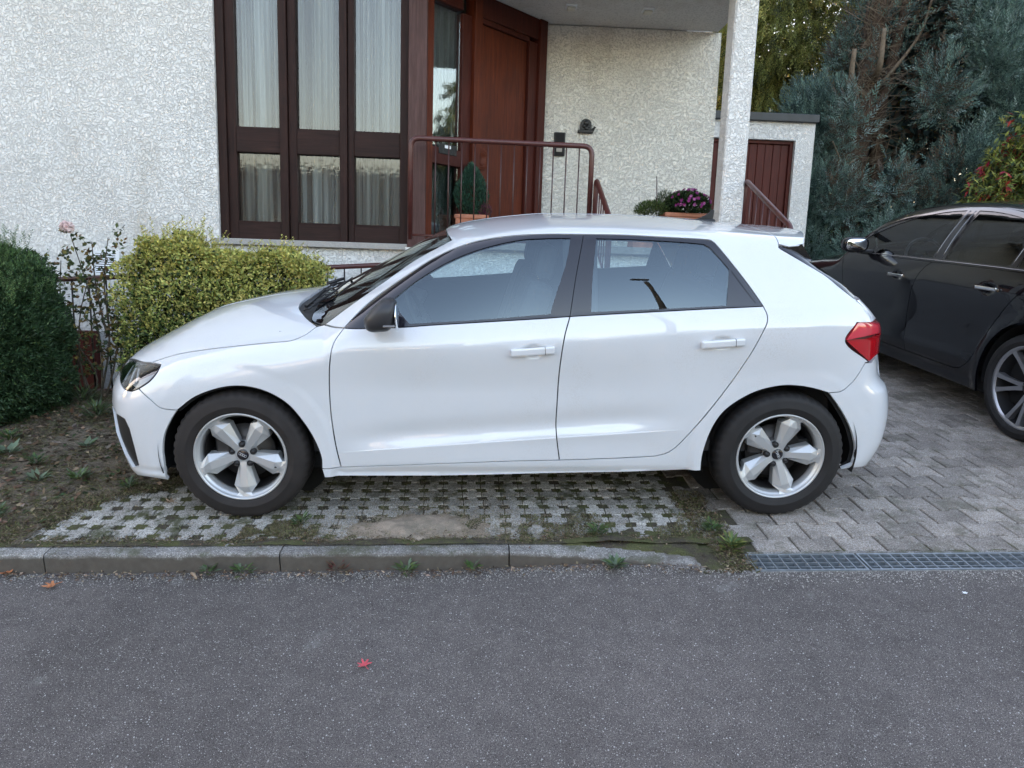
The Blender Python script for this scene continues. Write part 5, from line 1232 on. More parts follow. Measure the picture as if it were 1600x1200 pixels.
# ------------------------------------------------------------------ house (world frame)
def m_curt(name, a):
    m = bpy.data.materials.new(name); m.use_nodes = True; N = m.node_tree.nodes; L = m.node_tree.links; b = N['Principled BSDF']
    b.inputs['Base Color'].default_value = (.80, .82, .80, 1); b.inputs['Roughness'].default_value = .9
    t = N.new('ShaderNodeBsdfTransparent'); tl = N.new('ShaderNodeBsdfTranslucent'); tl.inputs['Color'].default_value = (.7, .72, .7, 1)
    m1 = N.new('ShaderNodeMixShader'); m1.inputs[0].default_value = .35; L.new(b.outputs[0], m1.inputs[1]); L.new(tl.outputs[0], m1.inputs[2])
    m2 = N.new('ShaderNodeMixShader'); tc = N.new('ShaderNodeTexCoord'); mp = N.new('ShaderNodeMapping'); mp.inputs['Scale'].default_value = (24, 2, .35); L.new(tc.outputs['Object'], mp.inputs['Vector'])
    nz = N.new('ShaderNodeTexNoise'); nz.inputs['Scale'].default_value = 1.; nz.inputs['Detail'].default_value = 3; L.new(mp.outputs[0], nz.inputs['Vector'])
    mr_ = N.new('ShaderNodeMapRange'); mr_.inputs['From Min'].default_value = .40; mr_.inputs['From Max'].default_value = .66; mr_.inputs['To Min'].default_value = a*.35; mr_.inputs['To Max'].default_value = min(1, a*1.9)
    L.new(nz.outputs['Fac'], mr_.inputs['Value']); L.new(mr_.outputs['Result'], m2.inputs[0]); L.new(t.outputs[0], m2.inputs[1]); L.new(m1.outputs[0], m2.inputs[2]); L.new(m2.outputs[0], N['Material Output'].inputs['Surface'])
    return m
m_curtain = m_curt('sheer_curtain', .42); m_curtain2 = m_curt('grey_net_curtain', .22)
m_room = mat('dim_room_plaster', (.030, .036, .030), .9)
HOUSE = thing('house', 'white roughcast house with dark brown timber window, recessed red wood entrance and covered landing', 'house', (0, 2.0, .2))
H = HOUSE
MB().span((-12, 2.0, -1.4), (-1.10, 2.3, 3.75)).span((-1.10, 2.0, -1.4), (.62, 2.3, 1.255)).span((-12, 2.003, 3.75), (3.36, 2.3, 6.2)).build('wall', m_wall, H)
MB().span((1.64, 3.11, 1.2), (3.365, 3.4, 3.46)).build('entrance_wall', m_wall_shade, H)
MB().span((3.10, 3.41, -.5), (3.365, 10, 6.2)).span((-12, 9.7, -1), (3.08, 10, 6.2)).build('side_wall', m_wall, H)
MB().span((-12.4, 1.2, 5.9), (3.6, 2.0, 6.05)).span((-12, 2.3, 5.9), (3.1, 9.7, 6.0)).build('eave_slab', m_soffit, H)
MB().span((-12, 2.31, -.5), (-11.7, 9.69, 5.89)).build('gable_wall', m_wall, H)  # unseen end wall added to keep the sun out of the house
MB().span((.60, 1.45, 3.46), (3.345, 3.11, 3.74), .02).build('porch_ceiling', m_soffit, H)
MB().span((3.02, 1.70, 1.2), (3.207, 1.88, 3.46), .012).build('column', m_wall, H)
MB().span((.465, 1.80, -1.2), (3.30, 3.11, 1.275)).build('landing_wall', m_wall, H)
MB().span((.62, 1.72, 1.275), (3.32, 3.11, 1.335), .004).build('landing_slab', m_concrete, H)
for k in range(4): MB().span((1.98, 1.80-.21*(k+1), -.4), (3.18, 1.80-.21*k-.002, 1.275-.205*(k+1)), .006).build('step', m_concrete, H)
MB().prism([(.6, 6.1), (6.0, 9.1), (11.2, 6.1), (11.2, 5.95), (.6, 5.95)], -12.6, 3.8, 'X').build('roof', mat('dark_roof_slate', (.045, .048, .05), .8, var=.3, vscale=6), H)
MB().span((-1.13, 1.955, 1.255), (.46, 2.16, 1.305), .004).build('window_sill', m_granite, H)
# window bay
win = put('window', MB().span((-1.10, 2.03, 1.305), (-1.03, 2.16, 3.74), .004).span((-1.03, 2.055, 1.305), (-.957, 2.17, 3.74), .003).mesh('window', m_darkwood, (0, 2, .2)), H); sub(win, (0, 2.0, .2))
for x0, x1 in ((-.597, -.53), (-.107, -.045), (.39, .458)): MB().span((x0, 2.02, 1.305), (x1, 2.15, 3.74), .004).build('mullion', m_darkwood, win)
for x0, x1 in ((-.526, -.462), (-.041, .008)): MB().span((x0, 2.045, 1.305), (x1, 2.16, 3.74), .003).build('casement_stile', m_darkwood, win)
for x0, x1 in ((-.956, -.598), (-.461, -.108), (.009, .389)):
    MB().span((x0, 2.045, 2.012), (x1, 2.13, 2.215), .004).build('middle_rail', m_darkwood_h, win)
    MB().span((x0, 2.045, 1.306), (x1, 2.13, 1.444), .004).span((x0, 2.05, 1.444), (x1, 2.11, 1.456), .002).build('bottom_rail', m_darkwood_h, win)
    MB().span((x0, 2.045, 3.6), (x1, 2.13, 3.74)).build('top_rail', m_darkwood_h, win)
    MB().quad([(x0-.004, 2.092, 2.21), (x1+.004, 2.092, 2.21), (x1+.004, 2.096, 3.62), (x0-.004, 2.096, 3.62)]).build('upper_pane', m_pane, win)
    MB().quad([(x0-.004, 2.090, 1.45), (x1+.004, 2.090, 1.45), (x1+.004, 2.092, 2.02), (x0-.004, 2.092, 2.02)]).build('lower_pane', m_pane, win)
def curtain(x0, x1, y, z0, z1, m, label, name, amp=.022, per=.085, f=lambda x, y: (x, y)):
    n = int((x1-x0)/.006); V = []
    for i in range(n+1):
        x = x0+(x1-x0)*i/n; ph = x/per*2*math.pi+1.4*math.sin(x*9); yy = y+amp*math.sin(ph)+.008*math.sin(ph*2.3)
        for z, s in ((z0, 1.25), ((z0+z1)/2, 1.), (z1, .7)): px, py = f(x, y+(yy-y)*s); V.append((px, py, z))
    F = [(3*i+j, 3*i+3+j, 3*i+4+j, 3*i+1+j) for i in range(n) for j in (0, 1)]
    o = put(name, mesh_np(name, np.array(V), F, m, True)); tag(o, label, 'curtain'); return o
curtain(-1.0, .44, 2.26, 1.32, 3.7, m_curtain, 'long pleated white sheer curtain hanging inside the three-light window', 'curtain')
MB().span((-1.2, 2.9, 1.1), (.8, 3.0, 3.8)).span((-1.2, 2.3, 1.1), (-1.12, 3, 3.8)).span((-1.2, 2.3, 1.1), (.5, 3, 1.2)).span((-1.2, 2.31, 3.755), (.5, 3, 3.85)).span((.47, 2.31, 1.2), (.55, 3, 3.75)).build('room_wall', m_room, H)

# entrance: a timber screen set at 45 degrees
DA = np.array([.61, 2.0]); DB = np.array([1.64, 3.05]); DD = (DB-DA)/np.linalg.norm(DB-DA); DN = np.array([DD[1], -DD[0]])
RZ = Matrix.Rotation(math.atan2(DD[1], DD[0]), 3, 'Z')
def dbox(mb, t0, t1, z0, z1, d0, d1, bevel=.003):
    """box in the plane of the door: t along it, d in front of it"""
    t = (t0+t1)/2; d = (d0+d1)/2; c = DA+DD*t+DN*d; return mb.box((c[0], c[1], (z0+z1)/2), (t1-t0, d1-d0, z1-z0), RZ, bevel)
MB().span((.462, 1.955, 1.256), (.612, 2.10, 3.46), .004).build('corner_post', m_greywood, H)
scr = put('entrance_screen', dbox(MB(), -.06, .07, 1.336, 3.458, -.10, .0).mesh('entrance_screen', m_redwood, (0, 2, .2)), H); sub(scr, (0, 2., .2))
for a, m_ in (((.405, .515, 1.336, 3.255, -.10, -.012), m_redwood2), ((.515, .605, 1.336, 3.456, -.10, .028), m_redwood), ((1.255, 1.37, 1.336, 3.24, -.10, .004), m_redwood2), ((1.372, 1.475, 1.336, 3.457, -.10, .035), m_redwood2)):
    dbox(MB(), *a).build('frame_post', m_, scr)
dbox(MB(), .071, .404, 3.275, 3.457, -.10, -.006).build('head_rail', m_redwood2, scr)
dbox(dbox(MB(), .606, 1.371, 3.275, 3.457, -.10, .012), .606, 1.26, 3.232, 3.274, -.10, -.004).build('head_rail', m_redwood2, scr)
dbox(MB(), .071, .404, 1.99, 2.125, -.08, -.010).build('lock_rail', m_redwood2, scr)
dbox(MB(), .071, .404, 1.336, 1.34, -.08, -.010).build('lock_rail', m_redwood2, scr)
for z0, z1 in ((2.126, 3.274), (1.341, 1.989)): dbox(MB(), .071, .404, z0, z1, -.052, -.048, 0).build('side_pane', m_pane2, scr)
dbox(MB(), .145, .352, 2.075, 2.16, -.010, -.004, .002).build('letter_plate', m_bronze, scr)
dbox(MB(), .21, .28, 2.125, 2.15, -.004, -.002, 0).build('name_card', m_white_pl, scr)
door = put('front_door', dbox(MB(), .607, 1.253, 1.21, 3.230, -.09, -.030).mesh('front_door', m_redwood, (0, 2, .2)), H); sub(door, (0, 2., .2))
hc = DA+DD*.672+DN*-.028; mb = MB()
mb.lathe([(.0, .008), (.040, .010), (.052, .022), (.058, .016), (.064, .010), (.074, .022), (.080, .014), (.088, .010), (.097, .014), (.100, .004), (.10, 0)], (0, 0, 0), 'Y', 40)
me = mb.mesh('door_knob', m_redwood); o = put('door_knob', me, door); o.matrix_local = Matrix.Translation((hc[0], hc[1]-2.0, 2.10-.2)) @ Matrix.Rotation(math.atan2(DD[1], DD[0])+math.pi, 4, 'Z')
curtain(.05, .42, -.12, 1.3, 3.3, m_curtain2, 'dark net curtain behind the narrow glass beside the entrance door', 'curtain', .016, .07, lambda x, y: tuple(DA+DD*x+DN*y))
dbox(MB(), -.05, 1.6, 1.1, 3.5, -.62, -.60, 0).build('hall_wall', m_room, H)

def railing_run(t, pts, r=.021):
    """tube through pts with rounded corners"""
    out = []
    P = [Vector(p) for p in pts]
    for i, p in enumerate(P):
        if 0 < i < len(P)-1:
            a = (P[i-1]-p).normalized(); b = (P[i+1]-p).normalized(); R_ = .075
            for k in range(7):
                u = k/6; out.append(p+a*R_*(1-u)**2+b*R_*u**2)
        else: out.append(p)
    return MB().tube(out, r, 14)
RL = thing('landing_railing', 'red-brown steel railing with thin bars across the front of the entrance landing', 'railing', (1.2, 1.75, 1.335))
railing_run(RL, [(.507, 1.75, 1.336), (.507, 1.75, 2.128), (1.957, 1.75, 2.118), (1.957, 1.75, 1.336)]).build('handrail', m_rail, RL)
MB().tube([(.507, 1.75, 1.372), (1.957, 1.75, 1.368)], .011, 10).build('bottom_rail', m_rail, RL)
bm_ = MB().tube([(0, 0, 1.370), (0, 0, 2.108)], .0052, 8).mesh('baluster', m_bar, (0, 0, 1.335))
for k in range(12): put('baluster', bm_, RL, loc=(.705+.1045*k-1.2, 0, 0))
def stair_rail(name_label, x, y0, z0, y1, z1, zb):
    t = thing('stair_railing', name_label, 'railing', (x, y0, 1.335)); dz = (z1-z0)/(y1-y0)
    railing_run(t, [(x, y0, 1.336), (x, y0, z0), (x+.0, y1, z1), (x, y1, zb)], .020).build('handrail', m_rail, t)
    m_ = MB(); MB_ = None; m_.bm.free()
    MB().tube([(x, y0, 1.40), (x, y1, 1.40+(z1-z0))], .010, 8).build('bottom_rail', m_rail, t)
    n = 7
    for k in range(1, n):
        y = y0+(y1-y0)*k/n; MB().tube([(x, y, 1.40+dz*(y-y0)), (x, y, z0+dz*(y-y0)-.01)], .0055, 8).build('baluster', m_rail, t)
stair_rail('red-brown sloping handrail with thin bars in front of the shed door, right of the column', 3.225, 1.74, 1.905, .78, 1.47, .2)
stair_rail('red-brown sloping handrail descending from the corner of the landing railing', 1.995, 1.70, 1.86, .98, 1.50, .3)

# things on the entrance wall
pl = thing('wall_plaque', 'small dark bronze arched relief with a perched bird on the entrance wall', 'wall plaque', (2.085, 3.11, 2.50))
arch = [(-.056, 0)]+[(.056*-math.cos(t), .052+.062*math.sin(t)) for t in np.linspace(0, math.pi, 14)]+[(.056, 0)]
MB().prism([(x+2.08, z+2.492) for x, z in arch], 3.080, 3.110, 'Y', .004).build('arch_panel', m_bronze, pl)
MB().box((2.078, 3.088, 2.485), (.150, .044, .026), bevel=.004).build('ledge', m_bronze, pl)
mb = MB()
for c, r in (((2.082, 3.078, 2.565), .026), ((2.060, 3.078, 2.535), .018), ((2.104, 3.078, 2.532), .016), ((2.085, 3.078, 2.515), .022)):
    g = bmesh.ops.create_icosphere(mb.bm, subdivisions=2, radius=r, matrix=Matrix.Translation(c) @ Matrix.Diagonal((1, .5, 1, 1)))
mb.build('figure', m_bronze, pl, kind=None)
MB().tube([(2.138, 3.075, 2.475), (2.150, 3.075, 2.505), (2.165, 3.075, 2.530)], [.006, .013, .007], 8).tube([(2.150, 3.075, 2.505), (2.178, 3.078, 2.528)], [.007, .003], 6).build('bird', m_bronze, pl)
ic = thing('intercom', 'black intercom panel with a pale name card on the wall beside the door', 'intercom', (1.827, 3.11, 2.24))
MB().box((1.827, 3.099, 2.357), (.112, .022, .225), bevel=.006).build('plate', m_blackpl, ic)
MB().box((1.827, 3.086, 2.408), (.088, .006, .104), bevel=.002).build('speaker_panel', m_dark, ic)
MB().box((1.827, 3.086, 2.292), (.088, .006, .078), bevel=.002).build('card_holder', m_dark, ic)
MB().box((1.825, 3.082, 2.300), (.056, .003, .034)).build('name_card', mat('cream_card', (.34, .31, .27), .5), ic)
for x, l in ((2.523, 'small square cream lamp on the porch ceiling, nearer the column'), (1.832, 'small square cream lamp on the porch ceiling, nearer the door')):
    t = thing('ceiling_lamp', l, 'lamp', (x, 2.6, 3.46)); MB().box((x, 2.6, 3.452), (.10, .10, .016), bevel=.003).build('base', m_white_pl, t); MB().box((x, 2.6, 3.434), (.075, .075, .02), bevel=.006).build('diffuser', mat('cream_plastic', (.6, .57, .48), .4), t)
vt = thing('vent_grille', 'white slatted ventilation grille on the house wall above the rose bush', 'vent', (-2.04, 2.0, .97))
MB().span((-2.155, 1.985, .965), (-2.125, 2.0, 1.165)).span((-1.955, 1.985, .965), (-1.925, 2.0, 1.165)).span((-2.125, 1.985, 1.145), (-1.955, 2.0, 1.165)).span((-2.125, 1.985, .965), (-1.955, 2.0, .985)).build('frame', m_white_pl, vt)
MB().span((-2.125, 1.998, .985), (-1.955, 1.9995, 1.145)).build('backing', m_dark, vt)
for k in range(9): MB().box((-2.04, 1.990, .994+.0178*k), (.17, .003, .011), Matrix.Rotation(math.radians(-28), 3, 'X')).build('slat', m_white_pl, vt)
# cellar door low on the wall behind the fence
cd = thing('cellar_door', 'dark red-brown boarded cellar door low behind the rose stems', 'door', (-2.3, 1.93, -.4))
for k in range(4): MB().span((-2.46+.085*k, 1.90, -.6), (-2.46+.085*k+.082, 1.985, .50-.0*k), .003).build('board', m_shed, cd)

# garden fence
FN = thing('garden_fence', 'low red-brown tube fence with black bars between the yew and the house', 'fence', (-1.2, 1.35, .1))
def fz(x): return .952+(x+1.882)*.0773
MB().tube([(-3.4, 1.35, fz(-3.4)), (.62, 1.35, fz(.62))], .019, 12).build('top_rail', m_rail, FN)
MB().tube([(-3.4, 1.35, fz(-3.4)-.86), (.62, 1.35, fz(.62)-.86)], .019, 12).build('bottom_rail', m_rail, FN)
for k in range(31):
    x = -3.36+.1265*k; MB().tube([(x, 1.35, fz(x)-.86), (x, 1.35, fz(x))], .0062, 6).build('bar', m_fbar, FN)
for x in (-3.3, -1.93, -.55, .6): MB().span((x-.02, 1.33, fz(x)-1.1), (x+.02, 1.37, fz(x)-.86)).build('post', m_rail, FN)
MB().span((-4, 1.30, -.5), (.7, 1.43, .02)).build('edging_strip', m_concrete, None, WORLD, kind='structure')

# shed behind
SH = thing('shed', 'flat-roofed white roughcast shed with a red-brown boarded door behind the column', 'shed', (4.3, 4.5, .6))
MB().span((4.790, 4.5, 0), (5.012, 7.5, 2.96)).span((3.37, 4.5, 0), (3.742, 7.5, 2.96)).span((3.742, 4.503, 2.752), (4.790, 7.5, 2.958)).build('wall', m_wall, SH)
MB().span((3.37, 4.45, 2.955), (5.035, 7.6, 3.045), .006).build('roof_edge', m_lead, SH)
sdoor = put('shed_door', MB().span((3.745, 4.55, .3), (3.785, 4.62, 2.748), .003).span((4.745, 4.55, .3), (4.787, 4.62, 2.748), .003).span((3.785, 4.55, 2.712), (4.745, 4.62, 2.748), .003).mesh('shed_door', m_shed, (4.3, 4.5, .6)), SH); sub(sdoor, (4.3, 4.5, .6))
for k in range(10): MB().span((3.787+.096*k, 4.575+.004*(k % 2), .3), (3.787+.096*k+.093, 4.61, 2.709), .004).build('board', m_shed, sdoor)

# ------------------------------------------------------------------ planting
def leaves(name, C, D, Nv, L, W, mats, midx=None, parent=None, fold=.18, org=(0, 0, 0)):
    C = np.asarray(C, float); D = D/np.maximum(np.linalg.norm(D, axis=1), 1e-9)[:, None]; S = np.cross(D, Nv); S /= np.maximum(np.linalg.norm(S, axis=1), 1e-9)[:, None]; Nn = np.cross(S, D)
    L = np.broadcast_to(L, (len(C),))[:, None]; W = np.broadcast_to(W, (len(C),))[:, None]
    m = C+D*L*.45+Nn*W*fold
    V = np.stack([C, m+S*W/2, C+D*L, m-S*W/2], 1).reshape(-1, 3)-np.array(org)
    i = np.arange(len(C))*4; F = np.stack([np.stack([i, i+1, i+2], 1), np.stack([i, i+2, i+3], 1)], 1).reshape(-1, 3)
    mi = None if midx is None else np.repeat(midx, 2)
    me = mesh_np(name, V, F, mats, False, mi)
    return put(name, me, parent)
def rdir(n, rng=RNG):
    v = rng.normal(size=(n, 3)); return v/np.linalg.norm(v, axis=1)[:, None]
def ellip(n, c, r, shell=.35, e=2., rng=RNG):
    """points near the surface of an ellipsoid with outward normals"""
    d = rdir(n, rng); k = (np.abs(d)**e).sum(1)**(-1/e); u = 1-shell*rng.random(n)**1.5
    return np.array(c)+d*k[:, None]*np.array(r)*u[:, None], d
def leafmat(n, c, tr=.25, isl=.35, rough=.5): return mat(n, c, rough, spec=.35, island=isl, translucent=tr)
# golden privet hedge
PC = thing('privet_hedge', 'bushy golden-green privet hedge behind the white bonnet, below the window', 'hedge', (-.7, 1.15, .12))
g_ = np.random.default_rng(3); n = 30000
x = g_.uniform(-1.47, -.0, n)
def ptop(x): return 1.245-.17*(1-sst(-1.47, -1.28, x))-.09*sst(-.9, -.55, x)-.12*sst(-.30, .02, x)+.10*(vnoise(x, x*0, 7, 3)-.5)+.07*(vnoise(x, x*0, 21, 5)-.5)
zt = ptop(x); z0 = .10; z = z0+(zt-z0)*g_.random(n)**.62
side = g_.random(n); dep = g_.random(n)**1.7*.17
y = np.where(side < .68, .965+dep, np.where(side < .85, g_.uniform(.97, 1.33, n), 1.33-dep)); z = np.where((side >= .68) & (side < .85), zt-dep*.6, z)
y += .085*(vnoise(x*1., z*1., 6, 8)-.5)*2+.04*(vnoise(x*1., z*1., 17, 18)-.5)*2
ex = sst(.0, .10, np.minimum(x+1.47+.08*vnoise(z, z*0, 9, 1), .0-x)); k = (g_.random(n) < .25+ex)
x, y, z, zt, side, dep = [a[k] for a in (x, y, z, zt, side, dep)]; n = len(x); C = np.stack([x, y, z], 1)
D = rdir(n, g_)*.7+np.array([0, -.55, .45]); Nv = rdir(n, g_)*.6+np.array([0, -.6, .7])
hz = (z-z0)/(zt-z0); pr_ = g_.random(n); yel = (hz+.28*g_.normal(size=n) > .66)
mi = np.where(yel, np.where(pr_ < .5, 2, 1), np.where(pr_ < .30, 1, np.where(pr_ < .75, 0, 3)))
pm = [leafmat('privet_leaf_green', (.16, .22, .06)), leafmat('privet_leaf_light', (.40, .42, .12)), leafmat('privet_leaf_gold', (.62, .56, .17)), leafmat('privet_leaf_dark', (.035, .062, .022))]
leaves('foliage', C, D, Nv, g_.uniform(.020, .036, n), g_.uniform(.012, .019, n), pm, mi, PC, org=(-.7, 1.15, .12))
Cs = []; Ds = []; Ns = []
for s_ in range(190):
    bx = g_.uniform(-1.42, -.05); by = g_.uniform(1.0, 1.3); bz = float(ptop(np.array(bx)))-.05; h_ = g_.uniform(.05, .20)*(1.15 if bx < -.8 else .8); lean = g_.normal(0, .12, 2)
    for k in range(int(h_/.0085)):
        t = k*.0085; a = k*1.2; Cs.append((bx+lean[0]*t, by+lean[1]*t, bz+t)); Ds.append((math.cos(a), math.sin(a), .7)); Ns.append((-math.cos(a)*.6, -math.sin(a)*.6, 1))
leaves('shoot', np.array(Cs), np.array(Ds), np.array(Ns), .024, .012, [pm[2], pm[1]], (g_.random(len(Cs)) < .35).astype(int), PC, org=(-.7, 1.15, .12))
mb = MB()
for s_ in range(40):
    bx = g_.uniform(-1.35, -.1); mb.tube([(bx, 1.15, 0), (bx+g_.normal(0, .05), 1.13, .5), (bx+g_.normal(0, .1), 1.1+g_.normal(0, .08), float(ptop(np.array(bx)))-.02)], [.008, .006, .002], 5)
mb.build('branches', mat('grey_bark', (.10, .08, .06), .9), PC, kind='stuff')
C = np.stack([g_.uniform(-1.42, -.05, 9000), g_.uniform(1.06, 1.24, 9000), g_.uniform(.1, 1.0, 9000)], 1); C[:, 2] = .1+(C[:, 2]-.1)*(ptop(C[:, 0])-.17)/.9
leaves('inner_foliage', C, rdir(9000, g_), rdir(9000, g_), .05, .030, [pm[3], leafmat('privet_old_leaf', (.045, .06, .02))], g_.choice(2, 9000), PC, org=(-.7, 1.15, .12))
# yew
YW = thing('yew_bush', 'dense dark green clipped yew bush at the left edge by the kerb strip', 'bush', (-2.15, .75, 0)); n = 120000
C, d = ellip(n, (-2.24, .74, .56), (.47, .44, .66), .22, 2.7, g_); C += d*(.12*(vnoise(C[:, 0]*3+9, C[:, 2]*3, 1.6, 6)-.45)+.10*(vnoise(C[:, 0]+C[:, 1], C[:, 2], 11, 7)-.5)+.05*(vnoise(C[:, 0]-C[:, 1], C[:, 2], 27, 17)-.5))[:, None]
k = (C[:, 2] > -.05) & (C[:, 1] < 1.1); C, d = C[k], d[k]; n = len(C)
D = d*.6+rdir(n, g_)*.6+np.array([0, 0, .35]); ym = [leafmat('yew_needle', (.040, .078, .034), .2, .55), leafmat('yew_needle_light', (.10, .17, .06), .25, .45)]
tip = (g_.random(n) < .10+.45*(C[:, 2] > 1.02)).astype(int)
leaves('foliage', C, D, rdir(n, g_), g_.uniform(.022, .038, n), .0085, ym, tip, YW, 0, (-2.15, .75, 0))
Cs = []; Ds = []
for s_ in range(420):
    a = g_.random(2)*np.array([.92, .6])+np.array([-2.70, .35]); bz = 1.16-.50*min(1, abs((a[0]+2.24)/.50))**3; h_ = g_.uniform(.05, .19)
    for k in range(int(h_/.005)): t = k*.005; w = k*2.4; Cs.append((a[0]+(.5*math.sin(s_))*t, a[1]-.25*t, bz+t-.6*t*t)); Ds.append((math.cos(w), math.sin(w), .8))
leaves('shoot', np.array(Cs), np.array(Ds), rdir(len(Cs), g_), .020, .005, ym[1:], None, YW, 0, (-2.15, .75, 0))
MB().tube([(-2.1, .75, -.05), (-2.1, .75, .5)], [.05, .03], 8).build('trunk', mat('dark_bark', (.045, .032, .024), .9, bump=.6, bscale=40, bdist=.01), YW)
C, d = ellip(16000, (-2.24, .74, .56), (.38, .36, .58), .35, 2.9, g_)
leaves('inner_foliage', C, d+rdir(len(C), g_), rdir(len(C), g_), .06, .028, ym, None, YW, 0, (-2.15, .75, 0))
# rose
RS = thing('rose_bush', 'leggy rose bush with one pale pink bloom in front of the vent grille', 'bush', (-1.75, 1.12, .05)); mst = mat('rose_stem', (.075, .06, .04), .7, var=.3, vscale=40)
stems = [[(-1.68, 1.12, .05), (-1.66, 1.12, .45), (-1.72, 1.1, .9), (-1.82, 1.1, 1.28)], [(-1.70, 1.13, .05), (-1.60, 1.12, .5), (-1.60, 1.1, .95), (-1.54, 1.08, 1.29)], [(-1.72, 1.1, .05), (-1.84, 1.1, .45), (-1.90, 1.08, .8), (-1.86, 1.05, 1.12)],
         [(-1.66, 1.12, .05), (-1.56, 1.1, .35), (-1.52, 1.1, .62), (-1.50, 1.08, .80)], [(-1.75, 1.1, .05), (-1.78, 1.06, .35), (-1.74, 1.02, .70), (-1.66, 1.02, .98)], [(-1.60, 1.10, .55), (-1.66, 1.10, .9), (-1.66, 1.08, 1.22)],
         [(-1.74, 1.1, .05), (-1.68, 1.08, .25), (-1.80, 1.06, .5)], [(-1.88, 1.08, .75), (-1.96, 1.06, .95), (-1.98, 1.04, 1.08)]]
Cs = []; Ds = []
for s_ in stems:
    q = spline(np.array(s_), .02); MB().tube(q[::3] if len(q) > 6 else q, list(np.linspace(.0085, .003, len(q[::3]))) if len(q) > 6 else .004, 6).build('stem', mst, RS)
    for i, p in enumerate(q):
        if p[2] > .30 and g_.random() < 1.1:
            o_ = rdir(1, g_)[0]*np.array([1, .7, .4]); b = p+o_*.045
            for j in range(g_.integers(3, 7)): Cs.append(b+o_*.022*j+g_.normal(0, .008, 3)); Ds.append(o_+rdir(1, g_)[0]*.9)
n = len(Cs); rmats = [leafmat('rose_leaf', (.075, .105, .035)), leafmat('rose_leaf_dark', (.035, .055, .025)), leafmat('rose_leaf_brown', (.16, .10, .04)), leafmat('rose_leaf_yellow', (.26, .22, .06))]
leaves('foliage', np.array(Cs), np.array(Ds), rdir(n, g_)+np.array([0, -.6, .7]), g_.uniform(.028, .05, n), g_.uniform(.018, .03, n), rmats, g_.choice(4, n, p=[.38, .27, .22, .13]), RS, org=(-1.75, 1.12, .05))
C, d = ellip(170, (-1.825, 1.08, 1.310), (.030, .030, .026), .7, 2, g_)
leaves('rose_bloom', C, np.cross(d, rdir(170, g_))+d*.25+np.array([0, 0, .3]), d, .034, .034, [leafmat('pale_pink_petal', (.86, .70, .68), .3, .06)], None, RS, org=(-1.75, 1.12, .05))
# small weedy shrub between rose and hedge
WS = thing('sapling', 'thin leafy shoots growing through the fence bars left of the golden hedge', 'shrub', (-1.45, 1.15, .1)); Cs = []; Ds = []
for s_ in range(11):
    bx = g_.uniform(-1.60, -1.34); q = spline(np.array([(bx, 1.15, .08), (bx+g_.normal(0, .03), 1.14, .35), (bx+g_.normal(0, .06), 1.1, g_.uniform(.5, .72))]), .02)
    MB().tube(q[::4], .0025, 5).build('stem', mst, WS)
    for p in q[4:]:
        for j in range(3): o_ = rdir(1, g_)[0]; Cs.append(p+o_*.012); Ds.append(o_+np.array([0, 0, .3]))
leaves('foliage', np.array(Cs), np.array(Ds), rdir(len(Cs), g_)+np.array([0, -.4, .8]), .030, .017, [pm[0], pm[1], pm[3]], g_.choice(3, len(Cs), p=[.45, .25, .3]), WS, org=(-1.45, 1.15, .1))

# pots on the landing
def trough(t, x0, x1, y0, y1, z0, z1):
    mb = MB(); c = ((x0+x1)/2, (y0+y1)/2, (z0+z1)/2); mb.box(c, (x1-x0, y1-y0, z1-z0), bevel=.006); mb.box((c[0], c[1], z1-.02), (x1-x0+.02, y1-y0+.02, .035), bevel=.006)
    return mb.build('pot', m_terra, t)
P1 = thing('potted_conifer', 'bluish dwarf conifer in a terracotta trough behind the landing railing', 'potted plant', (.98, 2.3, 1.335))
trough(P1, .855, 1.135, 2.18, 2.42, 1.335, 1.585)
C, d = ellip(7000, (.985, 2.3, 1.79), (.135, .135, .235), .5, 2.1, g_); C[:, 0] = .985+(C[:, 0]-.985)*(1.12-.75*np.clip((C[:, 2]-1.75)/.28, 0, 1)**1.4)
leaves('foliage', C, d*.4+rdir(len(C), g_)*.35+np.array([0, 0, .9]), rdir(len(C), g_), g_.uniform(.02, .035, len(C)), .007, [leafmat('bluegreen_scale', (.045, .12, .075)), leafmat('bluegreen_dark', (.022, .06, .040))], (g_.random(len(C)) < .45).astype(int), P1, org=(.98, 2.3, 1.335))
C, d = ellip(900, (1.11, 2.24, 1.61), (.06, .06, .08), .9, 2, g_)
leaves('heather_sprig', C, d*.4+np.array([0, 0, 1.]), rdir(900, g_), .022, .005, [leafmat('heather_purple', (.14, .03, .07)), leafmat('heather_green', (.05, .06, .03))], (g_.random(900) < .5).astype(int), P1, org=(.98, 2.3, 1.335))
P2 = thing('potted_chrysanthemum', 'round purple chrysanthemum in a terracotta trough beside the column', 'potted plant', (2.9, 2.3, 1.335))
trough(P2, 2.70, 3.10, 2.18, 2.42, 1.335, 1.665)
def mound(par, c, r, n, mats, p, L, W, org, up=.4): 
    C, d = ellip(n, c, r, .5, 2, g_); k = C[:, 2] > c[2]-r[2]*.45; C, d = C[k], d[k]; leaves('foliage', C, d+rdir(len(C), g_)*.6+np.array([0, 0, up]), rdir(len(C), g_)+d, L, W, mats, g_.choice(len(mats), len(C), p=p), par, org=org)
mound(P2, (2.91, 2.29, 1.73), (.20, .17, .12), 4200, [leafmat('mum_leaf', (.05, .085, .03)), leafmat('mum_leaf_dark', (.022, .04, .018))], [.5, .5], .03, .016, (2.9, 2.3, 1.335))
C, d = ellip(150, (2.92, 2.28, 1.745), (.195, .17, .13), .05, 2, g_); k = (C[:, 2] > 1.72) & (C[:, 1] < 2.36); 
Cs = []; Ds = []; Ns = []
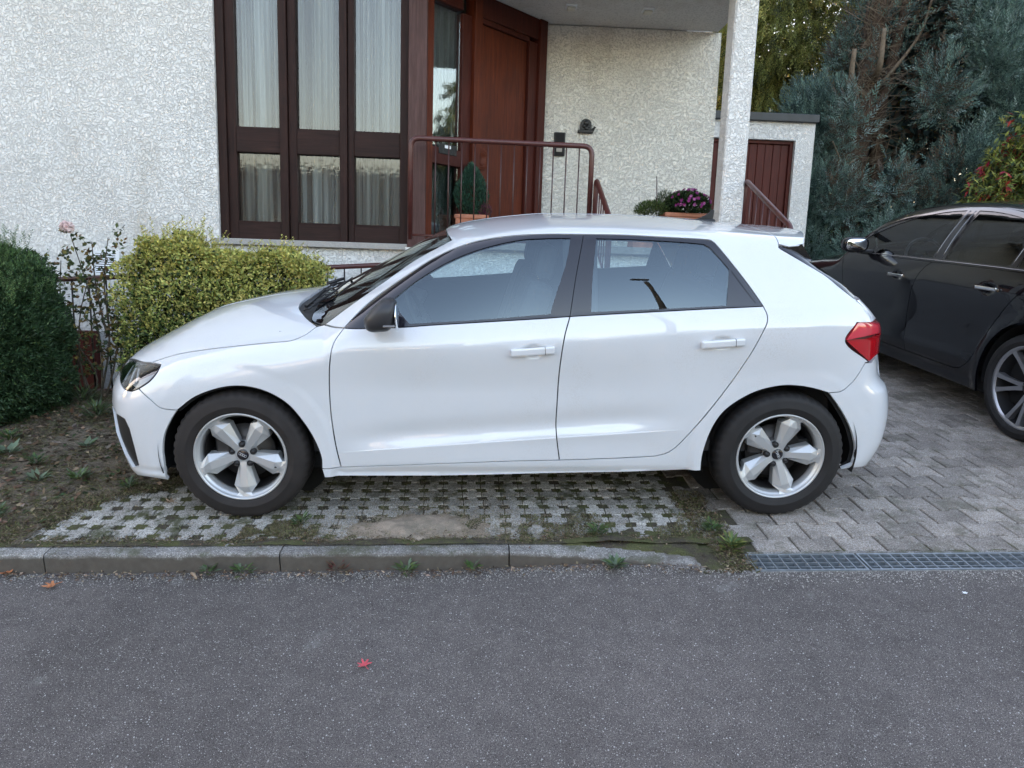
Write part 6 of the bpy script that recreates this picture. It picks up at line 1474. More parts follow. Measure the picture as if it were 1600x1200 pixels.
for p, q in zip(C[k], d[k]):
    a = q.copy(); u = np.cross(a, [.3, .2, .9]); u /= np.linalg.norm(u); v = np.cross(a, u)
    for j in range(14): w = j*.449*2; Cs.append(p+a*.004*(j % 3)); Ds.append(u*math.cos(w)+v*math.sin(w)+a*.35); Ns.append(a)
leaves('blooms', np.array(Cs), np.array(Ds), np.array(Ns), .019, .009, [leafmat('purple_petal', (.30, .035, .20), .2, .3), leafmat('mauve_petal', (.48, .14, .36), .2, .3)], np.repeat((g_.random(int(k.sum())) < .4), 14).astype(int), P2, org=(2.9, 2.3, 1.335))
P3 = thing('potted_greenery', 'low feathery green pot plants left of the purple chrysanthemum', 'potted plant', (2.58, 2.3, 1.335))
trough(P3, 2.42, 2.68, 2.2, 2.42, 1.335, 1.62)
mound(P3, (2.60, 2.3, 1.68), (.15, .12, .08), 2600, [leafmat('herb_leaf', (.10, .15, .04)), leafmat('herb_leaf_dark', (.045, .07, .03))], [.6, .4], .03, .006, (2.58, 2.3, 1.335), .9)
mound(P3, (2.72, 2.34, 1.74), (.09, .09, .12), 1500, [leafmat('grey_sprig', (.11, .13, .075)), leafmat('herb_leaf_dark', (.045, .07, .03))], [.7, .3], .03, .004, (2.58, 2.3, 1.335), 1.2)
MB().tube([(2.65, 2.3, 1.6), (2.625, 2.3, 1.98)], .004, 6).build('stake', m_bar, P3)

# ------------------------------------------------------------------ trees on the right
def sprays(name, base, d, n_leaf, Lmain, lw, lm, mats, mi, parent, org, flat=.5, droop=0.):
    """feathery sprays: each a short axis with side leaflets in one plane"""
    n = len(base); d = d/np.linalg.norm(d, axis=1)[:, None]; s = np.cross(d, rdir(n, g_)); s /= np.linalg.norm(s, axis=1)[:, None]; nn = np.cross(s, d)
    C = []; D = []; Nn = []; Ls = []; Lm = np.broadcast_to(Lmain, (n,))
    for k in range(n_leaf):
        t = k/(n_leaf-1) if n_leaf > 1 else 0; sg = (-1)**k; side = 1-.55*t
        C.append(base+d*(Lm*t*.8)[:, None]-np.array([0, 0, 1.])*droop*(t*t)*Lm[:, None]); D.append(d*(.75+.4*t)+s*sg*side*.75-np.array([0, 0, 1.])*droop*t); Nn.append(nn); Ls.append(Lm*lm*(1-.35*t))
    C = np.concatenate(C); D = np.concatenate(D); Nn = np.concatenate(Nn); Ls = np.concatenate(Ls)
    return leaves(name, C, D, Nn, Ls, lw, mats, np.tile(mi, n_leaf), parent, .12, org)
bark = mat('cypress_bark', (.115, .080, .060), .95, var=.35, vscale=12, bump=.9, bscale=30, bdist=.02, stretch=(3, 3, .6)); twig = mat('dead_twig', (.21, .165, .12), .9, var=.2)
CY = thing('blue_cypress', 'huge blue-green cypress with a bare shaggy trunk, beside the shed and behind the dark car', 'tree', (6.3, 5.6, .7)); O = (6.3, 5.6, .7)
blobs = []
for _ in range(150):
    z = g_.uniform(.6, 5.8); ang = g_.uniform(-math.pi, 0) if g_.random() < .85 else g_.uniform(0, math.pi)
    left = 5.22+.10*max(z-2.2, 0)+.52*max(z-3.25, 0)+.04*math.sin(z*5); cx = 7.3; rx = cx-left+.12; ry = 1.35-.10*z*.5
    blobs.append((cx+rx*math.cos(ang)*g_.uniform(.82, .98), 5.6+ry*math.sin(ang)*g_.uniform(.82, 1), z, g_.uniform(.22, .42)))
B = []; Dn = []; sh = []
for (bx, by, bz, br) in blobs:
    m_ = int(1500*br*br*4.0); c_, d_ = ellip(m_, (bx, by, bz), (br, br*.8, br*1.25), .55, 2, g_)
    B.append(c_); Dn.append(d_+np.array([0, -.25, .85])); sh.append(np.full(m_, g_.random()))
for _ in range(1):
    m_ = 5200; ang = g_.uniform(-math.pi, 0, m_); z = g_.uniform(.5, 5.8, m_); left = 5.30+.10*np.maximum(z-2.2, 0)+.52*np.maximum(z-3.25, 0); rx = 7.3-left; u = g_.uniform(.72, .93, m_)
    B.append(np.stack([7.3+rx*np.cos(ang)*u, 5.6+1.15*np.sin(ang)*u, z], 1)); Dn.append(np.stack([np.cos(ang), np.sin(ang), np.full(m_, .9)], 1)); sh.append(g_.random(m_)*.5)
B = np.concatenate(B); Dn = np.concatenate(Dn); sh = np.concatenate(sh)
# the bare hollow round the trunk
hx = (B[:, 0]-6.02-.10*(B[:, 2]-3.2)); hz = B[:, 2]
hole = (np.abs(hx) < .20+.30*np.clip((hz-2.5)/1.6, 0, 1)) & (hz > 2.3) & (B[:, 1] < 5.5) & (g_.random(len(B)) < .90)
hole |= (np.hypot((B[:, 0]-6.75)/.22, (B[:, 2]-3.62)/.16) < 1) & (g_.random(len(B)) < .96)
B, Dn, sh = B[~hole], Dn[~hole], sh[~hole]; n = len(B)
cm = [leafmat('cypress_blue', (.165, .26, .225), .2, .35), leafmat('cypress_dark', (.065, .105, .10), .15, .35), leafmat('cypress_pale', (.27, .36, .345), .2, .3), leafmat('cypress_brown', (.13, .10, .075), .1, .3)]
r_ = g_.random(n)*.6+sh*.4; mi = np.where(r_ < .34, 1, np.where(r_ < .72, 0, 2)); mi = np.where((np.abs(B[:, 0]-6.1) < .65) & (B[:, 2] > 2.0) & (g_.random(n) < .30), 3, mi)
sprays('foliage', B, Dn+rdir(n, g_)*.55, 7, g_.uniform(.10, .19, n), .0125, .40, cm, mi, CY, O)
tr = spline(np.array([(5.95, 5.55, .5), (5.98, 5.5, 2.0), (6.05, 5.45, 3.2), (6.10, 5.45, 4.3), (6.2, 5.5, 5.8)]), .12)
MB().tube(tr, list(np.linspace(.17, .13, len(tr))), 14).build('trunk', bark, CY)
MB().tube([(6.35, 5.5, 2.4), (6.28, 5.45, 3.4), (6.45, 5.4, 4.6), (6.6, 5.4, 5.6)], [.09, .08, .06, .05], 10).build('trunk', bark, CY)
for (a, b, c, r0) in (((6.0, 5.35, 3.5), (5.72, 5.15, 3.62), (5.66, 5.05, 3.98), .05), ((5.98, 5.35, 3.0), (5.70, 5.12, 3.12), (5.55, 5.0, 3.1), .018), ((6.0, 5.35, 3.2), (5.72, 5.1, 3.42), (5.60, 5.0, 3.4), .020), ((6.1, 5.35, 3.7), (5.98, 5.0, 3.8), (5.96, 4.95, 4.2), .045), ((6.15, 5.3, 3.6), (6.5, 5.1, 4.2), (6.55, 5.0, 4.6), .025), ((5.95, 5.3, 2.7), (5.7, 5.1, 2.6), (5.45, 4.95, 2.85), .014)):
    q = spline(np.array([a, b, c]), .06); MB().tube(q, list(np.linspace(r0, r0*.55, len(q))), 8).build('bare_branch', twig, CY)
mb = MB()
for _ in range(330):
    a = np.array([6.05+g_.normal(0, .12), 5.35, g_.uniform(2.2, 4.9)]); d_ = np.array([g_.normal(0, .8), -.6+g_.normal(0, .3), g_.normal(.1, .5)]); L_ = g_.uniform(.15, .55)
    m1 = a+d_*L_*.5+g_.normal(0, .03, 3); mb.tube([a, m1, a+d_*L_+g_.normal(0, .05, 3)], [.006, .004, .0018], 4, caps=False)
mb.build('twigs', twig, CY, kind='stuff')
C = np.stack([g_.uniform(5.4, 9.2, 16000), g_.uniform(5.5, 6.3, 16000), g_.uniform(.5, 5.6, 16000)], 1); k0 = C[:, 0] > 5.5+.12*np.maximum(C[:, 2]-2.2, 0)+.55*np.maximum(C[:, 2]-3.25, 0); C = C[k0]
k = ~((np.hypot((C[:, 0]-6.85)/.16, (C[:, 2]-3.70)/.12) < 1) | ((C[:, 2] > 4.6) & (np.abs(C[:, 0]-6.3) < .15)))
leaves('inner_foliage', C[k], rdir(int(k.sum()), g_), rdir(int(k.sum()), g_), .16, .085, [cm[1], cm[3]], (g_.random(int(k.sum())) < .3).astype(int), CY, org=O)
# weeping green conifer behind the shed
def weeping(name, label, c, r, nb, mats, pr, O, trunk):
    t = thing(name, label, 'tree', O); B = []; Dn = []; mi = []
    for _ in range(nb):
        d = rdir(1, g_)[0]; d[1] = -abs(d[1])*.8; u = g_.uniform(.45, 1.); b0 = np.array(c)+d*np.array(r)*u; out = np.array([d[0]+g_.normal(0, .3), d[1]*.6, 0]); out /= np.linalg.norm(out)+1e-6
        L_ = g_.uniform(.35, .8); s0 = g_.random(); k = int(L_/.035); tt = np.linspace(0, 1, k)
        B.append(b0+out*(L_*tt)[:, None]+np.array([0, 0, 1])*(.10*tt-.42*tt*tt)[:, None]*L_*1.3+g_.normal(0, .035, (k, 3))); Dn.append(np.tile(out, (k, 1))*.5+np.array([0, 0, -.7])+rdir(k, g_)*.5); mi.append(np.full(k, s0))
    B = np.concatenate(B); Dn = np.concatenate(Dn); s_ = np.concatenate(mi)*.6+g_.random(len(B))*.4
    m_ = np.searchsorted(np.cumsum(pr), s_).clip(0, len(mats)-1)
    sprays('foliage', B, Dn, 6, g_.uniform(.11, .19, len(B)), .016, .42, mats, m_, t, O, droop=.25)
    for q in trunk: q = spline(np.array(q), .2); MB().tube(q, list(np.linspace(.13, .05, len(q))), 9).build('trunk', bark, t)
    return t
wm = [leafmat('hemlock_dark', (.085, .10, .04), .3, .35), leafmat('hemlock_green', (.32, .34, .10), .35, .35), leafmat('hemlock_yellow', (.56, .52, .17), .4, .3)]
weeping('weeping_conifer', 'yellow-green weeping conifer rising behind the flat shed roof', (6.55, 7.7, 4.9), (2.25, 1.0, 1.9), 2100, wm, [.34, .40, .26], (6.1, 7.9, .8), [[(6.3, 8.3, .8), (6.35, 8.3, 3), (6.2, 8.2, 6.6)], [(5.5, 8.4, .8), (5.45, 8.4, 5.6)]])
om = [leafmat('autumn_orange', (.42, .17, .035), .35, .3), leafmat('autumn_yellow', (.45, .30, .06), .35, .3), leafmat('autumn_green', (.10, .12, .035), .25, .3)]
AT = thing('autumn_tree', 'orange and yellow broadleaf tree glimpsed between the column and the weeping conifer', 'tree', (4.9, 9.3, .9)); n = 9000
C = np.concatenate([ellip(n//3, (4.9+dx, 9.2, zz), (.75, .5, .9), .8, 2, g_)[0] for dx, zz in ((-.2, 3.2), (.3, 4.9), (.1, 6.2))]); n = len(C)
leaves('foliage', C, rdir(n, g_)+np.array([0, -.3, -.4]), rdir(n, g_)+np.array([0, -.5, .5]), g_.uniform(.07, .12, n), g_.uniform(.04, .07, n), om, g_.choice(3, n, p=[.42, .33, .25]), AT, org=(4.9, 9.3, .9))
MB().tube([(4.9, 9.3, .8), (4.95, 9.25, 4), (5, 9.2, 6.5)], [.12, .09, .04], 8).build('trunk', bark, AT)
C = np.stack([g_.uniform(4.6, 8.6, 9000), g_.uniform(8.0, 8.8, 9000), g_.uniform(2.6, 6.8, 9000)], 1); k = vnoise(C[:, 0], C[:, 2], 1.9, 61) > .20
leaves('inner_foliage', C[k], rdir(int(k.sum()), g_), rdir(int(k.sum()), g_), .17, .08, wm[:2], (g_.random(int(k.sum())) < .35).astype(int), bpy.data.objects['weeping_conifer'], org=(6.1, 7.9, .8))
# heavenly bamboo over the dark car
NB = thing('nandina_shrub', 'yellow-green shrub with red-tinged leaves overhanging the roof of the dark car', 'shrub', (7.0, 3.9, .6)); Cs = []; Ds = []; Ns = []; mi = []
nst = [((6.9, 4.0, .6), (6.85, 3.9, 1.8), (6.6, 3.6, 2.25)), ((7.0, 4.0, .6), (7.1, 3.9, 2.1), (7.05, 3.7, 2.95)), ((7.1, 4.0, .6), (7.2, 3.9, 1.9), (7.0, 3.6, 2.45)), ((7.2, 4.1, .6), (7.3, 4.0, 2.0), (7.35, 3.8, 2.7)), ((7.0, 4.1, .6), (6.9, 4.0, 2.0), (6.85, 3.8, 2.62)), ((7.3, 4, .6), (7.4, 3.8, 1.7), (7.3, 3.6, 2.1)), ((6.95, 4, .6), (6.8, 3.8, 1.7), (6.55, 3.6, 1.98)), ((7.2, 4, .6), (7.15, 3.8, 1.6), (6.95, 3.6, 2.05))]
for s_ in nst:
    q = spline(np.array(s_), .05); MB().tube(q[::4], .010, 6).build('stem', twig, NB)
    L0 = len(q)
    for i in range(int(L0*.60), L0):
        for _ in range(11):
            o_ = rdir(1, g_)[0]*np.array([1, .7, .55]); L_ = g_.uniform(.10, .30); e = q[i]+o_*L_; red = g_.random() < .16
            for j in range(7):
                a = o_*.6+rdir(1, g_)[0]*.8+np.array([0, 0, -.25]); Cs.append(e+rdir(1, g_)[0]*.03); Ds.append(a); Ns.append(rdir(1, g_)[0]*.4+np.array([0, -.4, .9])); mi.append(3 if red and g_.random() < .8 else g_.choice(3, p=[.35, .40, .25]))
n = len(Cs); nm = [leafmat('nandina_green', (.15, .20, .05), .35), leafmat('nandina_lime', (.36, .38, .09), .35), leafmat('nandina_dark', (.04, .06, .025), .2), leafmat('nandina_red', (.36, .035, .045), .3)]
leaves('foliage', np.array(Cs), np.array(Ds), np.array(Ns), g_.uniform(.07, .11, n), g_.uniform(.020, .030, n), nm, np.array(mi), NB, org=(7.0, 3.9, .6))
# more greenery behind, closing the view
def bush(name, label, c, r, n, mats, p, L, W, cat='tree', trunk=True):
    t = thing(name, label, cat, (c[0], c[1], .8)); Cc = []
    for _ in range(26):
        d = rdir(1, g_)[0]*np.array(r)*.62; Cc.append(ellip(n//26, np.array(c)+d, np.array(r)*.42, .8, 2, g_)[0])
    C = np.concatenate(Cc); C = C[C[:, 2] > .5]; n = len(C)
    leaves('foliage', C, rdir(n, g_), rdir(n, g_), g_.uniform(.7, 1.2, n)*L, W, mats, g_.choice(len(mats), n, p=p), t, org=(c[0], c[1], .8))
    if trunk: MB().tube([(c[0], c[1], .5), (c[0], c[1], c[2]+r[2]*.5)], [.14, .06], 8).build('trunk', bark, t)
dk = [leafmat('laurel_dark', (.035, .05, .026), .2, .35), leafmat('laurel_mid', (.075, .10, .04), .25, .35)]
bush('laurel_tree', 'dark evergreen tree filling the gap behind the weeping conifer', (7.6, 10.6, 3.6), (3.2, 1.2, 3.0), 15000, dk, [.6, .4], .16, .075)
bush('laurel_hedge', 'dark evergreen bush behind the shed, left of the weeping conifer', (4.4, 11.0, 2.6), (1.8, 1.0, 1.7), 8000, dk, [.6, .4], .14, .07)
bush('filler_bush', 'dark evergreen shrub added at the foot of the blue cypress beside the shed wall', (5.75, 5.5, 1.15), (.75, .5, .85), 9000, dk, [.7, .3], .07, .035, 'bush', False)  # this shrub and the next are added to block bright gaps round the cypress
bush('filler_mass', 'dark evergreen bush added at the right edge behind the dark car', (8.9, 6.0, 2.6), (1.6, 1.2, 2.6), 9000, dk, [.6, .4], .13, .06)

# ------------------------------------------------------------------ the other side of the street (seen only in reflections)
OH = thing('opposite_house', 'plain rendered house with dark roof across the street', 'house', (-4, -19, -1.0))
MB().span((-9, -24, -1.6), (-.5, -17, 2.6)).build('wall', m_wall, OH)
MB().prism([(-16.6, 2.55), (-20.5, 5.0), (-24.4, 2.55)], -9.4, -.1, 'X').build('roof', MATS['dark_roof_slate'], OH)
for x in (-7.6, -4.8, -2.2): MB().span((x-.5, -17.02, .2), (x+.5, -16.98, 1.6)).build('window', m_gloss, OH)
for cx_, w, lb_ in ((-9, 5.5, 'dark clipped hedge across the street in front of the opposite house'), (3.2, 6.2, 'dark clipped hedge across the street beside the street lamp'), (11, 7, 'dark clipped hedge across the street opposite the dark car')):
    t = thing('opposite_hedge', lb_, 'hedge', (cx_, -13.5, -1.1), group='hedges across the street')
    n = 5000; C = np.stack([g_.uniform(cx_-w/2, cx_+w/2, n), g_.uniform(-13.9, -13.1, n), -1.2+g_.random(n)*2.3], 1)
    leaves('foliage', C, rdir(n, g_), rdir(n, g_), .16, .10, dk, g_.choice(2, n), t, org=(cx_, -13.5, -1.1))
    MB().span((cx_-w/2+.1, -13.8, -1.3), (cx_+w/2-.1, -13.2, .9)).build('inner_branches', mat('dark_twiggy_core', (.02, .025, .014), .95), t)
LP = thing('street_lamp', 'curved grey street lamp across the street', 'street lamp', (4.0, -10.0, -1.1))
q = spline(np.array([(4.0, -10.0, -1.2), (3.98, -10.0, 3.0), (3.95, -10.0, 5.4), (3.80, -9.95, 7.0), (3.68, -9.9, 7.75)]), .3)
MB().tube(q, list(np.linspace(.085, .06, len(q))), 10).build('pole', m_dark, LP)
MB().box((3.55, -9.85, 7.95), (.46, .20, .10), Matrix.Rotation(math.radians(20), 3, 'Y'), .03).build('lamp_head', m_dark, LP)
for (x, y, z, rx, rz, l) in ((8, -20, 1.6, 4.5, 3.6, 'broad dark tree added across the street opposite the dark car'), (15.5, -16, 2.2, 4.5, 4.2, 'tall dark tree added far right across the street'), (1.8, -23, 1.8, 3.2, 3.6, 'added dark tree across the street right of the opposite house'), (-15, -19, 2.2, 4.8, 4.2, 'added dark tree across the street left of the opposite house'),
                             (19, -3, 3.0, 3.5, 4.2, 'added dark tree beyond the driveway on the far right'), (13.5, 2.6, 2.8, 2.4, 3.4, 'added dark tree to the right of the driveway beyond the dark car'), (17, 6, 3.2, 3.4, 4.2, 'added dark tree behind the driveway on the far right'), (-17, 0, 2.6, 3.4, 4.2, 'added dark tree far left past the yew')):
    bush('horizon_tree', l, (x, y, z), (rx, 1.8, rz), 7000, dk, [.5, .5], .34, .20)  # trees out of view, added to cover the bright horizon in reflections

# ------------------------------------------------------------------ weeds, litter, fallen leaves (slope frame)
def in_slope(o): o.matrix_world = SLOPE @ o.matrix_world; return o
wl = [leafmat('weed_green', (.085, .13, .04), .2), leafmat('weed_greygreen', (.12, .16, .10), .2), leafmat('weed_dark', (.04, .065, .025), .2)]
def weed(x, y, z, r, n, L, W, label, up=.5, mats=wl, p=(.4, .4, .2), name='weed', cat='weed', up2=.9):
    t = thing(name, label, cat, (x, y, z), SLOPE); a = g_.uniform(0, 2*math.pi, n); u = g_.uniform(up*.3, up2, n)
    D = np.stack([np.cos(a), np.sin(a), u], 1); C = np.stack([x+np.cos(a)*r*g_.random(n)*.6, y+np.sin(a)*r*g_.random(n)*.6, z+g_.random(n)*r*up], 1)
    leaves('leaf', C, D, np.stack([-np.cos(a)*u, -np.sin(a)*u, np.ones(n)], 1)+rdir(n, g_)*.15, g_.uniform(.6, 1.1, n)*L, W, list(mats), g_.choice(len(mats), n, p=p), t, .15, (x, y, z)); return t
weed(-1.22, -.42, .005, .035, 20, .085, .027, 'broad grey-green rosette weed lowest at the left edge of the soil', .5, p=(.1, .9, 0.))
weed(-1.62, -.02, .005, .035, 15, .095, .034, 'pale broad-leaved weed near the left edge under the yew', .5, p=(.1, .9, 0.))
weed(-1.24, .10, .005, .03, 13, .075, .028, 'small grey-green broad-leaved weed left of the front bumper', .5, p=(.1, .9, 0.))
weed(-1.02, -.40, .004, .06, 60, .055, .014, 'spreading light green feathery weed on the soil left of the front wheel', .5, p=(.7, .3, 0))
weed(-.90, .08, .005, .04, 22, .085, .016, 'tuft of long narrow green leaves beside the front bumper', .8, p=(.5, .4, .1))
weed(-.05, -1.215, -.075, .04, 30, .045, .016, 'small green weed in the gutter below the kerb, left of the middle', .6, p=(.6, .3, .1))
weed(.10, -1.225, -.075, .05, 34, .045, .014, 'low grey-green weed in the gutter, second from the left', .5, p=(.3, .6, .1))
weed(.80, -1.225, -.075, .05, 44, .045, .012, 'bright green ferny weed in the gutter below the sand patch', .6, p=(.8, .2, 0))
weed(1.09, -1.215, -.07, .015, 9, .055, .024, 'upright light green seedling in the gutter right of the ferny weed', 1., p=(.9, .1, 0), up2=1.6)
weed(1.70, -1.285, -.03, .05, 40, .055, .016, 'grey-green weed sprawling over the curved kerb stone', .5, p=(.2, .7, .1))
weed(.50, -1.215, -.075, .05, 46, .045, .007, 'dry reddish weed in the gutter left of the sand patch', .7, [leafmat('dry_red_stem', (.14, .05, .045), .2), leafmat('dry_brown_stem', (.12, .085, .05), .2)], (.6, .4))
weed(2.24, -1.19, .0, .06, 90, .05, .014, 'yellow-green weed growing at the left end of the drain', .8, [wl[0], leafmat('weed_yellow', (.20, .21, .06), .2)], (.6, .4))
weed(2.20, -1.02, .0, .06, 70, .045, .012, 'green weed between the grid pavers and the block paving', .7, p=(.6, .2, .2))
weed(.28, -.92, .0, .05, 50, .045, .010, 'dark green grassy tuft on the pavers left of the sand patch', .7, p=(.6, .2, .2))
weed(1.66, -1.03, .0, .05, 60, .045, .010, 'green grassy tuft on the grid pavers near the curved kerb', .7, p=(.6, .3, .1))
weed(4.0, -1.19, .0, .07, 80, .04, .008, 'mossy yellow-green tuft along the drain at the right edge', .6, [wl[0], MATS['weed_yellow']], (.4, .6))
# grass and moss in holes and on the soil: uncountable
def blades(name, C, L, W, mats, p, lay=.5):
    n = len(C); D = rdir(n, g_); D[:, 2] = np.abs(D[:, 2])*(1-lay)+.15; o = leaves(name, C, D, rdir(n, g_), L, W, mats, g_.choice(len(mats), n, p=p)); o.matrix_world = SLOPE; o['kind'] = 'stuff'; return o
Cs = []
for j in range(22):
    for i in range(-14, 24):
        x = i*.100+.03; y = EDGE+.112+.102+j*.100
        if in_grid(x, y) and y < .2:
            k = int(g_.integers(6, 44)*(.4+1.3*float(vnoise(x, y, 3.1, 77)))*(1.9 if x > 1.2 and y < -.75 else 1)); Cs.append(np.stack([x+g_.uniform(-.024, .024, k), y+g_.uniform(-.024, .024, k), np.full(k, -.012)], 1))
blades('moss_tufts', np.concatenate(Cs), g_.uniform(.008, .022, sum(map(len, Cs))), .0035, [leafmat('moss_green', (.12, .13, .05), .2), leafmat('moss_brown', (.13, .105, .065), .2), leafmat('moss_pale', (.22, .22, .10), .2)], (.42, .38, .2))
n = 9000; C = np.stack([1.3+g_.random(n)*.85, -1.10+g_.random(n)**1.3*.28, np.full(n, .0)], 1); k = vnoise(C[:, 0], C[:, 1], 8, 41) > .5; C = C[k]
C2 = np.stack([.02+g_.random(n)*.35, -1.10+g_.random(n)**1.3*.22, np.full(n, .0)], 1); C2 = C2[vnoise(C2[:, 0], C2[:, 1], 9, 43) > .52]
C = np.concatenate([C, C2]); blades('ground_moss', C, g_.uniform(.006, .018, len(C)), .004, [MATS['moss_green'], MATS['moss_brown'], MATS['moss_pale'], leafmat('dry_grass', (.24, .19, .12), .2)], (.3, .35, .15, .2))
def soilh(x, y): return soilz(np.asarray(x), np.asarray(y))
n = 62000; x = g_.uniform(-3.2, -.2, n); y = g_.uniform(-1.08, 1.3, n); k = ((x < -.55-.35*(y < -.5)) | (y > -.25)) & (vnoise(x, y, 5, 51) > .30) & (x < -.25); x, y = x[k], y[k]
blades('dead_grass', np.stack([x, y, soilh(x, y)], 1), g_.uniform(.012, .045, len(x)), .0035, [leafmat('straw', (.25, .195, .125), .2), leafmat('straw_dark', (.10, .075, .05), .2), MATS['moss_green'], MATS['moss_brown']], (.16, .26, .36, .22), .85)
n = 4200; x = g_.uniform(-3.2, .0, n); y = g_.uniform(-1.05, 1.3, n); k = ((x < -.55-.35*(y < -.5)) | (y > -.3)); x, y = x[k], y[k]
n = len(x); D = rdir(n, g_); D[:, 2] *= .25; o = leaves('leaf_litter', np.stack([x, y, soilh(x, y)+.006], 1), D, rdir(n, g_)*.5+np.array([0, 0, 1]), g_.uniform(.025, .055, n), g_.uniform(.014, .03, n), [leafmat('dead_leaf_brown', (.14, .085, .05), .1), leafmat('dead_leaf_grey', (.17, .14, .11), .1), leafmat('dead_leaf_tan', (.30, .22, .14), .1), leafmat('dead_leaf_dark', (.06, .04, .028), .1), wl[2]], g_.choice(5, n, p=[.3, .18, .1, .27, .15])); o.matrix_world = SLOPE; o['kind'] = 'stuff'
n = 700; x = g_.uniform(-1.0, 2.2, n); y = kerb_front(x)-.012-np.abs(g_.normal(0, .030, n)); n = len(x); D = rdir(n, g_); D[:, 2] *= .15
o = leaves('gutter_litter', np.stack([x, y, roadz(x)+.012], 1), D, rdir(n, g_)*.4+np.array([0, 0, 1]), g_.uniform(.008, .028, n), g_.uniform(.004, .012, n), [MATS['dead_leaf_brown'], MATS['straw'], MATS['dead_leaf_dark'], leafmat('bark_chip', (.36, .27, .19), .05)], g_.choice(4, n, p=[.3, .25, .3, .15])); o.matrix_world = SLOPE; o['kind'] = 'stuff'
# grit strewn along the kerb
n = 5200; x = g_.uniform(-1.3, 4.6, n); y = kerb_front(x)-.014-np.abs(g_.normal(0, .055, n)); z = roadz(x)+.003; s_ = g_.uniform(.0015, .0042, n)
V = (np.array([[1, 0, 0], [-.6, .8, 0], [-.5, -.8, 0], [0, 0, 1.]])[None]*s_[:, None, None]+np.stack([x, y, z], 1)[:, None]).reshape(-1, 3); i = np.arange(n)*4
F = np.concatenate([np.stack([i, i+1, i+3], 1), np.stack([i+1, i+2, i+3], 1), np.stack([i+2, i, i+3], 1)]); o = put('grit', mesh_np('grit', V, F, mat('pale_grit', (.34, .32, .29), .9, island=.5))); o.matrix_world = SLOPE; o['kind'] = 'stuff'

def maple_leaf(x, y, s, ang, m, label, z=None, curl=.15):
    z = float(roadz(x))+.006 if z is None else z
    t = thing('fallen_leaf', label, 'leaf', (x, y, z), SLOPE, rotz=ang); R_ = []
    for k in range(5):
        a = math.radians(-100+50*k)+math.pi/2; R_ += [(a-.30, .42), (a-.14, .72), (a, 1.0 if k == 2 else .86), (a+.14, .72)]
        if k < 4: R_.append((a+.436, .34))
    pts = [(0, -.25)]+[(r*math.cos(a), r*math.sin(a)) for a, r in R_]; pts = [(px*s, py*s) for px, py in pts]
    V = [(0, 0, .004)]+[(px, py, .003+curl*s*(math.hypot(px, py)/s)**2*(.6+.4*math.sin(px/s*5))) for px, py in pts]; n = len(pts)
    F = [(0, 1+i, 1+(i+1) % n) for i in range(n)]
    put('blade', mesh_np('blade', np.array(V), F, m), t); MB().tube([(0, -.1*s, .004), (0, -.6*s, .005), (.1*s, -.95*s, .004)], .0012, 5).mesh('x', m)
    put('stalk', MB().tube([(0, -.1*s, .004), (0, -.6*s, .005), (.1*s, -.95*s, .004)], .0012, 5).mesh('stalk', m), t)
mr = mat('red_maple_leaf', (.52, .07, .09), .6, var=.2, vscale=60); mo = mat('orange_brown_leaf', (.40, .15, .06), .65, var=.25, vscale=60)
maple_leaf(.717, -1.839, .032, .5, mr, 'red maple leaf lying alone in the middle of the asphalt', curl=.35)
maple_leaf(-.655, -1.305, .040, 2.2, mo, 'orange-brown leaf lying on the asphalt at the left', curl=.5)
maple_leaf(-.905, -1.205, .036, 4.0, mo, 'curled orange leaf against the kerb at the left edge', curl=.9)
maple_leaf(-.41, -.70, .036, 1.2, MATS['dead_leaf_tan'], 'pale tan dead leaf on the soil below the front bumper', z=.012, curl=.8)
maple_leaf(-.78, -.02, .040, 3., MATS['dead_leaf_tan'], 'pale tan dead leaf further back on the soil left of the bumper', z=.02, curl=.8)
t = thing('twig', 'short pale stick lying in the gutter below the front wheel', 'twig', (-.10, -1.235, -.075), SLOPE); MB().tube([(-.118, -1.225, -.072), (-.100, -1.24, -.070), (-.082, -1.265, -.073)], [.006, .007, .005], 7).build('stick', MATS['bark_chip'], t)
t = thing('litter_scrap', 'tiny white scrap lying on the asphalt at the right', 'litter', (3.06, -1.555, .0), SLOPE); leaves('scrap', np.array([[3.06, -1.555, .004]]*5), np.array([[1, .2, .3], [-.6, .8, .4], [0, -1, .5], [.5, .7, .2], [-1, -.2, .3]]), np.array([[0, 0, 1.]]*5), .014, .008, [m_white_pl], None, t, org=(3.06, -1.555, 0))

# sand grains and straw blown over the edge of the worn patch
n = 9000; x = g_.normal(.84, .30, n); y = -1.10+np.abs(g_.normal(0, .24, n)); k = (x > .0) & (x < 1.9) & (y < -.35); x, y = x[k], y[k]; n = len(x); s_ = g_.uniform(.0012, .0036, n); z = np.full(n, .0005)
V = (np.array([[1, 0, 0], [-.6, .8, 0], [-.5, -.8, 0], [0, 0, 1.]])[None]*s_[:, None, None]+np.stack([x, y, z], 1)[:, None]).reshape(-1, 3); i = np.arange(n)*4
F = np.concatenate([np.stack([i, i+1, i+3], 1), np.stack([i+1, i+2, i+3], 1), np.stack([i+2, i, i+3], 1)]); o = put('sand_grains', mesh_np('sand_grains', V, F, mat('sand_grain', (.33, .27, .20), .9, island=.4))); o.matrix_world = SLOPE; o['kind'] = 'stuff'
n = 3500; x = g_.normal(.84, .42, n); y = -1.10+np.abs(g_.normal(0, .26, n)); k = (x > -.3) & (x < 2.1) & (y < -.35); x, y = x[k], y[k]
blades('dry_straw', np.stack([x, y, np.full(len(x), .002)], 1), g_.uniform(.008, .028, len(x)), .0022, [MATS['straw'], MATS['dry_grass'], MATS['moss_brown'], MATS['moss_pale']], (.3, .3, .25, .15), .93)

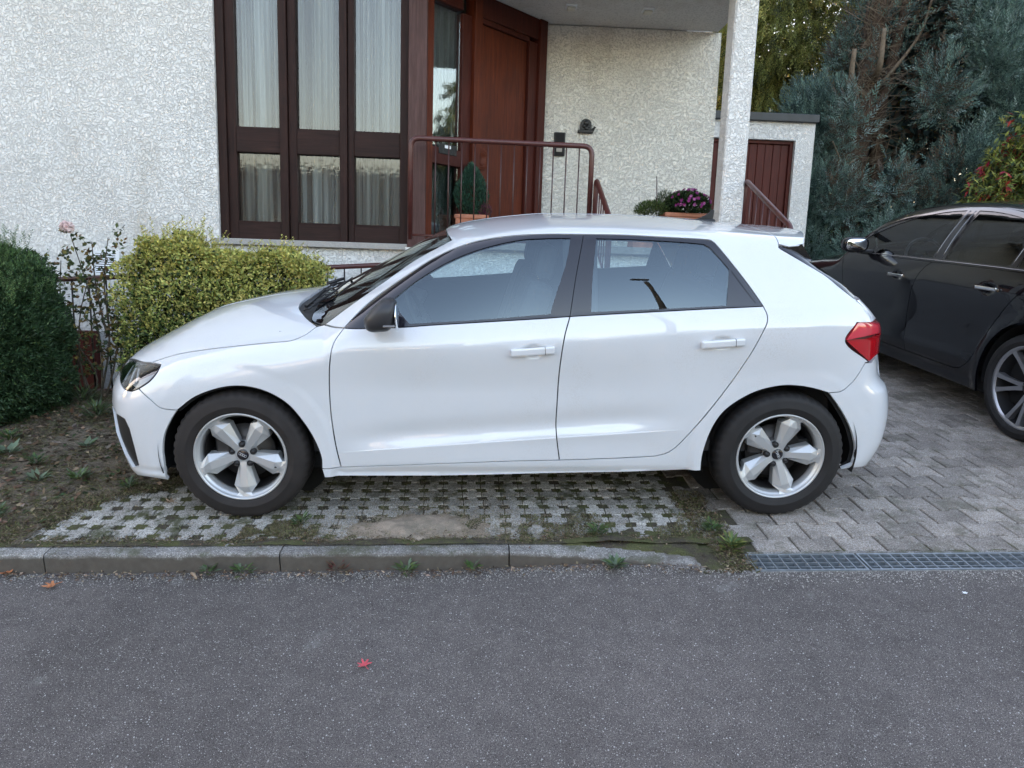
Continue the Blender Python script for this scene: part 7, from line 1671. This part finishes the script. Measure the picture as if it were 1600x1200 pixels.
for (x, y, z, r, n, L, W, lab) in ((-1.45, .62, .01, .10, 130, .10, .008, 'long grassy tuft at the foot of the fence right of the yew'), (-1.72, .95, .01, .12, 150, .12, .008, 'grassy tuft between the yew and the rose stems'), (-1.05, .95, .01, .12, 150, .09, .010, 'grassy weeds behind the front bumper by the fence'),
    (-1.35, -.20, .01, .05, 50, .05, .014, 'small leafy weed in the middle of the leaf litter'), (-1.15, -.85, .005, .06, 70, .045, .010, 'mossy green tuft beside the kerb at the left edge'), (-1.75, .20, .01, .06, 60, .06, .014, 'leafy weed close to the foot of the yew'), (-.70, -.52, .005, .05, 60, .045, .010, 'green tuft where the soil meets the grid pavers')):
    weed(x, y, z, r, n, L, W, lab, .8, p=(.5, .2, .3))

# ragged growth where paving, kerb and soil meet
def edge_blades(name, x, y, L0, L1, p):
    z = np.where(x < -.5, .0, .0)+g_.uniform(-.006, .006, len(x)); blades(name, np.stack([x, y, z], 1), g_.uniform(L0, L1, len(x)), .0035, [MATS['moss_green'], MATS['moss_brown'], MATS['moss_pale'], MATS['straw'], MATS['straw_dark']], p, .7)
n = 9000; x = g_.uniform(-1.3, 2.2, n); y = -1.085+g_.normal(0, .016, n); k = vnoise(x, y*4, 6, 71) > .30; edge_blades('kerb_edge_growth', x[k], y[k], .006, .020, (.2, .32, .12, .16, .2))
n = 16000; y = g_.uniform(-1.12, .15, n); x = np.interp(y, [-1.1, -.70, -.45, -.2, .2], [-1.02, -.86, -.52, -.30, -.30])+g_.normal(-.04, .07, n); k = x < -.2; edge_blades('paving_edge_growth', x[k], y[k], .008, .028, (.22, .30, .08, .18, .22))
n = 6000; x = g_.uniform(2.02, 2.30, n); y = g_.uniform(-1.36, -.55, n); k = (vnoise(x, y, 9, 72) > .35) & (np.abs(x-(2.19+.08*sst(-.6, -1.2, y))) < .09+.03*(y < -1.1)); edge_blades('junction_growth', x[k], y[k], .008, .026, (.3, .3, .12, .13, .15))
n = 2200; x = np.concatenate([g_.uniform(-1.3, 2.2, n//2), g_.uniform(2.02, 2.30, n//2)]); y = np.concatenate([-1.08+g_.normal(0, .03, n//2), g_.uniform(-1.36, -.6, n//2)]); D = rdir(n, g_); D[:, 2] *= .2
k = (x < 2.0) | (np.abs(x-(2.19+.08*sst(-.6, -1.2, y))) < .10)
x, y, D = x[k], y[k], D[k]; n = len(x); o = leaves('edge_litter', np.stack([x, y, np.full(n, .006)], 1), D, rdir(n, g_)*.4+np.array([0, 0, 1]), g_.uniform(.006, .022, n), g_.uniform(.004, .010, n), [MATS['dead_leaf_brown'], MATS['straw'], MATS['dead_leaf_dark'], MATS['dead_leaf_grey']], g_.choice(4, n)); o.matrix_world = SLOPE; o['kind'] = 'stuff'
for _o in bpy.data.objects:
    if 'org' in _o.keys(): del _o['org']
